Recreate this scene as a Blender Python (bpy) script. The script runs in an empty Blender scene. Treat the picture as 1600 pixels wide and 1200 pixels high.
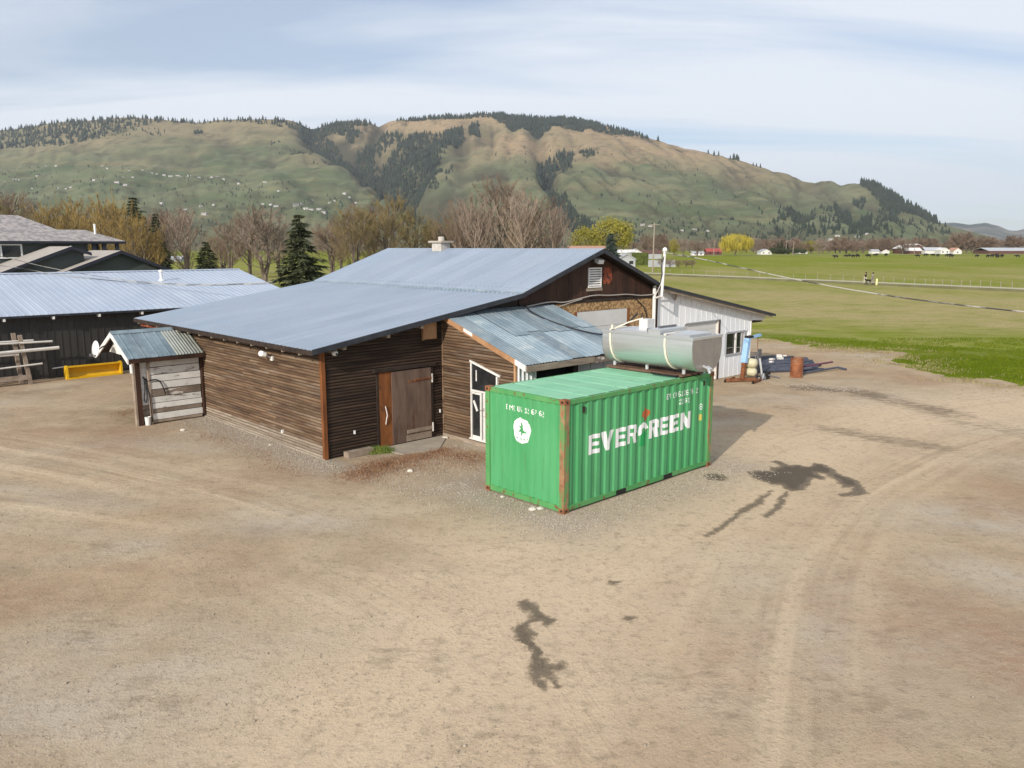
import bpy, math, random
import numpy as np
from mathutils import Vector, Matrix
R = math.radians
rng = np.random.default_rng(7)
random.seed(7)
S = bpy.context.scene
C = S.collection

# ------------------------------------------------------------------ camera, sky, sun, exposure
FPX, HC = 1240.0, 5.87                      # focal length in pixels of a 1600 wide frame, camera height
PITCH = math.atan((600 - 386) / FPX)
cam_d = bpy.data.cameras.new('camera'); cam = bpy.data.objects.new('camera', cam_d); C.objects.link(cam)
cam.location = (0, 0, HC); cam.rotation_euler = (math.pi / 2 - PITCH, 0, 0)
cam_d.sensor_fit = 'HORIZONTAL'; cam_d.sensor_width = 36.0; cam_d.lens = 36.0 * FPX / 1600.0
cam_d.clip_start = 0.1; cam_d.clip_end = 30000
S.camera = cam

SUN_EL, SUN_DIR = R(24.5), Vector((0.474, 0.879, 0)).normalized()   # horizontal direction the light travels in
SKY_STRENGTH, SUN_STRENGTH = 0.10, 4.4
w = bpy.data.worlds.new('World'); S.world = w; w.use_nodes = True
nt = w.node_tree; nt.nodes.clear()
def nn(t, kind, **kw):
    n = t.nodes.new(kind)
    for k, v in kw.items(): setattr(n, k, v)
    return n
def math_node(t, op, a, b=None, c=None, clamp=False):
    n = nn(t, 'ShaderNodeMath', operation=op, use_clamp=clamp)
    for i, x in enumerate((a, b, c)):
        if x is None: continue
        if isinstance(x, (int, float)): n.inputs[i].default_value = x
        else: t.links.new(x, n.inputs[i])
    return n.outputs[0]
sky = nn(nt, 'ShaderNodeTexSky', sky_type='NISHITA', sun_disc=False, sun_elevation=SUN_EL,
         sun_rotation=math.atan2(-SUN_DIR.x, -SUN_DIR.y), altitude=400, air_density=1.0, dust_density=1.0, ozone_density=1.5)
tc = nn(nt, 'ShaderNodeTexCoord'); sep = nn(nt, 'ShaderNodeSeparateXYZ'); nt.links.new(tc.outputs['Generated'], sep.inputs[0])
zz = math_node(nt, 'ADD', math_node(nt, 'MAXIMUM', sep.outputs[2], 0.0), 0.16)
cx = math_node(nt, 'DIVIDE', sep.outputs[0], zz); cy = math_node(nt, 'DIVIDE', sep.outputs[1], zz)
comb = nn(nt, 'ShaderNodeCombineXYZ'); nt.links.new(cx, comb.inputs[0]); nt.links.new(cy, comb.inputs[1])
mp = nn(nt, 'ShaderNodeMapping'); mp.inputs['Rotation'].default_value = (0, 0, R(12)); mp.inputs['Scale'].default_value = (0.30, 1.15, 1)
mp.inputs['Location'].default_value = (0.4, 5.2, 0)
nt.links.new(comb.outputs[0], mp.inputs[0])
n1 = nn(nt, 'ShaderNodeTexNoise'); n1.inputs['Scale'].default_value = 1.1; n1.inputs['Detail'].default_value = 7; n1.inputs['Roughness'].default_value = 0.52; n1.inputs['Distortion'].default_value = 0.5
nt.links.new(mp.outputs[0], n1.inputs['Vector'])
rp = nn(nt, 'ShaderNodeValToRGB'); rp.color_ramp.elements[0].position = 0.36; rp.color_ramp.elements[1].position = 0.55
rp.color_ramp.elements[0].color = (0.42, 0.42, 0.42, 1); rp.color_ramp.elements[1].color = (0.95, 0.95, 0.95, 1)
nt.links.new(n1.outputs[0], rp.inputs[0])
n2 = nn(nt, 'ShaderNodeTexNoise'); n2.inputs['Scale'].default_value = 0.55; n2.inputs['Detail'].default_value = 5
nt.links.new(mp.outputs[0], n2.inputs['Vector'])
ccol = nn(nt, 'ShaderNodeMix', data_type='RGBA'); ccol.inputs[6].default_value = (7.3, 8.0, 9.1, 1); ccol.inputs[7].default_value = (9.2, 9.5, 9.9, 1)
nt.links.new(n2.outputs[0], ccol.inputs[0])
mx = nn(nt, 'ShaderNodeMix', data_type='RGBA'); nt.links.new(rp.outputs[0], mx.inputs[0]); skb = nn(nt, 'ShaderNodeMix', data_type='RGBA', blend_type='MULTIPLY'); skb.inputs[0].default_value = 1.0; skb.inputs[7].default_value = (0.90, 1.0, 1.12, 1); nt.links.new(sky.outputs[0], skb.inputs[6]); nt.links.new(skb.outputs[2], mx.inputs[6]); nt.links.new(ccol.outputs[2], mx.inputs[7])
bg = nn(nt, 'ShaderNodeBackground'); bg.inputs[1].default_value = SKY_STRENGTH; nt.links.new(mx.outputs[2], bg.inputs[0])
wo = nn(nt, 'ShaderNodeOutputWorld'); nt.links.new(bg.outputs[0], wo.inputs[0])
sd = bpy.data.lights.new('sun', 'SUN'); sd.energy = SUN_STRENGTH; sd.angle = R(0.6); sd.color = (1.0, 0.915, 0.80)
sun = bpy.data.objects.new('sun', sd); C.objects.link(sun)
ldir = Vector((SUN_DIR.x * math.cos(SUN_EL), SUN_DIR.y * math.cos(SUN_EL), -math.sin(SUN_EL)))
sun.rotation_euler = ldir.to_track_quat('-Z', 'Y').to_euler(); sun.location = (-20, -30, 40)
S.view_settings.view_transform = 'Standard'; S.view_settings.look = 'None'; S.view_settings.gamma = 1
S.view_settings.use_curve_mapping = False; S.view_settings.exposure = 0.08

# ------------------------------------------------------------------ geometry helpers
cp_, sp_ = math.cos(PITCH), math.sin(PITCH)
def ray(px, py):
    u = (px - 800) / FPX; v = (py - 600) / FPX
    return np.array([u, cp_ - v * sp_, -sp_ - v * cp_])
def gp(px, py, z=0.0):                      # where the photograph's line of sight meets height z
    d = ray(px, py); t = (z - HC) / d[2]; return np.array([d[0] * t, d[1] * t, z])
def aty(px, py, Y):                         # where it meets distance Y
    d = ray(px, py); t = Y / d[1]; return np.array([d[0] * t, Y, HC + d[2] * t])
KX = gp(509, 719); ANG = R(43.6)
ca, sa = math.cos(ANG), math.sin(ANG)
def W(u, v, z=0.0): return Vector((KX[0] + u * ca - v * sa, KX[1] + u * sa + v * ca, z))
def toUV(p): dx, dy = p[0] - KX[0], p[1] - KX[1]; return (dx * ca + dy * sa, -dx * sa + dy * ca)

def _hash(ix, iy, s):
    n = (ix.astype(np.int64) * 374761393 + iy.astype(np.int64) * 668265263 + s * 1442695041) & 0xffffffff
    n = ((n ^ (n >> 13)) * 1274126177) & 0xffffffff
    return ((n ^ (n >> 16)) & 0xffff) / 65535.0
def vnoise(x, y, s=0):
    x = np.asarray(x, float); y = np.asarray(y, float)
    ix, iy = np.floor(x), np.floor(y); fx, fy = x - ix, y - iy
    fx = fx * fx * (3 - 2 * fx); fy = fy * fy * (3 - 2 * fy)
    a = _hash(ix, iy, s); b = _hash(ix + 1, iy, s); c = _hash(ix, iy + 1, s); d = _hash(ix + 1, iy + 1, s)
    return (a * (1 - fx) + b * fx) * (1 - fy) + (c * (1 - fx) + d * fx) * fy
def fbm(x, y, s=0, o=4):
    r = 0; a = 0.5; t = 0
    for i in range(o):
        r = r + a * vnoise(np.asarray(x) * 2 ** i, np.asarray(y) * 2 ** i, s + i); t += a; a *= 0.5
    return r / t
def inpoly(px, py, poly):
    px = np.asarray(px, float); py = np.asarray(py, float); r = np.zeros(px.shape, bool); n = len(poly)
    for i in range(n):
        x0, y0 = poly[i]; x1, y1 = poly[(i + 1) % n]
        if y0 == y1: continue
        c = ((y0 > py) != (y1 > py)) & (px < (x1 - x0) * (py - y0) / (y1 - y0) + x0); r ^= c
    return r
def segdist(X, Y, pts):                     # distance to a polyline, signed side, position along it
    best = np.full(X.shape, 1e9); side = np.zeros(X.shape); al = np.zeros(X.shape); acc = 0
    for (x0, y0), (x1, y1) in zip(pts[:-1], pts[1:]):
        dx, dy = x1 - x0, y1 - y0; L = math.hypot(dx, dy) + 1e-9
        t = np.clip(((X - x0) * dx + (Y - y0) * dy) / L ** 2, 0, 1)
        d = np.hypot(X - x0 - t * dx, Y - y0 - t * dy); m = d < best
        best = np.where(m, d, best); side = np.where(m, np.sign(dx * (Y - y0) - dy * (X - x0)), side); al = np.where(m, acc + t * L, al); acc += L
    return best, side, al

class MB:
    def __init__(self): self.v = []; self.f = []; self.n = 0; self.smooth = False
    def add(self, V, F):
        b = self.n; self.v.extend([tuple(map(float, p)) for p in V]); self.f.extend([tuple(int(i) + b for i in q) for q in F]); self.n += len(V); return self
    def box(self, x0, x1, y0, y1, z0, z1):
        V = [(x, y, z) for x in (x0, x1) for y in (y0, y1) for z in (z0, z1)]
        return self.add(V, [(0, 1, 3, 2), (4, 6, 7, 5), (0, 4, 5, 1), (2, 3, 7, 6), (0, 2, 6, 4), (1, 5, 7, 3)])
    def bar(self, a, b, w, h, up=(0, 0, 1)):          # a square bar from a to b
        a, b = Vector(a), Vector(b); d = (b - a).normalized(); up = Vector(up)
        s = d.cross(up); s = s.normalized() if s.length > 1e-4 else Vector((1, 0, 0)); t = s.cross(d)
        V = []
        for p in (a, b):
            for i, j in ((-1, -1), (1, -1), (1, 1), (-1, 1)): V.append(p + s * (w / 2 * i) + t * (h / 2 * j))
        return self.add(V, [(3, 2, 1, 0), (4, 5, 6, 7), (0, 1, 5, 4), (1, 2, 6, 5), (2, 3, 7, 6), (3, 0, 4, 7)])
    def tube(self, pts, r, n=6, cap=True):
        pts = [Vector(p) for p in pts]; rs = r if isinstance(r, (list, tuple)) else [r] * len(pts); V = []; F = []
        ref = Vector((0.31, 0.2, 0.93))
        for i, p in enumerate(pts):
            d = (pts[min(i + 1, len(pts) - 1)] - pts[max(i - 1, 0)]).normalized()
            s = d.cross(ref)
            if s.length < 0.1: s = d.cross(Vector((1, 0, 0)))
            s.normalize(); t = d.cross(s)
            for k in range(n): a = 2 * math.pi * k / n; V.append(p + (s * math.cos(a) + t * math.sin(a)) * rs[i])
        for i in range(len(pts) - 1):
            for k in range(n): k2 = (k + 1) % n; F.append((i * n + k, i * n + k2, i * n + n + k2, i * n + n + k))
        if cap: F.append(tuple(range(n - 1, -1, -1))); F.append(tuple((len(pts) - 1) * n + k for k in range(n)))
        return self.add(V, F)
    def prism(self, poly, axis, a, b):                # outline in the two other axes, pushed from a to b
        n = len(poly); V = []
        for t in (a, b):
            for p in poly:
                q = list(p); q.insert(axis, t); V.append(q)
        F = [(i, (i + 1) % n, (i + 1) % n + n, i + n) for i in range(n)] + [tuple(range(n - 1, -1, -1)), tuple(range(n, 2 * n))]
        return self.add(V, F)
    def lathe(self, prof, c=(0, 0, 0), n=16, axis=2):
        V = []; F = []
        for r, h in prof:
            for k in range(n):
                a = 2 * math.pi * k / n; p = [r * math.cos(a), r * math.sin(a)]; p.insert(axis, h); V.append((p[0] + c[0], p[1] + c[1], p[2] + c[2]))
        for i in range(len(prof) - 1):
            for k in range(n): k2 = (k + 1) % n; F.append((i * n + k, i * n + k2, i * n + n + k2, i * n + n + k))
        F.append(tuple(range(n - 1, -1, -1))); F.append(tuple((len(prof) - 1) * n + k for k in range(n)))
        return self.add(V, F)
ORG = {}
def mesh_of(name, mb, mat, org=(0, 0, 0), smooth=False):
    me = bpy.data.meshes.new(name)
    me.from_pydata([(x - org[0], y - org[1], z - org[2]) for x, y, z in mb.v], [], mb.f); me.validate(); me.update()
    if mat: me.materials.append(mat)
    if smooth: me.polygons.foreach_set('use_smooth', [True] * len(me.polygons))
    return me
def part(name, mb, mat, parent, label=None, smooth=False, kind=None):
    org = ORG.get(parent.name, (0, 0, 0))
    o = bpy.data.objects.new(name, mesh_of(name, mb, mat, org, smooth)); C.objects.link(o); o.parent = parent
    ORG[o.name] = org
    if label: o['label'] = label
    if kind: o['kind'] = kind
    return o
def thing(name, label, cat, loc, group=None, frame=True, rot=0.0):
    """an Empty at the thing's base; loc in barn coordinates (frame) or in the world"""
    o = bpy.data.objects.new(name, None); C.objects.link(o); o.empty_display_size = 0.3
    o.location = W(*loc) if frame else loc; o.rotation_euler = (0, 0, (ANG if frame else 0) + rot)
    o['label'] = label; o['category'] = cat
    if group: o['group'] = group
    ORG[o.name] = tuple(loc) if frame else (0, 0, 0)
    return o
def single(name, mb, mat, label, cat, loc, group=None, frame=True, rot=0.0, smooth=False):
    org = tuple(loc) if frame else (0, 0, 0)
    o = bpy.data.objects.new(name, mesh_of(name, mb, mat, org, smooth)); C.objects.link(o)
    o.location = W(*loc) if frame else loc; o.rotation_euler = (0, 0, (ANG if frame else 0) + rot)
    o['label'] = label; o['category'] = cat
    if group: o['group'] = group
    return o
def setting(name, mb, mat, kind='structure', frame=False, label=None, cat=None, smooth=False):
    o = bpy.data.objects.new(name, mesh_of(name, mb, mat, (0, 0, 0), smooth)); C.objects.link(o)
    if frame: o.location = W(0, 0, 0); o.rotation_euler = (0, 0, ANG)
    o['kind'] = kind
    if label: o['label'] = label
    if cat: o['category'] = cat
    return o
def npmesh(name, V, F, mats, kind, label=None, cat=None, midx=None):   # bulk mesh from arrays (triangles)
    me = bpy.data.meshes.new(name); V = np.asarray(V, np.float32); F = np.asarray(F, np.int32)
    k = F.shape[1]
    me.vertices.add(len(V)); me.vertices.foreach_set('co', V.ravel())
    me.loops.add(F.size); me.loops.foreach_set('vertex_index', F.ravel())
    me.polygons.add(len(F)); me.polygons.foreach_set('loop_start', np.arange(0, F.size, k, dtype=np.int32))
    for m in mats: me.materials.append(m)
    if midx is not None: me.polygons.foreach_set('material_index', np.asarray(midx, np.int32))
    me.update(calc_edges=True); me.validate()
    o = bpy.data.objects.new(name, me); C.objects.link(o)
    if kind: o['kind'] = kind
    if label: o['label'] = label
    if cat: o['category'] = cat
    return o
def dup(root, loc, rz, label, sc=1.0, group=None):
    r = root.copy(); C.objects.link(r); r.location = loc; r.rotation_euler = (0, 0, rz); r.scale = sc if hasattr(sc, '__len__') else (sc, sc, sc); r['label'] = label
    if group: r['group'] = group
    for ch in list(root.children):
        c = ch.copy(); C.objects.link(c); c.parent = r
        for g in ch.children:
            d = g.copy(); C.objects.link(d); d.parent = c
    return r

# ------------------------------------------------------------------ materials
def mat(name, c1, c2=None, rough=0.75, metal=0.0, scale=4.0, stretch=(1, 1, 1), bump=0.0, bscale=None, rnd=0.0, spec=0.35,
        c3=None, t3=(0.60, 0.68), s3=None, detail=5, lo=0.35, hi=0.68, coord='Object', stretch3=(1, 1, 1), haze=None):
    """noise between c1 and c2, optional third colour in patches (wear), brightness varied per object by rnd"""
    m = bpy.data.materials.new(name); m.use_nodes = True; t = m.node_tree; p = t.nodes['Principled BSDF']
    p.inputs['Roughness'].default_value = rough; p.inputs['Metallic'].default_value = metal; p.inputs['Specular IOR Level'].default_value = spec
    co = nn(t, 'ShaderNodeTexCoord'); oi = nn(t, 'ShaderNodeObjectInfo')
    def noise(sc, st, det=detail):
        mpn = nn(t, 'ShaderNodeMapping'); mpn.inputs['Scale'].default_value = st; t.links.new(co.outputs[coord], mpn.inputs[0])
        va = nn(t, 'ShaderNodeVectorMath', operation='ADD'); t.links.new(mpn.outputs[0], va.inputs[0])
        if rnd: 
            sc_ = nn(t, 'ShaderNodeVectorMath', operation='SCALE'); sc_.inputs[0].default_value = (37, 51, 23); t.links.new(oi.outputs['Random'], sc_.inputs['Scale']); t.links.new(sc_.outputs[0], va.inputs[1])
        n = nn(t, 'ShaderNodeTexNoise'); n.inputs['Scale'].default_value = sc; n.inputs['Detail'].default_value = det; n.inputs['Roughness'].default_value = 0.6
        t.links.new(va.outputs[0], n.inputs['Vector']); return n.outputs[0]
    def ramp(x, a, b):
        r = nn(t, 'ShaderNodeMapRange'); r.inputs[1].default_value = a; r.inputs[2].default_value = b; t.links.new(x, r.inputs[0]); return r.outputs[0]
    def mixc(f, a, b):
        n = nn(t, 'ShaderNodeMix', data_type='RGBA'); 
        if isinstance(f, float): n.inputs[0].default_value = f
        else: t.links.new(f, n.inputs[0])
        for i, x in ((6, a), (7, b)):
            if isinstance(x, tuple): n.inputs[i].default_value = (*x, 1)
            else: t.links.new(x, n.inputs[i])
        return n.outputs[2]
    col = None
    if c2 is not None:
        nz = noise(scale, stretch); col = mixc(ramp(nz, lo, hi), tuple(c1), tuple(c2))
    if c3 is not None:
        nz3 = noise(s3 or scale * 0.6, stretch3, 6); col = mixc(ramp(nz3, *t3), col if col is not None else tuple(c1), tuple(c3))
    if rnd:
        hs = nn(t, 'ShaderNodeHueSaturation'); v = math_node(t, 'MULTIPLY_ADD', oi.outputs['Random'], 2 * rnd, 1 - rnd); t.links.new(v, hs.inputs['Value'])
        if col is None: hs.inputs['Color'].default_value = (*c1, 1)
        else: t.links.new(col, hs.inputs['Color'])
        col = hs.outputs[0]
    if col is None: p.inputs['Base Color'].default_value = (*c1, 1)
    else: t.links.new(col, p.inputs['Base Color'])
    if bump:
        b = nn(t, 'ShaderNodeBump'); b.inputs['Strength'].default_value = bump; b.inputs['Distance'].default_value = 0.02
        t.links.new(noise(bscale or scale * 6, stretch), b.inputs['Height']); t.links.new(b.outputs[0], p.inputs['Normal'])
    return m
M = {}
M['wood_side'] = mat('weathered brown siding', (0.065, 0.036, 0.020), (0.20, 0.128, 0.075), 0.85, scale=1.3, stretch=(0.5, 0.5, 5), bump=0.4, bscale=14, rnd=0.22, c3=(0.27, 0.21, 0.155), t3=(0.50, 0.78), s3=0.8, stretch3=(0.5, 0.5, 3.0))
M['wood_front'] = mat('dark stained siding', (0.022, 0.013, 0.009), (0.062, 0.038, 0.025), 0.8, scale=1.6, stretch=(0.6, 0.6, 5), bump=0.3, bscale=14, rnd=0.25, c3=(0.12, 0.078, 0.05), t3=(0.60, 0.75), s3=0.9, stretch3=(0.4, 0.4, 4))
M['wood_grey'] = mat('bleached board', (0.20, 0.155, 0.115), (0.34, 0.285, 0.225), 0.9, scale=2, stretch=(1, 1, 8), bump=0.3, rnd=0.15)
M['wood_gable'] = mat('dark brown panel', (0.024, 0.011, 0.007), (0.060, 0.028, 0.017), 0.8, scale=1.2, stretch=(2.5, 2.5, 0.5), bump=0.2, rnd=0.3, c3=(0.10, 0.05, 0.03), t3=(0.62, 0.72))
M['wood_black'] = mat('dark timber', (0.018, 0.012, 0.010), (0.045, 0.03, 0.022), 0.8, scale=3)
M['rust_wood'] = mat('orange stained wood', (0.12, 0.040, 0.012), (0.26, 0.095, 0.028), 0.75, scale=2, stretch=(3, 3, 0.5), bump=0.2, c3=(0.09, 0.04, 0.02), t3=(0.58, 0.7), s3=3)
M['rake_wood'] = mat('orange brown trim', (0.30, 0.155, 0.075), (0.46, 0.27, 0.145), 0.8, scale=2, bump=0.2, c3=(0.60, 0.5, 0.4), t3=(0.66, 0.72), s3=2.5)
M['door_wood'] = mat('brown plywood door', (0.095, 0.060, 0.045), (0.175, 0.118, 0.090), 0.85, scale=1.6, stretch=(3, 3, 0.6), bump=0.2, rnd=0.1, c3=(0.085, 0.032, 0.016), t3=(0.54, 0.68), s3=1.1, stretch3=(2.5, 2.5, 0.8))
M['roof_sky_tint'] = mat('metal roofing tinted with sky reflection', (0.265, 0.322, 0.405), (0.315, 0.368, 0.445), 0.42, metal=0.15, scale=0.35, spec=0.5, rnd=0.05, c3=(0.255, 0.308, 0.385), t3=(0.52, 0.75), s3=0.8, stretch3=(.35, 2.5, 1))  # sky reflection is put into the blue grey base colour
M['roof_dark'] = mat('ribbed pale metal roofing', (0.34, 0.40, 0.50), (0.41, 0.465, 0.555), 0.4, metal=0.15, scale=0.4, spec=0.5, rnd=0.05)
M['galv'] = mat('galvanised sheet', (0.19, 0.255, 0.30), (0.29, 0.35, 0.385), 0.5, metal=0.2, scale=1.5, rnd=0.27, spec=0.4, c3=(0.36, 0.40, 0.41), t3=(0.56, 0.70), s3=1.8)
M['galv_shed'] = mat('blue grey sheet', (0.13, 0.18, 0.21), (0.24, 0.30, 0.335), 0.45, metal=0.25, scale=1.6, rnd=0.14, spec=0.5, c3=(0.40, 0.43, 0.44), t3=(0.66, 0.74), s3=1.6)
M['galv_pale'] = mat('grey green sheet', (0.27, 0.29, 0.26), (0.36, 0.38, 0.35), 0.5, metal=0.2, scale=2, rnd=0.1)
M['fascia'] = mat('black metal edge', (0.022, 0.024, 0.032), (0.04, 0.043, 0.052), 0.5, scale=4)
M['wall_dark'] = mat('charcoal metal cladding', (0.033, 0.032, 0.031), (0.046, 0.044, 0.042), 0.5, scale=0.8, rnd=0.12, spec=0.4)
M['white_metal'] = mat('white metal cladding', (0.74, 0.765, 0.80), (0.82, 0.835, 0.855), 0.5, scale=1.5, stretch=(3, 3, 0.4), rnd=0.03, c3=(0.48, 0.49, 0.48), t3=(0.60, 0.75))
M['white_paint'] = mat('peeling white paint', (0.60, 0.59, 0.56), (0.72, 0.71, 0.68), 0.7, scale=3, c3=(0.20, 0.16, 0.125), t3=(0.59, 0.67), s3=1.5, stretch3=(1.2, 1.2, 5), rnd=0.08, bump=0.3)
M['bare_paint'] = mat('board almost bare of paint', (0.15, 0.115, 0.09), (0.25, 0.205, 0.165), 0.8, scale=3, c3=(0.60, 0.57, 0.53), t3=(0.60, 0.63), s3=1.6, stretch3=(0.8, 0.8, 4), rnd=0.15, bump=0.3)
M['white_trim'] = mat('white trim', (0.62, 0.60, 0.57), (0.76, 0.75, 0.73), 0.6, scale=4, c3=(0.38, 0.34, 0.30), t3=(0.64, 0.72), s3=5)
M['off_white'] = mat('off white panel', (0.52, 0.52, 0.51), (0.60, 0.60, 0.59), 0.55, scale=1)
M['osb'] = mat('strand board', (0.20, 0.115, 0.05), (0.44, 0.29, 0.145), 0.85, scale=11, detail=3, lo=0.42, hi=0.58, bump=0.2)
M['red_patch'] = mat('flaking red paint', (0.20, 0.045, 0.022), (0.30, 0.075, 0.035), 0.8, scale=6, c3=(0.05, 0.025, 0.018), t3=(0.53, 0.58), s3=7)
M['concrete'] = mat('concrete', (0.30, 0.265, 0.215), (0.40, 0.355, 0.29), 0.9, scale=1.5, bump=0.15)
M['block'] = mat('pale masonry', (0.40, 0.37, 0.33), (0.52, 0.49, 0.45), 0.9, scale=5)
M['black'] = mat('black plastic', (0.012, 0.012, 0.013), rough=0.5)
M['cable'] = mat('black cable', (0.015, 0.017, 0.022), rough=0.5)
M['cable_pale'] = mat('grey cable', (0.36, 0.33, 0.30), rough=0.6)
M['wire'] = mat('wire with painted glints', (0.07, 0.066, 0.06), (0.40, 0.38, 0.33), 0.5, scale=1.1, lo=0.46, hi=0.54)  # pale stretches are reflected glints painted along the wire
M['glass'] = mat('dark window glass', (0.012, 0.014, 0.016), (0.03, 0.033, 0.036), 0.08, scale=2, spec=0.6)
M['interior'] = mat('painted interior shade', (0.006, 0.007, 0.010), rough=0.9)
M['inner_grey'] = mat('interior fittings', (0.30, 0.29, 0.27), (0.12, 0.12, 0.12), 0.7, scale=5)
M['white_plastic'] = mat('white plastic', (0.70, 0.70, 0.69), rough=0.4)
M['galv_pipe'] = mat('galvanised pipe', (0.50, 0.52, 0.54), (0.60, 0.62, 0.63), 0.4, metal=0.3, scale=5)
M['steel'] = mat('stainless steel', (0.62, 0.63, 0.64), (0.72, 0.73, 0.74), 0.42, metal=0.85, scale=2, stretch=(0.3, 0.3, 4), bump=0.02)
M['steel_end'] = mat('dull stainless end', (0.36, 0.34, 0.33), (0.44, 0.42, 0.40), 0.42, metal=0.8, scale=3)
M['strap'] = mat('cream webbing', (0.62, 0.58, 0.47), (0.70, 0.66, 0.55), 0.8, scale=8)
M['rust'] = mat('rusty steel', (0.12, 0.042, 0.018), (0.26, 0.105, 0.045), 0.85, scale=4, bump=0.3, c3=(0.06, 0.03, 0.02), t3=(0.6, 0.7))
M['rust_deck'] = mat('rust brown timber', (0.085, 0.045, 0.03), (0.17, 0.10, 0.07), 0.85, scale=3, bump=0.3)
M['barrel'] = mat('rusty drum', (0.17, 0.06, 0.028), (0.32, 0.125, 0.055), 0.8, scale=3, c3=(0.30, 0.24, 0.17), t3=(0.55, 0.68), s3=2.2, bump=0.2)
GREEN, GREEN2 = (0.058, 0.290, 0.108), (0.085, 0.335, 0.142)
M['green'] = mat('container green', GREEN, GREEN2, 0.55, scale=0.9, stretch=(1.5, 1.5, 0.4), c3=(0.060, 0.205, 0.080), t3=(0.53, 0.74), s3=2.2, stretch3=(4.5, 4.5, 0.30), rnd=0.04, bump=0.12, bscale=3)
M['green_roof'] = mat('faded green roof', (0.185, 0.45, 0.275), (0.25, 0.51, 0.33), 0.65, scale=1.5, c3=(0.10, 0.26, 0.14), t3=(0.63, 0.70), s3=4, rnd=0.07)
M['green_rust'] = mat('green rail with rust', (0.06, 0.27, 0.085), (0.11, 0.30, 0.105), 0.6, scale=2, c3=(0.17, 0.085, 0.04), t3=(0.57, 0.65), s3=6, bump=0.15)
M['post_rust'] = mat('corner post rust', (0.22, 0.11, 0.055), (0.34, 0.20, 0.11), 0.8, scale=4, c3=(0.11, 0.25, 0.085), t3=(0.47, 0.53), s3=3.2, stretch3=(2, 2, .6), bump=0.25)
M['cast_rust'] = mat('corner casting rust', (0.17, 0.065, 0.03), (0.30, 0.13, 0.06), 0.85, scale=6, bump=0.3)
M['letter'] = mat('white lettering', (0.72, 0.74, 0.73), (0.80, 0.81, 0.80), 0.55, scale=3)
M['letter_g'] = mat('fresh green paint', (0.015, 0.30, 0.085), rough=0.5)
M['letter_r'] = mat('orange red paint', (0.42, 0.075, 0.03), (0.34, 0.13, 0.04), 0.55, scale=7)
M['letter_y'] = mat('worn yellow decal', (0.50, 0.42, 0.10), rough=0.6)
M['yellow'] = mat('yellow paint', (0.62, 0.36, 0.012), (0.70, 0.43, 0.02), 0.4, scale=2)
M['rail_white'] = mat('whitewashed rail', (0.52, 0.49, 0.45), (0.64, 0.61, 0.57), 0.75, scale=3, stretch=(1, 1, 3), c3=(0.30, 0.25, 0.21), t3=(0.58, 0.68))
M['rail_brown'] = mat('grey brown post', (0.22, 0.17, 0.13), (0.36, 0.29, 0.23), 0.85, scale=3, rnd=0.1)
M['blue_paint'] = mat('light blue paint', (0.24, 0.43, 0.68), (0.33, 0.51, 0.74), 0.5, scale=3)
M['cream'] = mat('cream tank', (0.50, 0.47, 0.32), rough=0.5)
M['grey_steel'] = mat('grey steel', (0.13, 0.13, 0.14), (0.20, 0.20, 0.21), 0.5, metal=0.4, scale=4)
M['tarp'] = mat('dark blue plastic pipe', (0.032, 0.038, 0.058), (0.065, 0.072, 0.095), 0.45, scale=3, rnd=0.3)
M['purple'] = mat('maroon bar', (0.11, 0.035, 0.06), rough=0.6)
M['pale_block'] = mat('white scrap', (0.66, 0.63, 0.58), rough=0.8)
M['shingle'] = mat('grey asphalt shingle', (0.21, 0.195, 0.195), (0.36, 0.33, 0.32), 0.9, scale=2.6, detail=4, lo=0.4, hi=0.6)
M['shingle2'] = mat('taupe shingle', (0.31, 0.28, 0.25), (0.37, 0.34, 0.31), 0.9, scale=2, detail=4)
M['house_wall'] = mat('dark green grey siding', (0.050, 0.060, 0.058), (0.062, 0.072, 0.068), 0.7, scale=1)
M['house_trim'] = mat('dark trim', (0.020, 0.022, 0.034), rough=0.6)
M['cow'] = mat('black hide', (0.012, 0.011, 0.010), (0.022, 0.018, 0.016), 0.7, scale=2)
M['skin'] = mat('skin', (0.45, 0.27, 0.19), rough=0.6)
M['hair'] = mat('dark hair', (0.02, 0.016, 0.010), rough=0.6)
M['cloth_black'] = mat('black cloth', (0.012, 0.011, 0.010), rough=0.9)
M['cloth_grey'] = mat('grey cloth', (0.25, 0.23, 0.22), rough=0.9)
M['cloth_pale'] = mat('pale cloth', (0.60, 0.53, 0.46), rough=0.9)
M['bollard'] = mat('pale yellow post', (0.78, 0.74, 0.36), rough=0.5)
M['pole'] = mat('utility pole wood', (0.26, 0.22, 0.18), (0.36, 0.31, 0.26), 0.85, scale=2)
M['bark'] = mat('bark', (0.11, 0.085, 0.065), (0.20, 0.165, 0.13), 0.9, scale=3, stretch=(3, 3, 0.6))
M['twig_brown'] = mat('brown twigs', (0.16, 0.108, 0.078), (0.25, 0.178, 0.13), 0.9, scale=0.5, rnd=0.15)
M['twig_olive'] = mat('olive twigs', (0.17, 0.132, 0.055), (0.245, 0.19, 0.085), 0.9, scale=0.5, rnd=0.12)
M['twig_gold'] = mat('golden twigs', (0.22, 0.150, 0.050), (0.33, 0.235, 0.085), 0.9, scale=0.5, rnd=0.12)
M['twig_pale'] = mat('pale grey twigs', (0.23, 0.175, 0.14), (0.33, 0.26, 0.21), 0.9, scale=0.5, rnd=0.12)
M['leaf_yellow'] = mat('yellow green spring leaves', (0.185, 0.172, 0.020), (0.30, 0.262, 0.036), 0.7, scale=0.35, rnd=0.1)
M['leaf_willow'] = mat('golden willow leaves', (0.30, 0.25, 0.022), (0.44, 0.36, 0.045), 0.7, scale=0.35, rnd=0.08)
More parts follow.
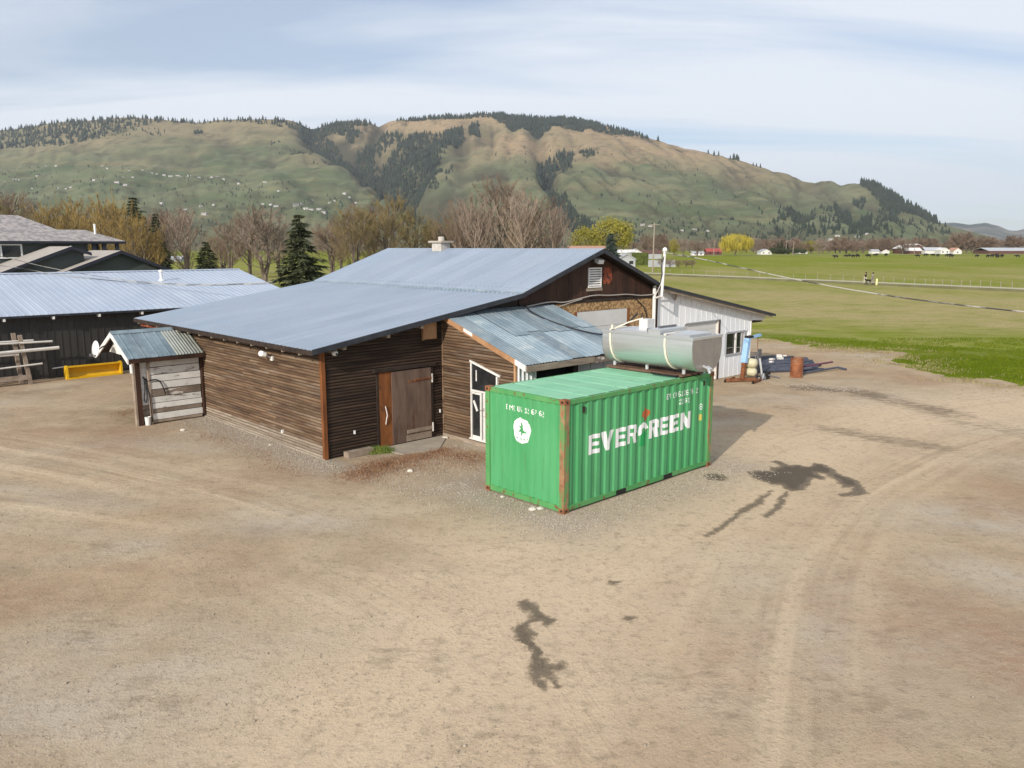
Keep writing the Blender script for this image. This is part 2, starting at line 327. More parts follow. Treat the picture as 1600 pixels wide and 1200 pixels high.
M['needle'] = mat('dark green needles', (0.030, 0.040, 0.017), (0.068, 0.075, 0.032), 0.8, scale=0.8, rnd=0.1)
M['needle_blue'] = mat('blue green needles', (0.035, 0.052, 0.045), (0.062, 0.085, 0.072), 0.8, scale=0.8)
M['hedge'] = mat('clipped hedge', (0.075, 0.10, 0.02), (0.13, 0.155, 0.035), 0.8, scale=1.5)
M['hedge_dark'] = mat('dark shrub', (0.035, 0.05, 0.02), (0.06, 0.07, 0.03), 0.8, scale=1.0, rnd=0.2)
M['forest'] = mat('hill conifers', (0.018, 0.028, 0.020), (0.038, 0.050, 0.032), 0.9, scale=0.02, coord='Object')
M['hill_house'] = mat('pale house walls', (0.43, 0.41, 0.40), rough=0.7, rnd=0.3)
M['hill_roof'] = mat('grey roofs', (0.30, 0.28, 0.27), rough=0.8, rnd=0.4)
M['far_white'] = mat('white painted wall', (0.66, 0.65, 0.63), rough=0.7)
M['far_grey'] = mat('grey wall', (0.33, 0.34, 0.36), (0.38, 0.39, 0.41), 0.8, scale=0.5)
M['far_roof'] = mat('light grey roof', (0.40, 0.42, 0.45), (0.46, 0.48, 0.51), 0.6, scale=0.2)
M['far_red'] = mat('red roof', (0.30, 0.065, 0.055), rough=0.7)
M['far_brown'] = mat('red brown barn wall', (0.12, 0.055, 0.045), rough=0.8)
M['far_orange'] = mat('terracotta roof', (0.42, 0.235, 0.16), rough=0.8)
M['pebble'] = mat('pebble', (0.22, 0.18, 0.135), (0.42, 0.36, 0.28), 0.9, scale=9, coord='Object', lo=0.3, hi=0.7)
M['gravel'] = mat('grey gravel', (0.22, 0.188, 0.152), (0.52, 0.46, 0.385), 0.9, scale=13, lo=0.3, hi=0.7)
M['stone'] = mat('pale stone', (0.50, 0.46, 0.40), (0.64, 0.60, 0.53), 0.9, scale=3, bump=0.3)
M['weed'] = mat('dry reddish weeds', (0.21, 0.105, 0.06), (0.31, 0.19, 0.105), 0.9, scale=3)
M['weed_green'] = mat('green grass', (0.10, 0.15, 0.025), (0.19, 0.23, 0.045), 0.8, scale=4)
M['turf'] = mat('lawn blades', (0.080, 0.118, 0.006), (0.130, 0.165, 0.014), 1.0, scale=0.4, spec=0.0)
M['damp'] = mat('damp earth', (0.088, 0.068, 0.048), (0.130, 0.100, 0.072), 0.75, scale=3.5, c3=(0.19, 0.155, 0.115), t3=(0.60, 0.72), s3=2.2, bump=0.3, bscale=30, coord='Object')

# ------------------------------------------------------------------ ground: one sheet, fine near the yard and coarse out to the horizon
def axis(a, step, ext):
    lo, hi = a[0], a[-1]; r = [hi]; l = [lo]; g = step
    while r[-1] < ext: g *= 1.22; r.append(r[-1] + g)
    g = step
    while l[-1] > -ext: g *= 1.22; l.append(l[-1] - g)
    return np.array(sorted(l[1:]) + list(a) + r[1:])
gx = axis(np.concatenate([np.arange(-42, -11, .3), np.arange(-11, 14, .11), np.arange(14, 62, .3)]), 0.30, 9000); gy = axis(np.concatenate([np.arange(2, 24, .11), np.arange(24, 78, .27)]), 0.27, 9000); gy = gy[gy > -120]
GX, GY = np.meshgrid(gx, gy); X, Y = GX.ravel(), GY.ravel(); nx, ny = len(gx), len(gy)
edge_px = [(1172, 529), (1210, 531), (1255, 538), (1300, 544), (1350, 547), (1400, 548), (1424, 551), (1408, 558), (1398, 563), (1412, 570), (1450, 580), (1500, 589), (1550, 595), (1600, 601), (1720, 616)]
edge_w = [tuple(gp(*p)[:2]) for p in edge_px]
dirt_poly = edge_w + [(70, 30), (80, -100), (-150, -100), (-150, 42)] + [tuple(W(-30, 33)[:2]), tuple(W(6, 33)[:2]), tuple(W(20, 22)[:2]), tuple(W(26, 9)[:2])]
wob = 0.9 * (fbm(X * 0.6, Y * 0.6, 3) - 0.5) * 2 + 0.5 * (fbm(X * 2.3, Y * 2.3, 9) - 0.5)
dirt = inpoly(X + wob, Y + wob * 0.7, dirt_poly)
edge_d, _, _ = segdist(X, Y, edge_w)
grass = np.where(dirt, np.clip(0.45 - edge_d * 0.16, 0, 1) * (fbm(X * 0.9, Y * 0.9, 21) > 0.47), 1.0)
lawn_poly = [tuple(gp(*p)[:2]) for p in [(1440, 553), (1398, 562), (1412, 570), (1450, 580), (1500, 589), (1600, 601), (1800, 625), (1900, 590), (1600, 556)]]
strip_poly = [tuple(gp(*p)[:2]) for p in [(1172, 529), (1300, 544), (1424, 551), (1700, 566), (1600, 548), (1400, 538), (1250, 524), (1172, 518)]]
ld, _, _ = segdist(X, Y, lawn_poly + lawn_poly[:1]); li = inpoly(X, Y, lawn_poly)
lawn = np.clip(np.where(li, 0.4 + ld * 0.4, 0.4 - ld * 0.25), 0, 1)
lawn = np.maximum(lawn, np.where(inpoly(X, Y, strip_poly), 0.55, 0.0)) * np.clip(0.55 + fbm(X * .25, Y * .25, 5), 0, 1)
dist = np.hypot(X, Y); lat = fbm(X * 0.03, Y * 0.06, 11) - 0.5; lat2 = fbm(X * 0.16, Y * 0.22, 41) - 0.5
yb = dist * (1 + 0.22 * lat + 0.12 * lat2)
dry = np.interp(yb, [48, 58, 70, 80, 100, 112, 120, 150, 175, 215, 280, 420, 560], [0.05, 0.35, 0.45, 0.75, 0.9, 0.8, 0.5, 0.45, 0.55, 0.5, 0.15, 0.05, 0.1])
dry = np.clip(dry + 1.3 * lat2 + 0.9 * lat, 0, 1)
# wheel lanes, traced on the ground
tracks = [([(-160, 690), (100, 735), (280, 775), (450, 830), (640, 900), (800, 985), (900, 1060), (1000, 1220)], 2.1),
          ([(560, 1260), (700, 1060), (830, 950), (960, 860), (1110, 780), (1230, 715), (1400, 655), (1600, 625)], 1.9),
          ([(1190, 1260), (1212, 1040), (1245, 880), (1330, 775), (1480, 700), (1700, 640)], 1.2),
          ([(-60, 770), (200, 800), (480, 850), (720, 850), (930, 825), (1120, 765), (1180, 735)], 1.6),
          ([(1010, 1240), (1060, 1000), (1130, 840), (1220, 760), (1330, 700)], 0.8)]
near = (np.abs(X) < 60) & (Y > 1) & (Y < 70)
cr = np.zeros(X.shape); al = np.zeros(X.shape); tw = np.zeros(X.shape); tw2 = np.zeros(X.shape)
for k, (pts, wd) in enumerate(tracks):
    P = [tuple(gp(*q)[:2]) for q in pts]
    # smooth the polyline
    P = np.array(P); tt = np.linspace(0, len(P) - 1, 40); P = np.stack([np.interp(tt, range(len(P)), P[:, 0]), np.interp(tt, range(len(P)), P[:, 1])], 1)
    for _ in range(4): P[1:-1] = 0.25 * P[:-2] + 0.5 * P[1:-1] + 0.25 * P[2:]
    d, s, a = segdist(X, Y, [tuple(p) for p in P]); wgt = np.exp(-(d / wd) ** 2) * near
    m = wgt > tw; tw2 = np.where(m, np.maximum(tw, tw2), np.maximum(tw2, wgt)); cr = np.where(m, d * s + k * 0.41, cr); al = np.where(m, a, al); tw = np.where(m, wgt, tw)
tw = np.clip((tw - tw2) * 1.3, 0, 1); tw = tw * tw * (3 - 2 * tw)
lane_px = [(620, 1200), (760, 1010), (900, 880), (1080, 790), (1240, 700), (1420, 650), (1600, 635)]
d, _, _ = segdist(X, Y, [tuple(gp(*p)[:2]) for p in lane_px])
sandy = np.clip(np.exp(-(d / 2.9) ** 2) * (0.6 + fbm(X * .35, Y * .35, 31)), 0, 1) * near
U_, V_ = (X - KX[0]) * ca + (Y - KX[1]) * sa, -(X - KX[0]) * sa + (Y - KX[1]) * ca
gravel = np.exp(-np.clip((-U_ - 0.3) / 0.75, 0, 9) ** 2) * (U_ < 0.3) * (V_ > -1.4) * (V_ < 13) * 1.0
gravel = np.maximum(gravel, 0.8 * np.exp(-np.clip(np.maximum(np.abs(U_ - 4.4) - 3.4, np.abs(V_ + 6.4) - 1.9), 0, 9) ** 2 / 0.9))
gravel = np.clip(gravel * (0.55 + 0.9 * fbm(X * 1.4, Y * 1.4, 51)), 0, 1)
def blob(px_pts, soft, s, f=1.2):
    P = [tuple(gp(*p)[:2]) for p in px_pts]; d, _, _ = segdist(X, Y, P)
    return np.clip(np.exp(-(d / soft) ** 2) * (0.25 + 1.3 * fbm(X * f, Y * f, s)), 0, 1)
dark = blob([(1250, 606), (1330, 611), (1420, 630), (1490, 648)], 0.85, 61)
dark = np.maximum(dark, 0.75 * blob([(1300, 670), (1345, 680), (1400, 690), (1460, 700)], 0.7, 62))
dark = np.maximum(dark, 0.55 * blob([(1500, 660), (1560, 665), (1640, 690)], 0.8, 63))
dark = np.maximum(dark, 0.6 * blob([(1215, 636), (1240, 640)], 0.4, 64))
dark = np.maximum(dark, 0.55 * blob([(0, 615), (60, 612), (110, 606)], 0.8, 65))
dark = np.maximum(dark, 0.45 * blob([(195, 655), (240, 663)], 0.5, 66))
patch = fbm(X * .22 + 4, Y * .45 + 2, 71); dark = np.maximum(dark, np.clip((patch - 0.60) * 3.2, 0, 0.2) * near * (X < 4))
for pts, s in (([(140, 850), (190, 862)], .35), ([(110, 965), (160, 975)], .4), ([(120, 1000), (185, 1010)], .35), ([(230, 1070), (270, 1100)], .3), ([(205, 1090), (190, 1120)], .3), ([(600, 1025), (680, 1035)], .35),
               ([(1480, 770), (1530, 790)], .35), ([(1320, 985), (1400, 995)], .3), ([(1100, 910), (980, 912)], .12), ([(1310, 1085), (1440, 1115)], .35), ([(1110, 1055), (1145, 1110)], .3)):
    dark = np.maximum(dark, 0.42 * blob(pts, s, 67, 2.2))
clay = np.clip((fbm(X * .33 + 9, Y * .4, 81) - 0.52) * 3.0, 0, 1) * near
weedz = blob([(560, 745), (590, 728), (640, 715), (700, 706), (745, 718)], 0.55, 82, 1.8)
clay = np.maximum(clay, weedz)
clay = np.maximum(clay, 0.8 * blob([(760, 940), (700, 925), (830, 905)], 0.8, 83))
grey = np.clip((fbm(X * .2 + 1, Y * .3 + 7, 91) - 0.42) * 3.0, 0, 1) * near
for pts, s in (([(1480, 880), (1600, 920)], 1.0), ([(1290, 920), (1330, 918)], .4), ([(1300, 1010), (1320, 1050)], .6), ([(1180, 870), (1150, 900)], .8), ([(920, 820), (1090, 760)], .7)):
    grey = np.maximum(grey, blob(pts, s, 92, 1.0))
vi = np.arange(nx * ny).reshape(ny, nx)
F = np.stack([vi[:-1, :-1], vi[:-1, 1:], vi[1:, 1:], vi[1:, :-1]], -1).reshape(-1, 4)
def gz(x, y): return 0.045 * (fbm(np.asarray(x) * .55, np.asarray(y) * .55, 501, 2) - .5) * np.clip((60 - np.hypot(x, y)) / 20, 0, 1)
V = np.stack([X, Y, gz(X, Y)], 1)
ground = npmesh('ground', V, F, [], 'structure', 'bare sandy yard running out into wide green fields')
gme = ground.data
for nm, arr in dict(grass=grass, lawn=lawn, dry=dry, sandy=sandy, gravel=gravel, dark=dark, clay=clay, grey=grey).items():
    a = gme.attributes.new(nm, 'FLOAT', 'POINT'); a.data.foreach_set('value', np.asarray(arr, np.float32))
a = gme.attributes.new('trk', 'FLOAT_VECTOR', 'POINT'); a.data.foreach_set('vector', np.stack([cr, al, tw], 1).astype(np.float32).ravel())

m = bpy.data.materials.new('yard and field'); m.use_nodes = True; t = m.node_tree; pb = t.nodes['Principled BSDF']; pb.inputs['Roughness'].default_value = 1.0; pb.inputs['Specular IOR Level'].default_value = 0.0
gtc = nn(t, 'ShaderNodeTexCoord').outputs['Object']
def gnoise(sc, det=5, vec=None, st=(1, 1, 1), rough=0.6):
    q = nn(t, 'ShaderNodeMapping'); q.inputs['Scale'].default_value = st; t.links.new(vec or gtc, q.inputs[0])
    n = nn(t, 'ShaderNodeTexNoise'); n.inputs['Scale'].default_value = sc; n.inputs['Detail'].default_value = det; n.inputs['Roughness'].default_value = rough
    t.links.new(q.outputs[0], n.inputs['Vector']); return n.outputs[0]
def mr(x, a, b, c=0.0, d=1.0):
    r = nn(t, 'ShaderNodeMapRange'); 
    for i, v in enumerate((a, b, c, d)): r.inputs[i + 1].default_value = v
    t.links.new(x, r.inputs[0]); return r.outputs[0]
def mix(f, a, b, mode='MIX'):
    n = nn(t, 'ShaderNodeMix', data_type='RGBA', blend_type=mode)
    if isinstance(f, float): n.inputs[0].default_value = f
    else: t.links.new(f, n.inputs[0])
    for i, x in ((6, a), (7, b)):
        if isinstance(x, tuple): n.inputs[i].default_value = (*x, 1)
        else: t.links.new(x, n.inputs[i])
    return n.outputs[2]
def att(nm, k='Fac'): 
    n = nn(t, 'ShaderNodeAttribute'); n.attribute_name = nm; return n.outputs[k]
mul = lambda a, b: math_node(t, 'MULTIPLY', a, b)
big = gnoise(0.16, 4); mid = gnoise(0.9, 6); fine = gnoise(7, 6, rough=0.7); grit = gnoise(38, 4, rough=0.75); vfine = gnoise(120, 2)
ero = gnoise(2.4, 5, st=(1, 2.2, 1))
col = mix(mr(mid, 0.35, 0.66), (0.310, 0.236, 0.157), (0.430, 0.334, 0.230))
col = mix(mr(big, 0.38, 0.62), col, mix(0.5, col, (0.43, 0.315, 0.195)))
col = mix(mul(att('grey'), mr(gnoise(0.7, 5), 0.34, 0.6, 0.25, 0.85)), col, (0.43, 0.375, 0.305))
col = mix(mul(mr(gnoise(0.42, 6, st=(.7, 1.5, 1), rough=0.68), 0.52, 0.68), 0.38), col, (0.26, 0.198, 0.135))
col = mix(mul(mr(gnoise(0.30, 5, st=(.6, 1.3, 1)), 0.54, 0.68), 0.5), col, (0.52, 0.43, 0.30))
col = mix(mul(att('clay'), mr(ero, 0.3, 0.6, 0.3, 0.75)), col, (0.300, 0.185, 0.120))
col = mix(mul(att('sandy'), 0.95), col, (0.55, 0.430, 0.300))
tv = nn(t, 'ShaderNodeAttribute'); tv.attribute_name = 'trk'
tsep = nn(t, 'ShaderNodeSeparateXYZ'); t.links.new(tv.outputs['Vector'], tsep.inputs[0])
streak = gnoise(1.0, 5, tv.outputs['Vector'], (5.5, 0.16, 0), 0.65)
streak2 = gnoise(1.0, 3, tv.outputs['Vector'], (2.0, 0.05, 0), 0.5)
tw_ = tsep.outputs[2]
col = mix(mul(mr(streak, 0.52, 0.68), mul(tw_, 0.35)), col, (0.275, 0.210, 0.135))
col = mix(mul(mr(streak2, 0.40, 0.62), mul(tw_, 0.75)), col, (0.55, 0.435, 0.300))
gvl = mix(mr(grit, 0.36, 0.64), (0.20, 0.165, 0.128), (0.50, 0.43, 0.345))
col = mix(mul(att('gravel'), mr(fine, 0.3, 0.6, 0.45, 1.0)), col, gvl)
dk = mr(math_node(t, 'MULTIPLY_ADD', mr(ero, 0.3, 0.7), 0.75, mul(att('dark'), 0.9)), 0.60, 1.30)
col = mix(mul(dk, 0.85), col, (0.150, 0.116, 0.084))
col = mix(mul(mr(fine, 0.54, 0.70), 0.6), col, (0.20, 0.155, 0.108))
col = mix(mul(mr(gnoise(3.1, 6, rough=0.7), 0.53, 0.68), 0.45), col, (0.23, 0.178, 0.122))
col = mix(mul(mr(gnoise(2.3, 6, rough=0.7), 0.56, 0.72), 0.35), col, (0.46, 0.38, 0.275))
col = mix(mul(mr(grit, 0.55, 0.75), 0.55), col, (0.17, 0.135, 0.10))
col = mix(mul(mr(vfine, 0.60, 0.78), 0.5), col, (0.52, 0.45, 0.36))
sp1 = gnoise(17, 3, rough=0.75); sp2 = gnoise(29, 2, rough=0.8); sp3 = gnoise(52, 2)
spat = mr(gnoise(0.55, 4), 0.46, 0.62, 0.03, 0.9)
col = mix(mul(mr(sp1, 0.60, 0.68), mul(spat, 0.7)), col, (0.155, 0.118, 0.083))
col = mix(mul(mr(sp2, 0.62, 0.70), mul(spat, 0.75)), col, (0.13, 0.10, 0.072))
col = mix(mul(mr(sp3, 0.62, 0.70), 0.55), col, (0.56, 0.485, 0.385))
# field
gb = gnoise(0.05, 6, st=(1, 1.6, 1)); gm = gnoise(0.5, 6, st=(1, 1.4, 1)); gf = gnoise(4.5, 5)
gcol = mix(mr(gm, 0.36, 0.64), (0.145, 0.172, 0.022), (0.255, 0.262, 0.060))
gcol = mix(mr(gb, 0.4, 0.62), gcol, mix(0.65, gcol, (0.135, 0.190, 0.018)))
gcol = mix(mul(att('dry'), mr(gm, 0.25, 0.6, 0.45, 1.0)), gcol, mix(mr(gf, 0.4, 0.6), (0.285, 0.242, 0.105), (0.40, 0.33, 0.185)))
gcol = mix(mul(att('lawn'), mr(gm, 0.25, 0.6, 0.6, 1.0)), gcol, mix(mr(gf, 0.35, 0.65), (0.062, 0.100, 0.006), (0.110, 0.150, 0.015)))
gcol = mix(mul(mr(gf, 0.58, 0.74), 0.45), gcol, (0.105, 0.115, 0.035))
gmask = math_node(t, 'MULTIPLY_ADD', fine, 0.9, math_node(t, 'SUBTRACT', att('grass'), 0.45)); gmask = mr(gmask, 0.42, 0.58)
t.links.new(mix(gmask, col, gcol), pb.inputs['Base Color'])
h = math_node(t, 'MULTIPLY_ADD', grit, 0.22, mul(fine, 0.5)); h = math_node(t, 'MULTIPLY_ADD', sp1, 0.5, h); h = math_node(t, 'MULTIPLY_ADD', mul(streak, tw_), 0.9, h); h = math_node(t, 'MULTIPLY_ADD', mid, 1.2, h)
bp = nn(t, 'ShaderNodeBump'); bp.inputs['Strength'].default_value = 0.48; bp.inputs['Distance'].default_value = 0.08; t.links.new(h, bp.inputs['Height']); t.links.new(bp.outputs[0], pb.inputs['Normal'])
gme.materials.append(m)

# ------------------------------------------------------------------ hills
def interp(px, pts): return np.interp(px, [p[0] for p in pts], [p[1] for p in pts])
SIL = [(-900, 235), (-300, 226), (0, 214), (60, 209), (130, 198), (180, 195), (230, 193), (300, 198), (350, 196), (430, 195), (540, 196), (600, 199), (640, 195), (700, 191), (780, 188), (830, 193), (880, 193), (930, 202), (1000, 219), (1060, 238), (1110, 248), (1200, 272), (1260, 285), (1310, 287), (1350, 293), (1400, 322), (1450, 348), (1500, 362), (1560, 377), (1640, 387), (2400, 387)]
DTOP = [(-900, 4200), (600, 3900), (900, 3800), (1200, 3300), (1450, 2600), (1700, 2000), (2400, 2000)]
cols = np.arange(-560, 1720, 5.0); rows = np.linspace(0, 1, 130)
PXg, Tg = np.meshgrid(cols, rows)
def hill_y(px, t): return 389 - (389 - interp(px, SIL)) * t ** 0.93
def hill_D(px, t): return 1250 + (interp(px, DTOP) - 1250) * t ** 1.05
PYg = hill_y(PXg, Tg); Dg = hill_D(PXg, Tg)
dirx = (PXg - 800) / FPX / cp_ * cp_
HXg = Dg * (PXg - 800) / FPX; HYg = Dg * 1.0
HZg = HC + (386 - PYg) / FPX * Dg * 0.985
def gull(pts, depth, wd):
    d, _, _ = segdist(PXg, PYg, pts); return -depth * np.exp(-(d / wd) ** 2)
rel = np.zeros_like(PXg)
canyon = [(500, 212), (545, 238), (600, 270), (650, 305), (700, 340), (730, 362)]
rel += gull(canyon, 70, 22) + gull([(770, 215), (720, 235), (680, 262), (640, 290)], 45, 12) + gull([(690, 218), (640, 245), (600, 262)], 35, 10) + gull([(600, 205), (585, 235), (570, 250)], 25, 10)
for pts, dp, wd in (([(838, 215), (845, 250), (855, 285), (880, 335)], 45, 12), ([(890, 240), (865, 262), (850, 285)], 25, 9), ([(975, 235), (985, 260), (990, 270)], 14, 8), ([(930, 270), (960, 300), (990, 325)], 16, 7), ([(1100, 275), (1150, 310), (1180, 330)], 14, 8),
                    ([(1130, 280), (1200, 312), (1250, 335)], 26, 10), ([(1240, 290), (1285, 305), (1330, 345)], 34, 10), ([(1300, 290), (1340, 320), (1400, 352)], 18, 10), ([(700, 270), (760, 280), (800, 300)], 15, 9), ([(200, 250), (300, 260), (420, 300)], 12, 12), ([(330, 205), (420, 250), (520, 320)], 14, 14)):
    rel += gull(pts, dp, wd)
wx, wy = HXg / 420.0, HYg / 420.0
ridg = 1 - np.abs(2 * fbm(wx * 1.2 + 3, wy * 0.7, 101, 5) - 1); fine_r = fbm(wx * 5, wy * 2.6, 131, 4)
env = np.clip(Tg * 5, 0, 1) * (1 - 0.75 * Tg ** 6) * np.clip((1620 - PXg) / 250, 0.1, 1)
rel += env * ((ridg - 0.6) * 42 + (fine_r - 0.5) * 26)
swale = fbm(PXg / 55.0 + 0.35 * (PYg / 14.0), PYg / 90.0, 171, 3); rel += env * (swale - 0.5) * 26
slant = np.clip((PXg - 760) / 250, -0.35, 1) * 1.35
s_ = PXg - slant * (PYg - 200) + 7 * (fbm(PXg / 40, PYg / 22, 181) - .5)
r1 = 1 - np.abs(2 * vnoise(s_ / 21.0, Tg * 2.2, 191) - 1); r2 = 1 - np.abs(2 * vnoise(s_ / 9.0 + 5, Tg * 3.4, 192) - 1)
cut = np.clip((r1 - .72) / .28, 0, 1) ** 1.5 * 13 * fbm(PXg / 70, PYg / 40, 193) * 1.6 * np.where(PXg < 560, .55, 1.7) + np.clip((r2 - .75) / .25, 0, 1) ** 1.5 * 4
rel -= cut * env
HZg = HZg + rel
HZg = np.where(Tg == 0, -3, HZg)
hv = np.stack([HXg, HYg, HZg], -1).reshape(-1, 3)
nc, nr = len(cols), len(rows)
back = np.stack([HXg[-1] * 1.25, HYg[-1] * 1.25, np.full(nc, -5.0)], 1); hv = np.vstack([hv, back])
vi = np.arange(nc * (nr + 1)).reshape(nr + 1, nc)
F = np.stack([vi[:-1, :-1], vi[:-1, 1:], vi[1:, 1:], vi[1:, :-1]], -1).reshape(-1, 4)
hill = npmesh('hills', hv, F, [], 'structure', 'long grassy hillside with tan upper slopes behind the valley')
hill.data.polygons.foreach_set('use_smooth', [True] * len(hill.data.polygons))
tan = np.clip((Tg - 0.52) * 2.4 + (fbm(wx * 1.4, wy * 1.4, 151) - 0.5) * 1.5, 0, 1)
tan = np.where(PXg < 560, np.clip((Tg - 0.60) * 1.8 + (fbm(wx * 1.2, wy * 1.6, 152) - 0.5) * 1.3, 0, 0.6), tan)
tan *= np.clip((1330 - PXg) / 250, 0.15, 1)
brush = np.clip(cut / 20.0 - (rel + cut * env) / 42.0 + (fbm(wx * 6, wy * 4, 161) - 0.55) * 1.6, 0, 1)
brush *= np.clip(0.3 + fbm(wx * 2, wy * 2, 162), 0, 1)
low = np.clip((0.20 - Tg) * 6, 0, 1)
for nm, arr in dict(tan=tan, brush=brush, low=low).items():
    a = hill.data.attributes.new(nm, 'FLOAT', 'POINT'); a.data.foreach_set('value', np.concatenate([arr.ravel(), np.zeros(nc)]).astype(np.float32))
m = bpy.data.materials.new('hill grass'); m.use_nodes = True; t = m.node_tree; pb = t.nodes['Principled BSDF']; pb.inputs['Roughness'].default_value = 1.0; pb.inputs['Specular IOR Level'].default_value = 0.05
gtc = nn(t, 'ShaderNodeTexCoord').outputs['Object']
b1 = gnoise(0.004, 6); b2 = gnoise(0.02, 6, st=(1, .5, 2)); b3 = gnoise(0.10, 4)
hc = mix(mr(b1, 0.4, 0.62), (0.096, 0.120, 0.062), (0.155, 0.170, 0.098))
hc = mix(att('tan'), hc, mix(mr(b2, 0.35, 0.65), (0.275, 0.205, 0.120), (0.40, 0.285, 0.180)))
hc = mix(mul(mr(b2, 0.50, 0.64), 0.6), hc, (0.105, 0.092, 0.055))
b4 = gnoise(0.012, 7, st=(1.6, .6, .6), rough=0.7); hc = mix(mul(mr(b4, 0.54, 0.62), 0.55), hc, (0.075, 0.070, 0.045)); hc = mix(mul(mr(gnoise(0.009, 6, st=(.5, .5, 3.5), rough=0.65), 0.54, 0.66), 0.4), hc, (0.27, 0.23, 0.125))
hc = mix(att('brush'), hc, (0.060, 0.055, 0.040))
hc = mix(mul(mr(b3, 0.60, 0.68), 0.6), hc, (0.050, 0.052, 0.032))
hc = mix(mul(att('low'), 0.5), hc, (0.115, 0.095, 0.065))
t.links.new(hc, pb.inputs['Base Color']); hill.data.materials.append(m)

def hill_point(px, py, offs=None):
    """the spot of the hillside that the photograph shows at px, py"""
    c = np.clip((np.asarray(px, float) - cols[0]) / 5.0, 0, nc - 1.001); j = c.astype(int); fr = c - j
    tt = np.clip((389 - np.asarray(py, float)) / np.maximum(389 - interp(px, SIL), 1e-3), 0, 1) ** (1 / 0.93)
    r_ = np.clip(tt * (nr - 1), 0, nr - 1.001); i = r_.astype(int); fi = r_ - i
    out = []
    for A in (HXg, HYg, HZg):
        out.append((A[i, j] * (1 - fr) + A[i, j + 1] * fr) * (1 - fi) + (A[i + 1, j] * (1 - fr) + A[i + 1, j + 1] * fr) * fi)
    return np.stack(out, -1)
# distant ridges at the right
sil2 = [(1150, 372), (1300, 362), (1400, 356), (1440, 352), (1475, 349), (1500, 352), (1525, 349), (1545, 354), (1562, 361), (1575, 362), (1590, 359), (1640, 356), (1720, 352), (1850, 360), (2100, 350), (2300, 375)]
c2 = np.arange(1150, 2300, 5.0); V = []; 
for t_, D_ in ((0, 5600), (0.35, 6300), (0.7, 7200), (1, 8200)):
    yy = 388 - (388 - interp(c2, sil2) + 3.0 * (fbm(c2 / 23.0, c2 * 0 + t_ * 5, 201) - 0.5)) * t_
    V.append(np.stack([D_ * (c2 - 800) / FPX, np.full(len(c2), D_), HC + (386 - yy) / FPX * D_], 1))
V.append(np.stack([9500 * (c2 - 800) / FPX, np.full(len(c2), 9500.), np.full(len(c2), -5.)], 1))
V = np.concatenate(V); n2_ = len(c2); vi = np.arange(n2_ * 5).reshape(5, n2_)
F = np.stack([vi[:-1, :-1], vi[:-1, 1:], vi[1:, 1:], vi[1:, :-1]], -1).reshape(-1, 4)
fh = npmesh('far_hills', V, F, [mat('far wooded ridge', (0.070, 0.085, 0.075), (0.22, 0.195, 0.16), 1.0, scale=0.0016, stretch=(1, 1, 2.5), spec=0.0, lo=0.42, hi=0.6)], 'structure', 'distant blue wooded ridges at the end of the valley')  # ridge colours set lighter to stand for distant haze

# conifers on the hill: thousands of little spires, one mass
def cones(P, hgt, rad, name, label, kind='stuff'):
    n = len(P); k = 5; V = []; F = []
    ang = rng.uniform(0, 6.28, n); base = 0
    for lvl, (z0, z1, rr) in enumerate(((0.05, 0.62, 1.0), (0.38, 1.0, 0.68))):
        ring = np.stack([np.stack([P[:, 0] + np.cos(ang + 2 * np.pi * j / k + lvl) * rad * rr * rng.uniform(.75, 1.2, n), P[:, 1] + np.sin(ang + 2 * np.pi * j / k + lvl) * rad * rr * rng.uniform(.75, 1.2, n), P[:, 2] + hgt * (z0 + rng.uniform(-.05, .05, n))], 1) for j in range(k)], 1)
        top = np.stack([P[:, 0], P[:, 1], P[:, 2] + hgt * z1], 1)[:, None, :]
        vv = np.concatenate([ring, top], 1).reshape(-1, 3); V.append(vv)
        idx = base + np.arange(n)[:, None] * (k + 1)
        for j in range(k): F.append(np.concatenate([idx + j, idx + (j + 1) % k, idx + k], 1))
        base += len(vv)
    return npmesh(name, np.concatenate(V), np.concatenate(F), [M['forest']], kind, label)
FP = []
def sow(poly, n, hmin=11, hmax=22, thin=0.0, s=1):
    xs = [p[0] for p in poly]; ys = [p[1] for p in poly]; got = []
    for _ in range(30):
        a = rng.uniform(min(xs), max(xs), n * 2); b = rng.uniform(min(ys), max(ys), n * 2)
        k = inpoly(a, b, poly) & (fbm(a / 9, b / 5, s) > thin); got += list(zip(a[k], b[k]))
        if len(got) >= n: break
    for a, b in got[:n]: FP.append((a, b, rng.uniform(hmin, hmax)))
sow([(-560, 225), (-300, 226), (0, 214), (60, 209), (130, 198), (180, 195), (230, 193), (300, 198), (360, 196), (430, 195), (540, 196), (545, 204), (470, 206), (400, 200), (330, 199), (262, 204), (215, 216), (190, 224), (120, 236), (60, 240), (0, 246), (-560, 262)], 2600)
sow([(470, 203), (500, 200), (530, 214), (548, 236), (570, 246), (585, 243), (600, 250), (622, 240), (640, 250), (612, 262), (640, 268), (660, 280), (640, 292), (655, 306), (700, 334), (722, 352), (712, 360), (690, 345), (650, 322), (612, 296), (572, 270), (545, 252), (510, 232), (480, 214)], 1300)
sow([(560, 232), (590, 222), (640, 214), (610, 240), (580, 248)], 170, thin=.42); sow([(640, 330), (760, 366), (700, 372)], 160, 9, 16); sow([(880, 320), (930, 362), (960, 372), (900, 372), (870, 345)], 220, 8, 15, .3); sow([(820, 197), (846, 196), (842, 214), (826, 210)], 120)
sow([(600, 255), (625, 235), (655, 216), (690, 211), (716, 214), (724, 224), (705, 232), (690, 246), (680, 262), (655, 264), (640, 280), (622, 268)], 900)
sow([(700, 215), (726, 208), (728, 226), (712, 230)], 120); sow([(735, 206), (750, 204), (752, 215), (736, 216)], 60)
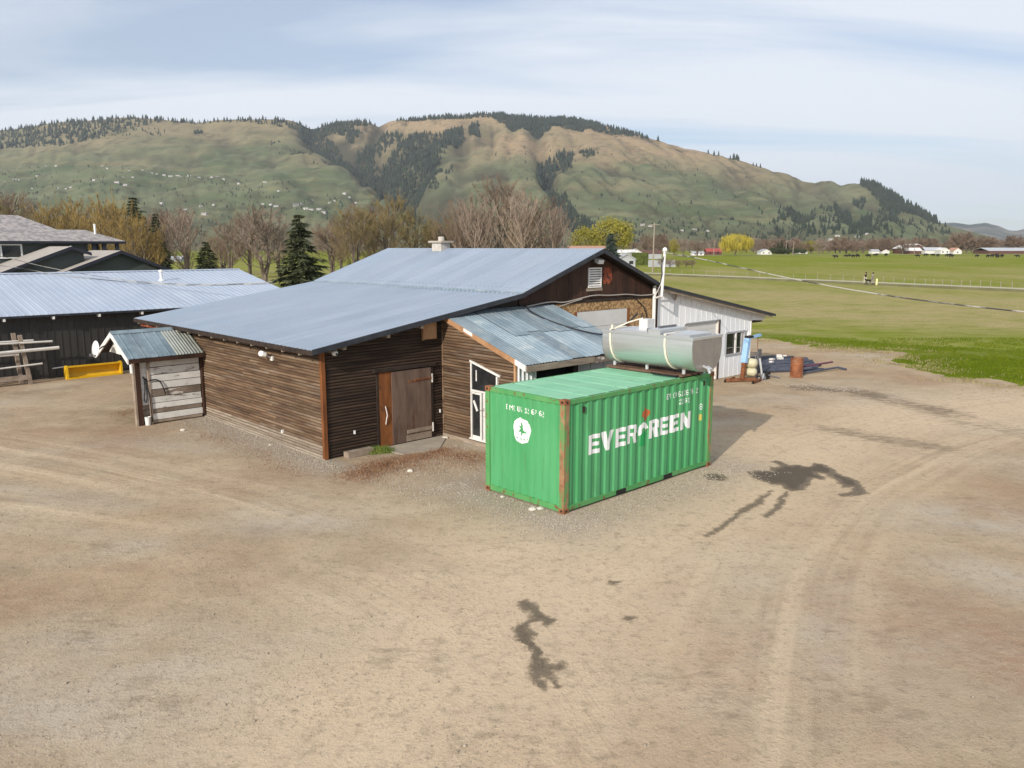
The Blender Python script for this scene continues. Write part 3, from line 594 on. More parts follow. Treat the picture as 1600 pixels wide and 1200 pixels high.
sow([(620, 198), (640, 195), (700, 191), (780, 188), (830, 193), (880, 193), (930, 202), (1000, 219), (1012, 223), (985, 221), (962, 219), (935, 215), (905, 205), (870, 205), (845, 213), (800, 214), (790, 206), (770, 194), (720, 195), (660, 198)], 1500, 10, 19)
sow([(845, 196), (880, 194), (930, 203), (905, 214), (880, 208), (850, 206)], 350)
sow([(480, 197), (600, 199), (580, 203), (555, 207), (575, 213), (560, 222), (548, 214), (530, 206), (500, 208)], 350)
sow([(836, 252), (848, 246), (860, 252), (878, 240), (895, 244), (884, 258), (866, 262), (858, 278), (850, 288), (838, 280)], 320)
sow([(876, 252), (890, 250), (890, 266), (876, 268)], 60); sow([(850, 290), (862, 290), (885, 318), (902, 335), (896, 342), (876, 325), (856, 308)], 170)
sow([(585, 225), (560, 240), (575, 246), (605, 232)], 90, thin=.4); sow([(650, 262), (640, 292), (690, 290), (672, 262)], 160, 9, 16, .4); sow([(680, 256), (712, 264), (700, 286), (674, 270)], 60, 9, 15, .5); sow([(640, 282), (690, 268), (640, 300)], 90)
sow([(900, 246), (932, 248), (930, 256), (900, 256)], 60, 8, 14, .4)
for x0 in (1096, 1105, 1112, 1130, 1134, 1142, 1165, 1170, 1176, 1020): FP.append((x0, interp(x0, SIL) + 1, rng.uniform(13, 24)))
sow([(1134, 249), (1143, 251), (1143, 257), (1134, 256)], 14)
sow([(1330, 289), (1350, 292), (1400, 321), (1450, 347), (1452, 352), (1420, 342), (1380, 332), (1352, 308), (1332, 296)], 480, 12, 24)
sow([(1288, 312), (1312, 322), (1328, 344), (1310, 346), (1292, 330)], 150); sow([(1214, 330), (1240, 332), (1256, 350), (1228, 346)], 110, 10, 18)
sow([(1325, 336), (1350, 336), (1352, 366), (1318, 370)], 170, 9, 18, .3); sow([(1200, 320), (1440, 346), (1490, 368), (1200, 372)], 330, 8, 16, .5)
sow([(1320, 308), (1340, 310), (1338, 318), (1322, 318)], 24); sow([(1360, 318), (1390, 330), (1388, 345), (1362, 332)], 60, 9, 16)
sow([(430, 222), (540, 262), (540, 270), (450, 250)], 90, 6, 12, .45); sow([(322, 210), (334, 208), (336, 214), (322, 216)], 14)
sow([(200, 208), (300, 212), (270, 222), (190, 222)], 36, 9, 14)
sow([(0, 268), (300, 272), (640, 320), (720, 372), (0, 372)], 800, 4, 10, .52); sow([(760, 345), (1400, 352), (1480, 372), (1480, 386), (760, 386)], 900, 4, 10, .45); sow([(720, 220), (1200, 280), (1200, 350), (760, 340)], 130, 5, 11, .45)
FP = np.array(FP); pos = hill_point(FP[:, 0], FP[:, 1]); pos[:, 2] -= 1.5
FP[:, 2] *= np.where(FP[:, 2] > 10, 1.22, 1.1)
cones(pos, FP[:, 2], FP[:, 2] * rng.uniform(.20, .33, len(FP)), 'hill_forest', 'dark conifer woods in the gullies and along the ridge of the hill')
M['weed_edge'] = mat('straw weeds', (0.22, 0.185, 0.085), (0.34, 0.29, 0.15), 0.9, scale=1.2)

# ------------------------------------------------------------------ the barn
def zl(u): return 3.17 + (u + 0.52) * 0.1515          # left lean roof (top face)
UK, UR, UK2, UE2 = 7.4, 11.35, 15.0, 24.1              # kink, ridge, right kink, right eave
ZK, ZR = 4.37, 5.76
def ztop(u):
    if u < UK: return zl(u)
    if u < UR: return ZK + (u - UK) / (UR - UK) * (ZR - ZK)
    if u < UK2: return ZR - (u - UR) / (UK2 - UR) * (ZR - ZK)
    return ZK - (u - UK2) / (UE2 - UK2) * (ZK - 2.72)
VB = 13.0
barn = thing('barn', 'long brown timber barn under a wide pale blue grey metal roof', 'barn', (0, 0, 0))
BH = 0.0885
def board(L, h=BH, d=0.030):
    """one rounded siding board lying along x"""
    prof = [(0.0, 0.0), (-0.014, 0.002), (-d, h * 0.30), (-d, h * 0.62), (-0.012, h - 0.016), (0.0, h - 0.013)]
    mb = MB(); V = [(0, y, z) for y, z in prof] + [(L, y, z) for y, z in prof]; n = len(prof)
    mb.add(V, [(i, i + n, i + 1 + n, i + 1) for i in range(n - 1)] + [tuple(range(n)), tuple(range(2 * n - 1, n - 1, -1))]); return mb
BOARDS = {}
def put_board(parent, m, a, b, z, wall, name='siding_board'):
    """wall: ('front', v) runs along u facing -v; ('side', u) runs along v facing -u"""
    L = round(b - a, 2)
    if L < 0.12: return
    key = (L, m.name)
    if key not in BOARDS: BOARDS[key] = mesh_of('siding_board', board(L), m)
    o = bpy.data.objects.new(name, BOARDS[key]); C.objects.link(o); o.parent = parent
    og = ORG[parent.name]; tilt = random.uniform(-0.0016, 0.0016)
    if wall[0] == 'front': o.location = (a - og[0], wall[1] - og[1] + random.uniform(-.004, .003), z - og[2]); o.rotation_euler = (0, tilt, 0)
    else: o.location = (wall[1] - og[0] + random.uniform(-.004, .003), b - og[1], z - og[2]); o.rotation_euler = (0, tilt, -math.pi / 2)
# core walls behind the boards
mb = MB().box(0.02, 0.16, 0.06, VB - 0.04, 0, 3.05); part('side_wall', mb, M['wood_black'], barn)
mb = MB(); poly = [(0.02, 0), (UK2 + .3, 0), (UK2 + .3, ztop(UK2 + .3) - .1), (UK2, ztop(UK2) - .1), (UR, ZR - .1), (UK, ZK - .1), (0.02, zl(0) - .1)]
mb.prism(poly, 1, 0.03, 0.15) ; part('gable_wall', mb, M['wood_black'], barn)
mb = MB().prism([(u, z) for u, z in poly], 1, VB - .03, VB + .09); part('rear_wall', mb, M['wood_black'], barn)
nrow = 35
for r in range(nrow):
    z = 0.02 + r * BH
    if z + BH > 3.10: break
    mlow = M['wood_grey'] if r < 4 else M['wood_side']
    cuts = [0.03]
    x = random.uniform(2.5, 5.0)
    while x < VB - 1.5: cuts.append(x); x += random.uniform(3.2, 5.2)
    cuts.append(VB)
    for a, b in zip(cuts[:-1], cuts[1:]): put_board(barn, mlow, a + .004, b - .004, z, ('side', 0.02))
DU0, DU1, DZ = 1.80, 3.72, 2.27
for r in range(46):
    z = 0.02 + r * BH; zt = z + BH
    a = 0.0 + 0.12
    need = (zt + 0.10 - 3.17) / 0.1515 - 0.52
    a = max(a, need)
    if a > 4.1: break
    if z < DZ:
        put_board(barn, M['wood_front'], a, DU0 - .06, z, ('front', 0.03)); put_board(barn, M['wood_front'], DU1 + .08, 4.19, z, ('front', 0.03))
    else: put_board(barn, M['wood_front'], a, 4.19, z, ('front', 0.03))
part('corner_board', MB().box(-0.045, 0.07, -0.045, 0.03, 0.02, 3.08).box(-.045, .02, .03, .07, .02, 3.08), M['rust_wood'], barn, 'orange brown corner board at the near corner')
# sill and foundation strip
part('foundation', MB().box(-0.05, 0.02, -0.02, VB, -0.05, 0.03), M['concrete'], barn)
# the plank door
fr = part('door_frame', MB().box(DU0 - .06, DU0, -0.03, .03, 0.02, DZ + .02).box(DU1, DU1 + .08, -.03, .03, .02, DZ + .02).box(DU0 - .16, DU1 + .16, -.075, .03, DZ + .02, DZ + .11), M['wood_black'], barn)
part('door_edge', MB().box(DU0 + .015, DU0 + .46, -.022, .02, 0.05, DZ), M['rust_wood'], barn, 'orange brown strip of the door beside the handle')
dr = part('door', MB().box(DU0 + .46, DU1 - .01, -.045, .02, 0.06, DZ - .02), M['door_wood'], barn, 'brown plywood door')
part('strap_hinge', MB().box(2.78, DU1 + .05, -.065, -.045, 00.31, .42), M['rail_brown'], dr, 'pale strap hinge low on the door')
part('strap_hinge', MB().box(3.1, DU1 + .05, -.07, -.045, 1.90, 1.95).box(2.85, 3.28, -.055, -.045, 1.86, 1.92), M['rust'], dr, 'rusty hinge high on the door')
part('hinge_knuckle', MB().tube([(DU1 + .03, -.06, .24), (DU1 + .03, -.06, .52)], .026, 8), M['rail_white'], dr)
part('hinge_knuckle', MB().tube([(DU1 + .03, -.06, 1.78), (DU1 + .03, -.06, 2.05)], .026, 8), M['rail_white'], dr)
part('kick_plate', MB().box(2.75, DU1 - .02, -.053, -.045, .07, .26), M['rail_brown'], dr)
part('door_handle', MB().tube([(DU0 + .21, -.05, 1.26), (DU0 + .24, -.07, 1.08), (DU0 + .25, -.075, .98), (DU0 + .22, -.07, .86), (DU0 + .21, -.05, .72)], .014, 6), M['white_trim'], barn)
# brown gable panels above the lean-to
for u0 in np.arange(7.5, 15.05, 0.61):
    u1 = min(u0 + .60, 15.1); zb = 3.86 if u0 > 9.3 else 3.6
    pts = [(u0, zb), (u1, zb), (u1, ztop(u1) - .12)] + ([(UR, ZR - .12)] if u0 < UR < u1 else []) + [(u0, ztop(u0) - .12)]
    part('wall_panel', MB().prism(pts, 1, -.012 + random.uniform(-.004, .004), .03), M['wood_gable'], barn)
part('wall_batten', MB().box(7.5, 15.1, -.05, -.014, 3.88, 3.98), M['wood_black'], barn)
part('upper_band', MB().box(4.25, 7.5, -.02, .03, 3.3, 3.86), M['wood_gable'], barn)
for k, u0 in enumerate(np.arange(9.2, 15.0, 1.22)): part('strand_board_panel', MB().box(u0, min(u0 + 1.21, 15.02), -.03, .03, 3.56, 3.875), M['osb'], barn)
part('strand_board_panel', MB().box(13.42, 14.98, -.028, .03, 0.3, 3.555), M['osb'], barn)
part('strand_board_panel', MB().box(9.2, 10.32, -.028, .03, 0.3, 3.555), M['osb'], barn)
gd = part('garage_door', MB().box(10.38, 13.3, -.012, .02, .02, 3.55), M['off_white'], barn, 'off white sectional garage door')
for k in range(6): part('door_section', MB().box(10.40, 13.28, -.034, -.012, .05 + k * .585, .05 + k * .585 + .565), M['off_white'], gd)
part('door_jamb', MB().box(13.3, 13.42, -.045, .03, .02, 3.56), M['rust_wood'], barn)
part('door_jamb', MB().box(10.26, 10.38, -.045, .03, .02, 3.56), M['rust_wood'], barn)
part('corner_post', MB().box(15.02, 15.22, -.06, .03, 0, 4.2), M['wood_gable'], barn)
vt = part('gable_vent', MB().box(10.98, 11.72, -.05, -.016, 4.40, 4.45).box(10.98, 11.72, -.05, -.016, 5.08, 5.13).box(10.98, 11.03, -.05, -.016, 4.45, 5.08).box(11.67, 11.72, -.05, -.016, 4.45, 5.08), M['white_trim'], barn, 'white louvred vent')
part('vent_back', MB().box(11.03, 11.67, -.03, -.018, 4.45, 5.08), M['glass'], vt)
for k in range(7):
    z0 = 4.475 + k * .087; mb = MB(); mb.add([(11.03, -.055, z0), (11.67, -.055, z0), (11.67, -.03, z0 + .05), (11.03, -.03, z0 + .05), (11.03, -.05, z0 - .008), (11.67, -.05, z0 - .008), (11.67, -.026, z0 + .042), (11.03, -.026, z0 + .042)],
        [(0, 1, 2, 3), (7, 6, 5, 4), (0, 4, 5, 1), (3, 2, 6, 7)]); part('louvre', mb, M['white_trim'], vt)
part('red_patch', MB().prism([(11.86, 4.52), (12.15, 4.50), (12.36, 4.62), (12.33, 5.0), (12.2, 5.13), (11.84, 5.12)], 1, -.027, -.019), M['red_patch'], barn, 'flaking red patch beside the vent')
part('vent_patch', MB().box(10.9, 11.8, -.026, -.018, 4.28, 4.39), M['wood_grey'], barn)
# roof: sheets about 0.9 m wide, each its own part
def sheet(L, wd, ribs, rh, t=0.012, rw=0.03):
    """a ribbed sheet: length along +x, ribs across y"""
    ys = [0.0]; zs = [0.0]
    for k in range(ribs):
        c = (k + .5) * wd / ribs
        ys += [c - rw, c - rw * .45, c + rw * .45, c + rw]; zs += [0, rh, rh, 0]
    ys.append(wd); zs.append(0.0); n = len(ys); mb = MB()
    V = [(0, y, z) for y, z in zip(ys, zs)] + [(L, y, z) for y, z in zip(ys, zs)]
    V += [(0, y, z - t) for y, z in zip(ys, zs)] + [(L, y, z - t) for y, z in zip(ys, zs)]
    F = [(i, i + n, i + 1 + n, i + 1) for i in range(n - 1)] + [(2 * n + i, 2 * n + i + 1, 3 * n + i + 1, 3 * n + i) for i in range(n - 1)]
    F += [(i, i + 1, 2 * n + i + 1, 2 * n + i) for i in range(n - 1)] + [(n + i + 1, n + i, 3 * n + i, 3 * n + i + 1) for i in range(n - 1)]
    F += [(0, 2 * n, 3 * n, n), (n - 1, 2 * n - 1, 4 * n - 1, 3 * n - 1)]
    mb.add(V, F); return mb
def lay_sheets(parent, me, p0, direc, across, count, step, name='roof_sheet', lift=0.0):
    """copies of one sheet laid side by side; p0 in barn coordinates"""
    x = Vector(direc).normalized(); y = Vector(across).normalized(); z = x.cross(y); og = Vector(ORG[parent.name])
    for k in range(count):
        o = bpy.data.objects.new(name, me); C.objects.link(o); o.parent = parent
        p = Vector(p0) + y * (k * step) + z * (lift * (k % 2) + random.uniform(-.0015, .0015)) - og
        o.matrix_local = Matrix(((x.x, y.x, z.x, p.x), (x.y, y.y, z.y, p.y), (x.z, y.z, z.z, p.z), (0, 0, 0, 1)))
V0, V1 = -0.42, VB + 0.05; NS = 15; SW = (V1 - V0) / NS
s1 = Vector((UK + .52, 0, ZK - 3.17)); me1 = mesh_of('roof_sheet', sheet(s1.length + .03, SW - .004, 4, .016), M['roof_sky_tint'])
lay_sheets(barn, me1, (-.52, V0, 3.17), s1, (0, 1, 0), NS, SW)
s2 = Vector((UR - UK, 0, ZR - ZK)); me2 = mesh_of('roof_sheet', sheet(s2.length + .05, SW - .004, 4, .016), M['roof_sky_tint'])
lay_sheets(barn, me2, (UK - .06, V0, ZK + .035), s2, (0, 1, 0), NS, SW)
s3 = Vector((UR - UK2, 0, ZR - ZK)); me3 = mesh_of('roof_sheet', sheet(s3.length, SW - .004, 4, .016), M['roof_sky_tint'])
lay_sheets(barn, me3, (UK2, V1, ZK), s3, (0, -1, 0), NS, SW)
part('roof_deck', MB().prism([(-.5, 3.155), (UK, ZK - .015), (UR, ZR - .015), (UK2, ZK - .015), (UK2, ZK - .07), (UR, ZR - .075), (UK, ZK - .075), (-.5, 3.09)], 1, V0 + .03, V1 - .03), M['wood_black'], barn)
rc = MB().prism([(UR - .17, ZR - .02), (UR, ZR + .06), (UR + .17, ZR - .02), (UR + .16, ZR - .035), (UR, ZR + .045), (UR - .16, ZR - .035)], 1, V0 - .01, V1 + .01)
part('ridge_cap', rc, M['roof_sky_tint'], barn)
mb = MB()
for k in range(44): v = V0 + .2 + k * .3; mb.box(UR - .19, UR - .16, v, v + .07, ZR - .03, ZR + .005)
part('ridge_closure', mb, M['galv'], barn, kind='stuff')
part('flashing', MB().box(UK - .085, UK - .06, V0, V1, ZK - .004, ZK + .034), M['galv'], barn)
mb = MB()
for k in range(60):
    v = V0 + .1 + k * .22
    mb.box(UK - .30, UK - .27, v, v + .12, ZK - .024, ZK - .016 + .012); mb.box(UK + .22, UK + .25, v, v + .1, ZK + .14, ZK + .157)
part('screw_line', mb, M['galv'], barn, kind='stuff')
# verge trim along the gable and eave boards
def verge(a, b, th=.17, top=.02): 
    return [(a[0], a[1] + top), (b[0], b[1] + top), (b[0], b[1] - th), (a[0], a[1] - th)]
for a, b in (((-.53, 3.17), (UK, ZK)), ((UK, ZK + .03), (UR, ZR + .03)), ((UR, ZR + .03), (UK2, ZK + .03))):
    part('verge_trim', MB().prism(verge(a, b, .13), 1, V0 - .035, V0 - .002), M['fascia'], barn)
part('eave_board', MB().box(-.535, -.505, V0, V1, 3.03, 3.155), M['wood_black'], barn)
for k in range(14): v = .3 + k * .95; part('rafter_end', MB().box(-.5, .02, v, v + .07, 2.97, 3.09), M['wood_grey'], barn)
for u in (0.45, 1.9, 3.1): part('outrigger', MB().box(u, u + .1, -.40, .03, zl(u) - .22, zl(u) - .085), M['wood_grey'], barn)
part('eave_plate', MB().prism([(0.0, 2.97), (4.2, zl(4.2) - .27), (4.2, zl(4.2) - .09), (0.0, zl(0) - .09)], 1, -.004, .028), M['wood_front'], barn)
part('red_board', MB().box(-.30, -.27, 9.2, 13, 2.86, 2.98), M['red_patch'], barn)
ch = part('chimney', MB().box(11.0, 11.5, 8.5, 9.15, 5.5, 6.06), M['block'], barn, 'pale block chimney on the ridge')
part('chimney_cap', MB().box(10.9, 11.6, 8.35, 9.3, 6.06, 6.14), M['concrete'], ch)
part('flue', MB().lathe([(.13, 6.14), (.14, 6.30), (.11, 6.32)], (11.25, 8.8, 0), 10), M['block'], ch)
part('loft_hatch', MB().box(3.42, 3.92, -.10, -.03, 3.12, 3.62).box(3.40, 3.43, -.11, -.02, 3.10, 3.64), M['rake_wood'], barn, 'orange plywood hatch under the verge')
part('outlet_box', MB().box(.93, .97, -.05, 0, .60, .70), M['white_plastic'], barn); part('outlet_box', MB().box(4.05, 4.08, -.05, 0, .78, .88), M['white_plastic'], barn)
part('outlet_box', MB().box(-.06, 0, 2.36, 2.43, .38, .47), M['white_plastic'], barn)

# ------------------------------------------------------------------ white workshop wing at the right
wing = thing('workshop', 'white ribbed metal workshop wing joined to the right end of the barn', 'building', (15.25, 0, 0))
WU1 = 22.6
def ztw(u): return ztop(u) - .13
xs = np.arange(15.24, WU1, .40)
for u0 in xs:
    u1 = min(u0 + .392, WU1)
    zs_ = [(0.02, ztw)]
    lo = 0.02
    if u1 > 17.36 and u0 < 19.92: lo = 2.66
    spans = [(lo, None)]
    if u1 > 20.5 and u0 < 22.1: spans = [(.02, 1.02), (2.03, None)]
    for a, b in spans:
        pts = [(u0, a), (u1, a), (u1, ztw(u1) if b is None else b), (u0, ztw(u0) if b is None else b)]
        o = part('wall_sheet', MB().prism(pts, 1, -.012, .03), M['white_metal'], wing)
        part('rib', MB().box(u0, u0 + .026, -.022, -.012, a + .002, (ztw(u0) if b is None else b) - .004), M['white_metal'], o)
part('wall_core', MB().prism([(15.26, .02), (17.3, .02), (17.3, 2.7), (19.96, 2.7), (19.96, .02), (20.42, .02), (20.42, 2.1), (22.15, 2.1), (22.15, .9), (20.5, .9), (20.5, .02), (WU1 - .01, .02), (WU1 - .01, ztw(WU1) - .01), (15.26, ztw(15.26) - .01)], 1, .031, .10), M['off_white'], wing)
part('side_wall', MB().box(WU1 - .1, WU1, .1, VB, .02, 2.75), M['white_metal'], wing)
part('rear_wall', MB().prism([(15.3, .02), (WU1, .02), (WU1, ztw(WU1)), (15.3, ztw(15.3))], 1, VB - .1, VB), M['white_metal'], wing)
part('corner_trim', MB().box(WU1 - .02, WU1 + .05, -.04, .06, .02, ztw(WU1)), M['white_trim'], wing)
part('porch_gable', MB().prism([(WU1 + .05, 2.50), (23.7, 2.43), (24.0, 2.62), (WU1 + .05, ztw(WU1))], 1, -.02, .03), M['white_metal'], wing)
part('porch_beam', MB().box(WU1 + .05, 23.7, .03, .12, 2.36, 2.48), M['wood_black'], wing)
part('roof', MB().prism([(UK2 - .02, ZK), (UE2, 2.72), (UE2, 2.64), (UK2 - .02, ZK - .08)], 1, V0, V1), M['shingle'], wing)
part('verge_trim', MB().prism(verge((UK2, ZK), (UE2 + .02, 2.72), .10, .015), 1, V0 - .03, V0 - .002), M['fascia'], wing)
part('rafter', MB().prism(verge((UK2, ZK - .11), (UE2 - .2, 2.66), .09, 0), 1, V0 + .02, V0 + .06), M['wood_grey'], wing)
part('knee_brace', MB().bar((16.4, -.06, 3.75), (16.05, V0 + .05, 4.05), .06, .09), M['wood_grey'], wing)
rd = part('roller_door', MB().box(17.38, 19.86, .08, .12, .02, 2.66), M['off_white'], wing)
for k in range(8): part('door_slat', MB().box(17.40, 19.84, .066, .08, .05 + k * .325, .05 + k * .325 + .31), M['off_white'], rd)
part('door_jamb', MB().box(19.86, 19.95, -.04, .1, .02, 2.7), M['wood_gable'], wing, 'dark brown jamb of the roller door')
part('door_jamb', MB().box(19.78, 19.86, -.02, .08, .02, 2.64), M['rail_white'], wing, 'pinkish white inner jamb')
part('door_head', MB().box(17.3, 19.95, -.035, .1, 2.66, 2.71), M['far_grey'], wing)
wn = part('window', MB().box(20.46, 22.14, -.04, .06, 2.0, 2.08).box(20.46, 22.14, -.05, .06, .98, 1.07).box(20.46, 20.54, -.04, .06, 1.07, 2.0).box(22.06, 22.14, -.04, .06, 1.07, 2.0).box(21.28, 21.36, -.03, .05, 1.07, 2.0).box(21.82, 21.88, -.03, .05, 1.07, 2.0), M['far_grey'], wing, 'window with a grey frame')
part('pane', MB().box(20.54, 21.28, .02, .03, 1.07, 2.0), M['glass'], wn); part('pane', MB().box(21.36, 21.82, .02, .03, 1.07, 2.0), M['glass'], wn); part('pane', MB().box(21.88, 22.06, .02, .03, 1.07, 2.0), M['cloth_pale'], wn)
part('mullion', MB().box(21.27, 21.37, -.045, .0, 1.07, 2.0), M['white_trim'], wn)
part('blind', MB().box(21.40, 21.80, .012, .019, 1.28, 1.32).box(20.6, 21.2, .012, .019, 1.33, 1.36), M['inner_grey'], wn)

# ------------------------------------------------------------------ the lean-to with the patched metal roof
lt = thing('lean_to', 'brown sided lean-to with patched grey metal roof against the barn front', 'lean-to shed', (4.2, 0, 0))
SL = (3.88 - 2.66) / 3.75
def zt(v): return 3.88 + v * SL                      # roof top over v (v is negative)
ULR = 9.15
part('side_wall', MB().prism([(-3.3, 0.1), (-2.53, .1), (-2.53, 2.2), (-1.37, 2.48), (-1.37, .1), (-.02, .1), (-.02, zt(0) - .1), (-3.3, zt(-3.3) - .1)], 0, 4.225, 4.30), M['wood_black'], lt)
for r in range(45):
    z = .13 + r * BH; ztp = z + BH
    vmin = max(-3.24, (ztp + .09 - 3.88) / SL)
    if vmin > -.15: break
    segs = [(vmin, -.06)]
    if z < 2.49:
        hi = -1.39; lo = -2.55
        vt_ = -1.37 - (2.48 - ztp) / (2.48 - 2.2) * 1.16 if ztp > 2.2 else lo
        segs = [(vmin, min(vt_, hi) - .03), (hi + .03, -.06)] if vt_ < hi else [(vmin, -.06)]
    for a, b in segs: put_board(lt, M['wood_side'], a, b, z, ('side', 4.225))
part('inner_corner', MB().box(4.18, 4.24, -.06, -.005, .1, 3.72), M['wood_side'], lt)
part('corner_board', MB().box(4.17, 4.24, -3.31, -3.24, .1, zt(-3.3) - .1), M['rake_wood'], lt)
part('sill', MB().box(4.14, 4.30, -3.3, -.05, 0, .12), M['wood_grey'], lt)
# odd shaped window over a glazed door
w1 = part('window', MB().add([(4.16, -1.34, 2.56), (4.16, -2.66, 2.24), (4.16, -2.66, 2.18), (4.16, -1.34, 2.50), (4.24, -1.34, 2.56), (4.24, -2.66, 2.24), (4.24, -2.66, 2.18), (4.24, -1.34, 2.50)],
     [(3, 2, 1, 0), (4, 5, 6, 7), (0, 1, 5, 4), (2, 3, 7, 6), (1, 2, 6, 5), (3, 0, 4, 7)]).box(4.165, 4.235, -1.42, -1.37, .2, 2.47).box(4.165, 4.235, -2.55, -2.50, .2, 2.19).box(4.165, 4.235, -2.50, -1.42, 1.63, 1.68).box(4.15, 4.25, -2.6, -1.32, .15, .2), M['white_trim'], lt, 'white framed window with a slanting head')
part('pane', MB().prism([(-2.50, 1.70), (-1.42, 1.68), (-1.42, 2.46), (-2.50, 2.21)], 0, 4.19, 4.20), M['glass'], w1)
part('reflected_strip', MB().box(4.178, 4.188, -1.64, -1.60, 1.95, 2.28), M['white_trim'], w1)
part('sash', MB().box(4.172, 4.228, -1.86, -1.79, .2, 1.62).box(4.172, 4.228, -2.02, -1.93, .2, 1.62).box(4.172, 4.228, -1.79, -1.44, .2, .29).box(4.172, 4.228, -1.79, -1.44, 1.55, 1.62), M['white_paint'], w1)
part('pane', MB().box(4.195, 4.205, -1.79, -1.44, .29, 1.55), M['glass'], w1); part('pane', MB().box(4.195, 4.205, -2.5, -2.02, .9, 1.62), M['glass'], w1)
part('lower_panel', MB().box(4.185, 4.215, -2.5, -2.02, .2, .9), M['rail_brown'], w1)
part('brace_strip', MB().bar((4.18, -1.50, 1.35), (4.18, -1.66, 1.05), .02, .07), M['white_trim'], w1)
# roof sheets in two courses
for k in range(8):
    u0 = 4.13 + k * .63; wd_ = .645 if k < 7 else ULR - u0
    if k == 0: segs = [(-3.76, 0.0)]
    elif k == 1: segs = [(-3.76, -.1)]
    else: segs = [(-3.76 + random.uniform(-.03, .03), -1.55 - .1 * (k % 3)), (-1.85 - .1 * (k % 3), 0.0)]
    for j, (a, b) in enumerate(segs):
        L = math.hypot(b - a, (b - a) * SL)
        me = mesh_of('roof_sheet', sheet(L, wd_, 5 if k < 2 else 3, .014 if k < 2 else .010, .006, .028), M['galv'])
        lay_sheets(lt, me, (u0 + wd_, a, zt(a) + .004 * (k % 3) + .022 * j), (0, 1, SL), (-1, 0, 0), 1, 1)
part('roof_deck', MB().prism([(-3.72, zt(-3.72) - .012), (0, zt(0) - .012), (0, zt(0) - .07), (-3.72, zt(-3.72) - .07)], 0, 4.16, ULR - .03), M['wood_black'], lt)
part('rake_board', MB().prism([(-3.35, zt(-3.35) - .01), (.02, zt(.02) - .01), (.02, zt(.02) - .16), (-3.35, zt(-3.35) - .16)], 0, 4.105, 4.135), M['rake_wood'], lt, 'orange brown rake board')
part('rake_board', MB().prism([(-3.78, zt(-3.78) - .005), (-3.35, zt(-3.35) - .005), (-3.35, zt(-3.35) - .15), (-3.78, zt(-3.78) - .17)], 0, 4.10, 4.13), M['white_trim'], lt, 'white lower end of the rake board')
part('patch', MB().prism([(-1.55, zt(-1.55) + .0), (-1.15, zt(-1.15) + .0), (-1.15, zt(-1.15) - .1), (-1.55, zt(-1.55) - .1)], 0, 4.095, 4.104), M['white_trim'], lt)
part('fascia', MB().box(4.14, 7.0, -3.80, -3.765, 2.46, 2.635), M['wood_grey'], lt); part('fascia', MB().box(7.02, ULR, -3.79, -3.765, 2.44, 2.61), M['bare_paint'], lt)
part('ribbed_panel', MB().box(4.26, 4.98, -3.33, -3.30, .05, 2.62), M['white_metal'], lt)
for k in range(5): part('rib', MB().box(4.27 + k * .165, 4.30 + k * .165, -3.355, -3.33, .05, 2.60), M['white_metal'], lt)
part('opening', MB().box(4.98, 6.55, -3.10, -3.05, .05, 2.5), M['interior'], lt, 'open doorway with its shade painted black'); part('opening_side', MB().box(4.98, 5.0, -3.30, -3.1, .05, 2.5), M['wood_black'], lt)  # near-black panel stands in for the shade inside the doorway
part('door_post', MB().box(6.55, 6.75, -3.36, -3.28, .05, 2.52), M['wood_black'], lt)
for k in range(4): part('front_panel', MB().box(6.76 + k * .6, 7.34 + k * .6, -3.34, -3.29, .05, 2.5), M['far_grey'], lt)
part('end_wall', MB().prism([(-3.3, .05), (0, .05), (0, zt(0) - .08), (-3.3, zt(-3.3) - .08)], 0, ULR - .15, ULR - .08), M['far_grey'], lt)

# ------------------------------------------------------------------ little white shed on the barn's long side
sh = thing('pump_shed', 'small shed of peeling white boards with a blue grey metal roof', 'shed', (-1.0, 9.2, 0))
ZRS, VRS, VE0, VE1, UL = 3.06, 9.25, 7.72, 10.75, -2.55
def zs(v): return ZRS - abs(v - VRS) * (ZRS - 2.30) / (VRS - VE0)
L = math.hypot(VRS - VE0, ZRS - 2.30)
k = 0; u = UL
for wd_, mm in ((.36, 'galv_shed'), (.40, 'galv_shed'), (.40, 'galv_shed'), (.40, 'galv_shed'), (.30, 'galv_pale'), (.30, 'galv_pale'), (.33, 'galv_pale')):
    me = mesh_of('roof_sheet', sheet(L + .02, wd_ - .004, 1 if mm == 'galv_shed' else 3, .02, .008, .025), M[mm])
    lay_sheets(sh, me, (u + wd_, VE0, 2.30 + .003 * (k % 2)), (0, VRS - VE0, ZRS - 2.30), (-1, 0, 0), 1, 1)
    lay_sheets(sh, me, (u, VE1, 2.30 + .003 * (k % 2)), (0, VRS - VE1, ZRS - 2.30), (1, 0, 0), 1, 1); u += wd_; k += 1
part('ridge_cap', MB().prism([(VRS - .16, ZRS - .055), (VRS, ZRS + .045), (VRS + .16, ZRS - .055), (VRS, ZRS + .03)], 0, UL - .02, -.03), M['galv_shed'], sh)
part('roof_deck', MB().prism([(VE0 + .03, 2.285), (VRS, ZRS - .015), (VE1 - .03, 2.285), (VE1 - .03, 2.22), (VRS, ZRS - .09), (VE0 + .03, 2.22)], 0, UL + .04, -.03), M['wood_black'], sh)
part('eave_board', MB().box(UL + .02, -.03, VE0 - .01, VE0 + .025, 2.15, 2.285), M['wood_gable'], sh)
for s in (-1, 1):
    e = VRS + s * (VRS - VE0)
    part('barge_board', MB().prism([(VRS, ZRS - .0), (e, 2.29), (e, 2.13), (VRS, ZRS - .16)], 0, UL - .02, UL + .02), M['white_trim'], sh)
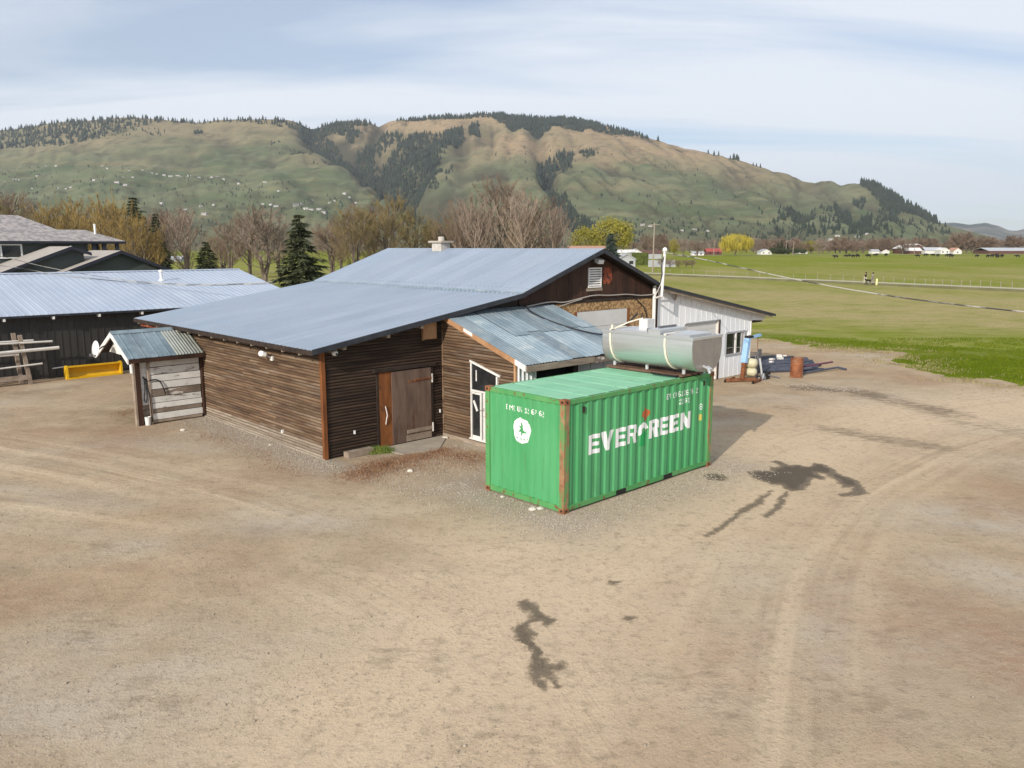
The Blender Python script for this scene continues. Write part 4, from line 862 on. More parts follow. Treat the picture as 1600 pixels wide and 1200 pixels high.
part('gable_board', MB().prism([(VRS - 1.0, 2.3), (VRS + 1.0, 2.3), (VRS + .1, 2.92), (VRS - .1, 2.92)], 0, UL + .22, UL + .26), M['white_paint'], sh)
part('wall', MB().box(-2.1, -.03, 8.185, 8.25, .02, 2.5), M['wood_black'], sh)
for k in range(12): part('wall_board', MB().box(-2.10, -1.4, 8.15, 8.18, .12 + k * .18, .12 + k * .18 + .172), M['white_paint'] if k > 2 else M['bare_paint'], sh)
part('ledger', MB().box(-.06, -.03, 7.8, 10.6, 2.05, 2.2), M['wood_gable'], sh)
part('post', MB().box(-2.26, -2.10, 8.05, 8.21, 0, 2.25), M['wood_gable'], sh); part('post', MB().box(-2.32, -2.262, 8.05, 8.21, 0, 2.25), M['rail_brown'], sh)
part('post', MB().box(-.10, -.04, 7.98, 8.06, .1, 2.25), M['wood_gable'], sh)
pd = part('sliding_panel', MB().box(-1.80, -.12, 8.06, 8.10, .03, 2.14), M['wood_black'], sh, 'sliding panel of peeling white boards')
hs = (.10, .22, .14, .19, .21, .24, .24, .23, .25, .20); z = .04
mats_ = ('rail_brown', 'white_paint', 'bare_paint', 'white_paint', 'white_paint', 'bare_paint', 'white_paint', 'white_paint', 'white_paint', 'white_paint')
for h_, mm in zip(hs, mats_): part('plank', MB().box(-1.79 + random.uniform(-.012, .012), -.13 + random.uniform(-.015, .01), 8.03 + random.uniform(0, .008), 8.06, z, z + h_ - .012), M[mm], pd); z += h_ * 1.04
part('panel_edge', MB().box(-1.87, -1.80, 8.02, 8.10, .0, 2.1), M['rail_brown'], pd)

def cable(name, pts, r, mm, label, cat='cable', frame=True, group=None):
    P = [Vector(W(*p)) if frame else Vector(p) for p in pts]
    # smooth
    for _ in range(2):
        Q = [P[0]]
        for a, b in zip(P[:-1], P[1:]): Q += [a * .75 + b * .25, a * .25 + b * .75]
        P = Q + [P[-1]]
    o = P[0].copy(); mb = MB().tube([p - o for p in P], r, 6)
    me = mesh_of(name, mb, M[mm], smooth=True); ob = bpy.data.objects.new(name, me); C.objects.link(ob); ob.location = o; ob['label'] = label; ob['category'] = cat
    if group: ob['group'] = group
    return ob
cable('hanging_cable', [(-2.0, 8.13, 1.62), (-1.88, 8.08, 1.45), (-1.83, 8.0, 1.5), (-1.6, 7.99, 1.52), (-1.45, 7.99, 1.35), (-1.35, 7.99, .98)], .020, 'black', 'black cable drooping over the white panel of the small shed')
cable('hanging_cable', [(-1.97, 8.13, 1.62), (-1.95, 8.13, 1.2), (-2.02, 8.13, .82), (-1.95, 8.13, .72), (-1.90, 8.13, .95), (-1.92, 8.13, 1.5)], .013, 'black', 'thin black cable loop hanging beside the panel of the small shed')
cable('hanging_cable', [(-1.90, 8.12, 1.55), (-1.88, 7.99, 1.0), (-1.86, 7.99, .5), (-1.84, 7.98, .1)], .016, 'black', 'black cable running down the edge of the shed panel')
dish = thing('satellite_dish', 'white satellite dish on the gable end of the small shed', 'satellite dish', (-2.62, 9.55, 2.55))
mb = MB().lathe([(.02, .0), (.14, .02), (.25, .06), (.29, .085), (.29, .095), (.14, .035), (.02, .015)], (0, 0, 0), 18)
rot = Matrix.Rotation(R(-82), 3, 'Y') @ Matrix.Identity(3)
mb.v = [tuple(Matrix.Rotation(R(5), 3, 'Z') @ (rot @ Vector(p)) + Vector((-2.86, 9.62, 2.48))) for p in mb.v]
part('reflector', mb, M['white_plastic'], dish, smooth=True)
part('arm', MB().tube([(-2.62, 9.55, 2.60), (-2.74, 9.58, 2.56), (-2.84, 9.62, 2.48)], .022, 6).tube([(-2.86, 9.6, 2.24), (-3.08, 9.62, 2.3)], .014, 5), M['black'], dish); part('receiver', MB().box(-3.14, -3.04, 9.58, 9.66, 2.27, 2.35), M['grey_steel'], dish)
single('meter_plate', MB().box(-2.36, -2.322, 8.04, 8.22, 1.78, 2.06).box(-2.372, -2.36, 8.08, 8.17, 1.94, 2.0), M['white_plastic'], 'small white box on the corner post of the white shed', 'meter box', (-2.34, 8.13, 1.78))
single('bucket', MB().lathe([(.085, 0), (.10, .28), (.092, .28), (.08, .03)], (-1.98, 8.02, 0), 12), M['white_plastic'], 'white bucket standing in front of the small shed wall', 'bucket', (-1.98, 8.02, 0))
for nm, pts in (('a', [(-2.5, 10.0), (0, 0)]),): pass

# ------------------------------------------------------------------ shipping container
CU, CV, CL, CWD, CHT = 1.43, -7.71, 5.88, 2.60, 2.591
con = thing('shipping_container', 'green corrugated shipping container with white EVERGREEN lettering', 'shipping container', (CU, CV, 0))
Z0, Z1 = 0.16, 2.47
def corr(L, pitch, depth, fx=(.34, .16, .34)):
    """profile along the wall: (distance, inset)"""
    pts = []; x = 0.0
    a, s, b = fx[0] * pitch, fx[1] * pitch, fx[2] * pitch
    n = int(round(L / pitch)); k = L / (n * pitch)
    for i in range(n):
        x0 = i * pitch * k
        pts += [(x0, 0), (x0 + a * k, 0), (x0 + (a + s) * k, depth), (x0 + (a + s + b) * k, depth)]
    pts.append((L, 0)); return pts
def corr_in(x, prof): return np.interp(x, [p[0] for p in prof], [p[1] for p in prof])
sprof = corr(CL - .32, .327, .030, (.36, .14, .36)); eprof = corr(CWD - .30, .23, .030, (.36, .16, .32))
def corr_panel(prof, f):
    mb = MB(); n = len(prof); V = [f(x, d, Z0) for x, d in prof] + [f(x, d, Z1) for x, d in prof]
    mb.add(V, [(i, i + 1, i + 1 + n, i + n) for i in range(n - 1)]); return mb
fs = lambda x, d, z: (CU + .16 + x, CV + .028 + d, z)
fe = lambda y, d, z: (CU + .028 + d, CV + .15 + y, z)
side = part('side_panel', corr_panel(sprof, fs), M['green'], con)
endp = part('end_panel', corr_panel(eprof, fe), M['green'], con)
part('side_panel', corr_panel(sprof, lambda x, d, z: (CU + .16 + x, CV + CWD - .028 - d, z)), M['green'], con)
dp = part('door_panel', MB().box(CU + CL - .06, CU + CL - .03, CV + .15, CV + CWD / 2 - .005, Z0, Z1).box(CU + CL - .06, CU + CL - .03, CV + CWD / 2 + .005, CV + CWD - .15, Z0, Z1), M['green'], con)
for y in (.5, .95, 1.65, 2.1): part('lock_rod', MB().tube([(CU + CL, CV + y, .1), (CU + CL, CV + y, 2.5)], .017, 6), M['galv_pipe'], dp)
for x in (0, CL):
    for y in (0, CWD):
        x0 = CU + (0 if x == 0 else CL - .16); y0 = CV + (0 if y == 0 else CWD - .15)
        o = part('corner_post', MB().box(x0 + .003, x0 + .157, y0 + .003, y0 + .147, .118, CHT - .118), M['post_rust'] if y == 0 else M['green_rust'], con)
        for z in (0, CHT - .118):
            cc = part('corner_casting', MB().box(x0 - .004, x0 + .165, y0 - .004, y0 + .155, z, z + .118), M['cast_rust'], con)
            zc = z + .06
            part('casting_hole', MB().prism([(x0 + .08 + .035 * math.cos(a), zc + .025 * math.sin(a)) for a in np.arange(0, 6.2, .7)], 1, y0 - .007, y0 + .0), M['black'], cc)
            part('casting_hole', MB().prism([(y0 + .075 + .035 * math.cos(a), zc + .025 * math.sin(a)) for a in np.arange(0, 6.2, .7)], 0, x0 - .007, x0 + .0), M['black'], cc)
for y0 in (CV + .012, CV + CWD - .10): part('top_rail', MB().box(CU + .165, CU + CL - .165, y0, y0 + .085, Z1, CHT - .03), M['green_rust'], con); part('bottom_rail', MB().box(CU + .165, CU + CL - .165, y0, y0 + .085, .05, Z0), M['green_rust'], con)
for x0 in (CU + .012, CU + CL - .10): part('end_rail', MB().box(x0, x0 + .085, CV + .155, CV + CWD - .155, Z1, CHT - .012), M['green_rust'], con); part('end_rail', MB().box(x0, x0 + .085, CV + .155, CV + CWD - .155, .03, Z0), M['green_rust'], con)
part('floor', MB().box(CU + .1, CU + CL - .1, CV + .1, CV + CWD - .1, .08, .17), M['wood_black'], con)
for x in (1.85, 3.75): part('fork_pocket', MB().box(CU + x, CU + x + .36, CV + .005, CV + .012, .055, .155), M['black'], con)
nrf = 8; rw = (CL - .2) / nrf
for k in range(nrf):
    mb = MB(); x0 = CU + .1 + k * rw; zc = CHT - .022
    xs_ = [x0, x0 + .05, x0 + .09, x0 + rw - .03, x0 + rw - .006]; zz_ = [zc - .012, zc - .012, zc, zc, zc - .012]
    n = len(xs_); V = [(x, CV + .10, z) for x, z in zip(xs_, zz_)] + [(x, CV + CWD - .10, z) for x, z in zip(xs_, zz_)]
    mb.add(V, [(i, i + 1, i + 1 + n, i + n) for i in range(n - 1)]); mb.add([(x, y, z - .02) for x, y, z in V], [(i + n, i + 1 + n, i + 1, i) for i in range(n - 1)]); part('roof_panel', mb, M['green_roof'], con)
part('lashing_ring', MB().box(CU + .62, CU + .70, CV + .02, CV + .035, 2.22, 2.36), M['wood_black'], con); part('lashing_ring', MB().box(CU + 5.42, CU + 5.50, CV + .02, CV + .035, 2.26, 2.38), M['wood_black'], con)

# lettering painted on the corrugations: each stroke cell sits 2 mm proud of the sheet
def paint(name, inside, x0, x1, z0, z1, prof, f, mm, parent, cell=.013, label=None):
    xs = np.arange(x0, x1, cell); zs_ = np.arange(z0, z1, cell); A, B = np.meshgrid(xs + cell / 2, zs_ + cell / 2)
    msk = inside(A, B); V = []; F = []
    j, i = np.nonzero(msk)
    for a, b in zip(xs[i], zs_[j]):
        n = len(V)
        for dx, dz in ((0, 0), (cell, 0), (cell, cell), (0, cell)):
            q = f(a + dx, corr_in(a + dx, prof) - .0025, b + dz); V.append(q)
        F.append((n, n + 1, n + 2, n + 3))
    if V: return part(name, MB().add(V, F), M[mm], parent, label)
def polys(*ps): return lambda A, B: np.logical_or.reduce([inpoly(A, B, p) for p in ps])
LH, LZ = .455, 1.205
def rect(x0, x1, z0, z1): return [(x0, z0), (x1, z0), (x1, z1), (x0, z1)]
def letter(ch, x, wd):
    s = wd * .36; th = LH * .215; b = LZ; t_ = LZ + LH; mid = LZ + LH * .5
    if ch == 'E': return [rect(x, x + s, b, t_), rect(x, x + wd, b, b + th), rect(x, x + wd * .92, mid - th / 2, mid + th / 2), rect(x, x + wd, t_ - th, t_)]
    if ch == 'V': return [[(x, t_), (x + s * 1.02, t_), (x + wd * .62, b), (x + wd * .38, b)], [(x + wd, t_), (x + wd - s * 1.02, t_), (x + wd * .38, b), (x + wd * .62, b)]]
    if ch == 'R': return [rect(x, x + s, b, t_), rect(x, x + wd * .85, t_ - th * .9, t_), rect(x, x + wd * .85, mid - th * .45, mid + th * .35), rect(x + wd - s, x + wd, mid, t_ - th * .25), [(x + wd * .48, mid), (x + wd * .85, mid), (x + wd, b), (x + wd - s, b)]]
    if ch == 'N': return [rect(x, x + s, b, t_), rect(x + wd - s, x + wd, b, t_), [(x, t_), (x + s, t_), (x + wd, b), (x + wd - s, b)]]
    if ch == 'G': return [[(x + wd * .5 + wd * .52 * math.cos(a), mid + LH * .5 * math.sin(a)) for a in np.linspace(.25, 3.6, 18)] + [(x + wd * .5 + wd * .22 * math.cos(a), mid + LH * .22 * math.sin(a)) for a in np.linspace(3.6, .25, 12)]]
xo = -.16
for ch, x, wd in (('E', .84, .39), ('V', 1.28, .48), ('E', 1.80, .39), ('R', 2.24, .40), ('R', 3.10, .40), ('E', 3.55, .39), ('E', 3.99, .39), ('N', 4.43, .50)):
    ps = letter(ch, x + xo, wd); xs_ = [p[0] for q in ps for p in q]
    paint('letter', polys(*ps), min(xs_), max(xs_), LZ, LZ + LH, sprof, fs, 'letter', side, label='white painted letter ' + ch)
ps = letter('G', 2.70 + xo, .38); paint('letter', polys(*ps), 2.6 + xo, 3.12 + xo, LZ, LZ + LH + .02, sprof, fs, 'letter', side, label='white worn letter G')
paint('letter_inset', polys([(2.74 + xo, 1.08), (2.98 + xo, 1.06), (3.00 + xo, 1.30), (3.04 + xo, 1.36), (2.90 + xo, 1.43), (2.78 + xo, 1.36)]), 2.7 + xo, 3.08 + xo, 1.04, 1.45, sprof, lambda x, d, z: fs(x, d - .001, z), 'letter_g', side, label='fresh green patch inside the G')
paint('emblem', polys([(2.93 + xo, 2.06), (2.98 + xo, 1.98), (3.10 + xo, 1.93), (3.13 + xo, 1.85), (3.04 + xo, 1.76), (2.97 + xo, 1.66), (2.90 + xo, 1.76), (2.80 + xo, 1.82), (2.82 + xo, 1.93), (2.90 + xo, 1.95)]), 2.7 + xo, 3.2 + xo, 1.6, 2.1, sprof, fs, 'letter_r', side, label='orange red leaf shape above the G')
FONT = {'E': '1111000010001111001000011111', 'M': '', '0': ''}
GL = {'E': ['1111', '1000', '1000', '1110', '1000', '1000', '1111'], 'M': ['10001', '11011', '10101', '10101', '10001', '10001', '10001'], 'C': ['0111', '1000', '1000', '1000', '1000', '1000', '0111'], 'U': ['1001', '1001', '1001', '1001', '1001', '1001', '0110'],
      '6': ['0110', '1000', '1000', '1110', '1001', '1001', '0110'], '1': ['010', '110', '010', '010', '010', '010', '111'], '3': ['1110', '0001', '0001', '0110', '0001', '0001', '1110'], '2': ['0110', '1001', '0001', '0010', '0100', '1000', '1111'], '7': ['1111', '0001', '0001', '0010', '0010', '0100', '0100'],
      '8': ['0110', '1001', '1001', '0110', '1001', '1001', '0110'], 'G': ['0110', '1001', '1000', '1011', '1001', '1001', '0110']}
def small_text(s, x0, ztop_, ch, mirror, prof, f, parent, adv=None):
    """small stencilled marks; mirror True runs towards -x"""
    px_ = ch / 7.0; x = x0
    for c_ in s:
        if c_ == ' ': x += px_ * 2.6 * (-1 if mirror else 1); continue
        g = GL[c_]; V = []; F = []
        for r_, row in enumerate(g):
            for q, b in enumerate(row):
                if b == '1':
                    a = x + (-(q + 1) if mirror else q) * px_; n = len(V); c0, d0 = ztop_ - (r_ + 1) * px_, ztop_ - r_ * px_
                    for xx, z_ in ((a, c0), (a + px_, c0), (a + px_, d0), (a, d0)): V.append(f(xx, corr_in(xx, prof) - .0025, z_))
                    F.append((n, n + 1, n + 2, n + 3))
        part('marking', MB().add(V, F), M['letter'], parent)
        x += (len(g[0]) + 1.4) * px_ * (-1 if mirror else 1)
small_text('EM CU 61 26 76 2', 3.80 + xo, 2.235, .135, False, sprof, fs, side)
small_text('22 G1', 4.38 + xo, 2.03, .135, False, sprof, fs, side)
small_text('E MC U6 12 67 62', 1.92 - .15, 2.235, .125, True, eprof, fe, endp)
small_text('8', 5.33 + xo, 1.78, .16, False, sprof, fs, side)
paint('decal', polys(rect(5.31 + xo, 5.41 + xo, 1.32, 1.50)), 5.28 + xo, 5.45 + xo, 1.3, 1.52, sprof, fs, 'letter_y', side, label='worn yellow decal')
# the round white company mark on the end
cy_, cz_ = 1.37 - .15, 1.69
blobp = [(cy_ + .30 * math.cos(a) * (1.0 + .06 * math.sin(3 * a)), cz_ + .285 * math.sin(a) * (1 + .05 * math.cos(5 * a)) - (.03 if math.sin(a) < -.5 else 0)) for a in np.linspace(0, 2 * math.pi, 26)[:-1]]
tree = [(cy_ - .03, 1.87), (cy_ + .05, 1.87), (cy_ + .05, 1.78), (cy_ + .13, 1.77), (cy_ + .06, 1.72), (cy_ + .14, 1.63), (cy_ + .04, 1.64), (cy_ + .01, 1.53), (cy_ - .04, 1.63), (cy_ - .15, 1.63), (cy_ - .06, 1.70), (cy_ - .04, 1.78)]
marks = [rect(cy_ + .13 - k * .075, cy_ + .165 - k * .075, 1.455 + .012 * abs(k - 2), 1.485 + .012 * abs(k - 2)) for k in range(5)]
paint('company_mark', lambda A, B: inpoly(A, B, blobp) & ~inpoly(A, B, tree) & ~polys(*marks)(A, B), cy_ - .36, cy_ + .36, 1.32, 2.04, eprof, fe, 'letter', endp, .011, 'round white mark with a green tree cut into it')

# ------------------------------------------------------------------ milk tank on the container
TU0, TU1, TV0, TV1 = 5.62, 6.92, -8.12, -5.25
deck = thing('timber_deck', 'rust brown planks under the steel tank on the container roof', 'pallet', (6.5, -6.6, 2.594))
for k, u in enumerate((5.86, 6.10, 6.34, 6.62)): part('plank', MB().box(u, u + .22, -7.68, -5.2, 2.594, 2.654), M['rust_deck'], deck)
tank = thing('milk_tank', 'big stainless steel tank lashed on top of the green container', 'tank', (6.3, -6.6, 2.655))
cu = (TU0 + TU1) / 2; hw = (TU1 - TU0) / 2
prof = [(cu - hw, 3.62), (cu - hw - .02, 3.40)] + [(cu - hw * max(math.cos(a_), 0.02) ** .62, 3.22 - .46 * math.sin(a_) ** 1.15) for a_ in np.linspace(.02, math.pi / 2, 10)]
prof = prof + [(2 * cu - a, b) for a, b in prof[::-1][1:]]
mb = MB(); n = len(prof); V = [(u, TV0, z) for u, z in prof] + [(u, TV1, z) for u, z in prof]
mb.add(V, [(i, i + n, i + 1 + n, i + 1) for i in range(n - 1)]); part('shell', mb, M['steel'], tank, smooth=True)
part('end_plate', MB().prism(prof, 1, TV0 - .012, TV0 + .002), M['steel_end'], tank); part('end_plate', MB().prism(prof, 1, TV1 - .002, TV1 + .012), M['steel_end'], tank)
part('rim', MB().box(TU0 - .03, TU0 + .02, TV0 - .03, TV1 + .03, 3.59, 3.66).box(TU1 - .02, TU1 + .03, TV0 - .03, TV1 + .03, 3.59, 3.66).box(TU0 + .02, TU1 - .02, TV0 - .03, TV0 + .02, 3.59, 3.66).box(TU0 + .02, TU1 - .02, TV1 - .02, TV1 + .03, 3.59, 3.66), M['steel'], tank)
part('top_plate', MB().box(TU0 + .02, TU1 - .02, TV0 + .02, TV1 - .02, 3.62, 3.645), M['steel_end'], tank)
part('lid', MB().box(TU0 + .12, TU1 - .12, -7.95, -7.15, 3.645, 3.70), M['steel'], tank); part('lid', MB().box(TU0 + .12, TU1 - .12, -6.65, -5.55, 3.645, 3.69), M['steel'], tank)
part('bridge', MB().box(TU0 + .05, TU1 - .05, -7.10, -6.72, 3.645, 3.78), M['steel'], tank)
part('motor_box', MB().box(6.2, 6.5, -6.3, -6.02, 3.69, 3.96), M['off_white'], tank, 'off white control box on the tank top')
part('pipe', MB().tube([(5.75, -5.55, 3.70), (6.1, -5.75, 3.86), (6.45, -5.95, 3.96)], .02, 6).tube([(5.7, -5.5, 3.66), (5.7, -5.5, 3.80)], .035, 8), M['strap'], tank)
part('dark_fitting', MB().box(6.0, 6.75, -6.85, -6.78, 3.78, 3.83).box(5.9, 6.05, -6.7, -6.5, 3.69, 3.76), M['grey_steel'], tank)
part('outlet_valve', MB().tube([(6.12, TV0 - .01, 2.90), (6.12, TV0 - .16, 2.86), (6.12, TV0 - .2, 2.74)], .04, 8).tube([(6.3, TV0 - .01, 2.86), (6.3, TV0 - .14, 2.80)], .05, 8), M['steel'], tank)
for v in (-7.62, -6.46, -5.36):
    for u in (6.02, 6.62): part('leg', MB().tube([(u, v, 2.655), (u, v, 2.92)], .045, 8), M['galv_pipe'], tank)
for vs in (-5.52, -7.30):
    sp = [(u, z) for u, z in prof[:11]]; P = [(cu, vs, 3.72), (TU0 - .02, vs, 3.69)] + [(u - .02, vs - .012 * i, z - .008) for i, (u, z) in enumerate(sp)]
    mb = MB()
    for a, b in zip(P[:-1], P[1:]): mb.bar(a, b, .055, .012, (1, 0, 0.3))
    st = single('lashing_strap', mb, M['strap'], 'cream strap round the tank end nearer the barn' if vs > -6 else 'cream strap round the tank end nearer the container front', 'strap', (TU0, vs, 2.66))
single('hose', MB().tube([(5.75, -6.8, 2.625), (5.72, -7.2, 2.62), (5.78, -7.55, 2.615), (6.3, -7.62, 2.63)], .025, 6), M['black'], 'black hose lying at the foot of the tank on the container roof', 'hose', (5.75, -6.8, 2.6))

# ------------------------------------------------------------------ charcoal barn with the ribbed pale roof, behind on the left
db = thing('metal_barn', 'long charcoal metal barn with a ribbed pale blue roof behind the brown barn', 'barn', (0, 21, 0))
DBU0, DBU1, DE, DR = -16.0, 11.2, 2.92, 4.50; VE, VR, VBK = 20.55, 29.0, 37.4
part('wall', MB().box(DBU0 + .3, DBU1 - .3, 21.03, 21.1, 0, 2.95).box(DBU0 + .3, DBU0 + .4, 21.1, 37, 0, 2.95).box(DBU0 + .3, DBU1 - .3, 36.9, 37, 0, 2.9), M['wall_dark'], db)
part('end_wall', MB().prism([(21.03, 0), (37, 0), (37, 2.93), (VR, DR - .1), (21.03, 2.95)], 0, DBU1 - .42, DBU1 - .3), M['wall_dark'], db)
me_r = mesh_of('rib', MB().box(-.022, .022, 20.985, 21.008, .02, 2.93), M['wall_dark'], (0, 21, 0)); me_s = mesh_of('wall_sheet', MB().box(0, .90, 21.008, 21.03, .01, 2.94), M['wall_dark'], (0, 21, 0))
for u0 in np.arange(-9.6, DBU1 - .5, .905):
    o = bpy.data.objects.new('wall_sheet', me_s); C.objects.link(o); o.parent = db; o.location = (u0, 0, 0); ORG[o.name] = (0, 21, 0)
    for j in range(3): q = bpy.data.objects.new('rib', me_r); C.objects.link(q); q.parent = o; q.location = (.03 + j * .30, 0, 0)
sl = Vector((0, VR - VE, DR - DE)); NSH = 30; SWD = (DBU1 - DBU0) / NSH
me = mesh_of('roof_sheet', sheet(sl.length, SWD - .004, 3, .020, .012, .026), M['roof_dark'])
lay_sheets(db, me, (DBU0 + SWD, VE, DE), sl, (-1, 0, 0), 1, 1)
for k in range(1, NSH): lay_sheets(db, me, (DBU0 + SWD * (k + 1), VE, DE), sl, (-1, 0, 0), 1, 1)
part('rear_roof', MB().prism([(VR, DR), (VBK, 2.9), (VBK, 2.82), (VR, DR - .08)], 0, DBU0, DBU1), M['roof_dark'], db)
part('roof_deck', MB().prism([(VE + .04, DE - .02), (VR, DR - .02), (VR, DR - .1), (VE + .04, DE - .10)], 0, DBU0 + .02, DBU1 - .02), M['fascia'], db)
part('ridge_cap', MB().prism([(VR - .2, DR - .012), (VR, DR + .05), (VR + .2, DR - .03), (VR, DR + .035)], 0, DBU0, DBU1), M['roof_dark'], db)
part('eave_trim', MB().box(DBU0, DBU1, VE - .02, VE + .0, DE - .10, DE - .006), M['fascia'], db)
for u in np.arange(-3.4, DBU1, 1.9): part('eave_bracket', MB().box(u, u + .08, VE - .03, VE + .3, DE - .22, DE - .1), M['white_trim'], db)
part('vent_pipe', MB().tube([(5.5, 26.5, 3.9), (5.5, 26.5, 4.52)], .075, 10).lathe([(.13, 4.50), (.13, 4.60), (.02, 4.64)], (5.5, 26.5, 0), 10).lathe([(.17, 3.93), (.17, 4.06), (.08, 4.14)], (5.5, 26.5, 0), 10), M['white_plastic'], db, 'white vent pipe on the roof')

# ------------------------------------------------------------------ house beyond it
ho = thing('house', 'dark grey house with grey hip roof and two low gables at the upper left', 'house', (6, 48, 0))
HV = 51.0
part('wall', MB().box(-6, 9.0, HV + .6, HV + 9, 0, 6.2), M['house_wall'], ho)
part('roof', MB().add([(-7, HV, 6.30), (9.0, HV, 6.32), (5.3, HV + 5.3, 8.42), (-7, HV + 5.3, 8.40), (9.0, HV + 10.6, 6.32), (-7, HV + 10.6, 6.3)], [(0, 1, 2, 3), (1, 4, 2), (4, 5, 3, 2), (0, 3, 5)]), M['shingle'], ho)
part('porch_roof', MB().add([(4.0, HV - .01, 6.32), (11.75, HV - .01, 6.34), (9.6, HV + 3.2, 7.28), (7.0, HV + 3.2, 7.28), (11.75, HV + 6.6, 6.34), (5, HV + 6.6, 6.32)], [(0, 1, 2, 3), (1, 4, 2), (4, 5, 3, 2)]), M['shingle'], ho)
part('eave_fascia', MB().box(-7, 11.75, HV - .04, HV, 6.16, 6.33).box(11.7, 11.78, HV, HV + 6.6, 6.16, 6.34), M['house_trim'], ho); part('soffit', MB().box(-7, 11.7, HV, HV + 6.6, 6.14, 6.2), M['house_trim'], ho)
for u in (9.25, 9.98, 11.0): part('porch_post', MB().box(u, u + .26, HV + .15, HV + .4, 3, 6.15), M['house_trim'], ho)
for u in (10.1, 11.2): part('porch_post', MB().box(u, u + .22, HV + 6, HV + 6.2, 3, 6.15), M['house_trim'], ho)
part('porch_deck', MB().box(9.0, 11.7, HV + .1, HV + 6.4, 2.9, 5.35), M['house_wall'], ho)
hw_ = part('window', MB().box(1.55, 1.66, HV + .5, HV + .6, 5.0, 6.1).box(4.22, 4.34, HV + .5, HV + .6, 5.0, 6.1).box(2.86, 2.98, HV + .5, HV + .6, 5.1, 6.0).box(1.66, 4.22, HV + .5, HV + .6, 5.0, 5.10).box(1.66, 4.22, HV + .5, HV + .6, 6.0, 6.1), M['white_plastic'], ho)
part('pane', MB().box(1.66, 2.86, HV + .55, HV + .59, 5.1, 6.0), M['glass'], hw_); part('pane', MB().box(2.98, 4.22, HV + .55, HV + .59, 5.1, 6.0), M['glass'], hw_)
part('vent_pipe', MB().tube([(10.05, HV + 2.0, 6.8), (10.05, HV + 2.0, 7.75)], .09, 8), M['white_plastic'], ho); part('vent_pipe', MB().tube([(2.95, HV + 3.5, 7.6), (2.95, HV + 3.5, 8.1)], .14, 8), M['white_plastic'], ho)
def low_gable(vf, up, zp, ul, zl_, ur, zr, vb, nm):
    g = part(nm, MB().prism([(ul, zl_), (up, zp), (ur, zr), (ur, zr - .10), (up, zp - .10), (ul, zl_ - .10)], 1, vf, vb), M['shingle2'], ho)
    part('gable_wall', MB().prism([(ul + .4, zl_ - .05), (up, zp - .12), (ur - .4, zr - .05), (ur - .4, 0), (ul + .4, 0)], 1, vf + .5, vf + .6), M['house_wall'], ho)
    part('barge_board', MB().prism([(ul, zl_ + .01), (up, zp + .01), (ur, zr + .01), (ur, zr - .22), (up, zp - .22), (ul, zl_ - .22)], 1, vf - .05, vf - .002), M['house_trim'], ho)
low_gable(44.0, 9.1, 5.62, 4.4, 3.85, 13.4, 3.85, 51.5, 'garage_roof')
low_gable(45.2, 6.1, 5.92, .9, 3.9, 7.4, 5.46, 51.4, 'entry_roof')
part('vent_pipe', MB().tube([(6.55, 47, 5.2), (6.55, 47, 5.95)], .08, 8), M['white_plastic'], ho)

# ------------------------------------------------------------------ things round the yard
lr = thing('timber_rack', 'weathered post rack holding long white poles beside the charcoal barn', 'rack', (-2.9, 20.0, 0))
part('post', MB().bar((-2.75, 19.95, 0), (-2.98, 19.95, 2.14), .17, .15, (1, 0, 0)), M['rail_brown'], lr); part('post', MB().bar((-2.98, 20.5, 0), (-3.1, 20.5, 2.2), .15, .15, (1, 0, 0)), M['rail_brown'], lr)
part('post', MB().bar((-5.6, 19.95, 0), (-5.7, 19.95, 2.1), .17, .15, (1, 0, 0)), M['rail_brown'], lr)
part('base_beam', MB().bar((-6.4, 19.95, .28), (-2.7, 19.95, .30), .16, .2), M['rail_brown'], lr)
for i, (a, b, w_) in enumerate((((-6.2, 19.82, 1.88), (-1.78, 19.82, 1.80), .07), ((-6.2, 19.8, 1.42), (-1.55, 19.8, 1.50), .12), ((-6.4, 19.84, 1.36), (-3.1, 19.84, 1.34), .09), ((-6.3, 19.82, .70), (-2.25, 19.82, .86), .06), ((-6.0, 20.3, 1.9), (-2.4, 20.3, 1.85), .07))):
    lab = ('upper white pole resting on the timber rack, reaching past its post', 'longest and thickest white pole, middle level of the timber rack', 'short grey white pole lying along the middle level of the rack', 'thin white pole on the lowest level of the timber rack', 'white pole at the back of the top level of the timber rack')[i]
    single('pole', MB().tube([a, b], [w_ * .5, w_ * .65], 7), M['rail_white'], lab, 'pole', (a[0], a[1], a[2]), group='poles on the timber rack')
yb_ = thing('plough_blade', 'bright yellow trough shaped plough blade lying against the charcoal barn', 'plough blade', (-.2, 20.3, 0))
mb = MB(); pr = [(20.05, .02), (20.13, .0), (20.36, .04), (20.46, .26), (20.40, .5), (20.22, .58), (20.10, .56), (20.10, .52), (20.22, .53), (20.34, .46), (20.38, .26), (20.30, .09), (20.12, .05), (20.06, .06)]
mb.prism(pr, 0, -1.2, 1.0); part('blade', mb, M['yellow'], yb_)
for u in (-1.29, 1.0): part('end_cheek', MB().prism([(20.04, 0), (20.42, .0), (20.50, .26), (20.44, .54), (20.22, .62), (20.05, .58)], 0, u, u + .09), M['yellow'], yb_)
part('lip', MB().box(-1.25, 1.05, 20.02, 20.08, .0, .07).box(-1.25, 1.05, 20.06, 20.13, .53, .60), M['yellow'], yb_)
part('rod', MB().tube([(-1.75, 20.4, .52), (-1.2, 20.38, .56)], .025, 6), M['galv_pipe'], yb_)
single('timber_beam', MB().box(.55, 1.42, -.30, -.05, 0, .16), M['rail_brown'], 'grey timber block on the ground against the dark barn front', 'timber', (1, -.15, 0))
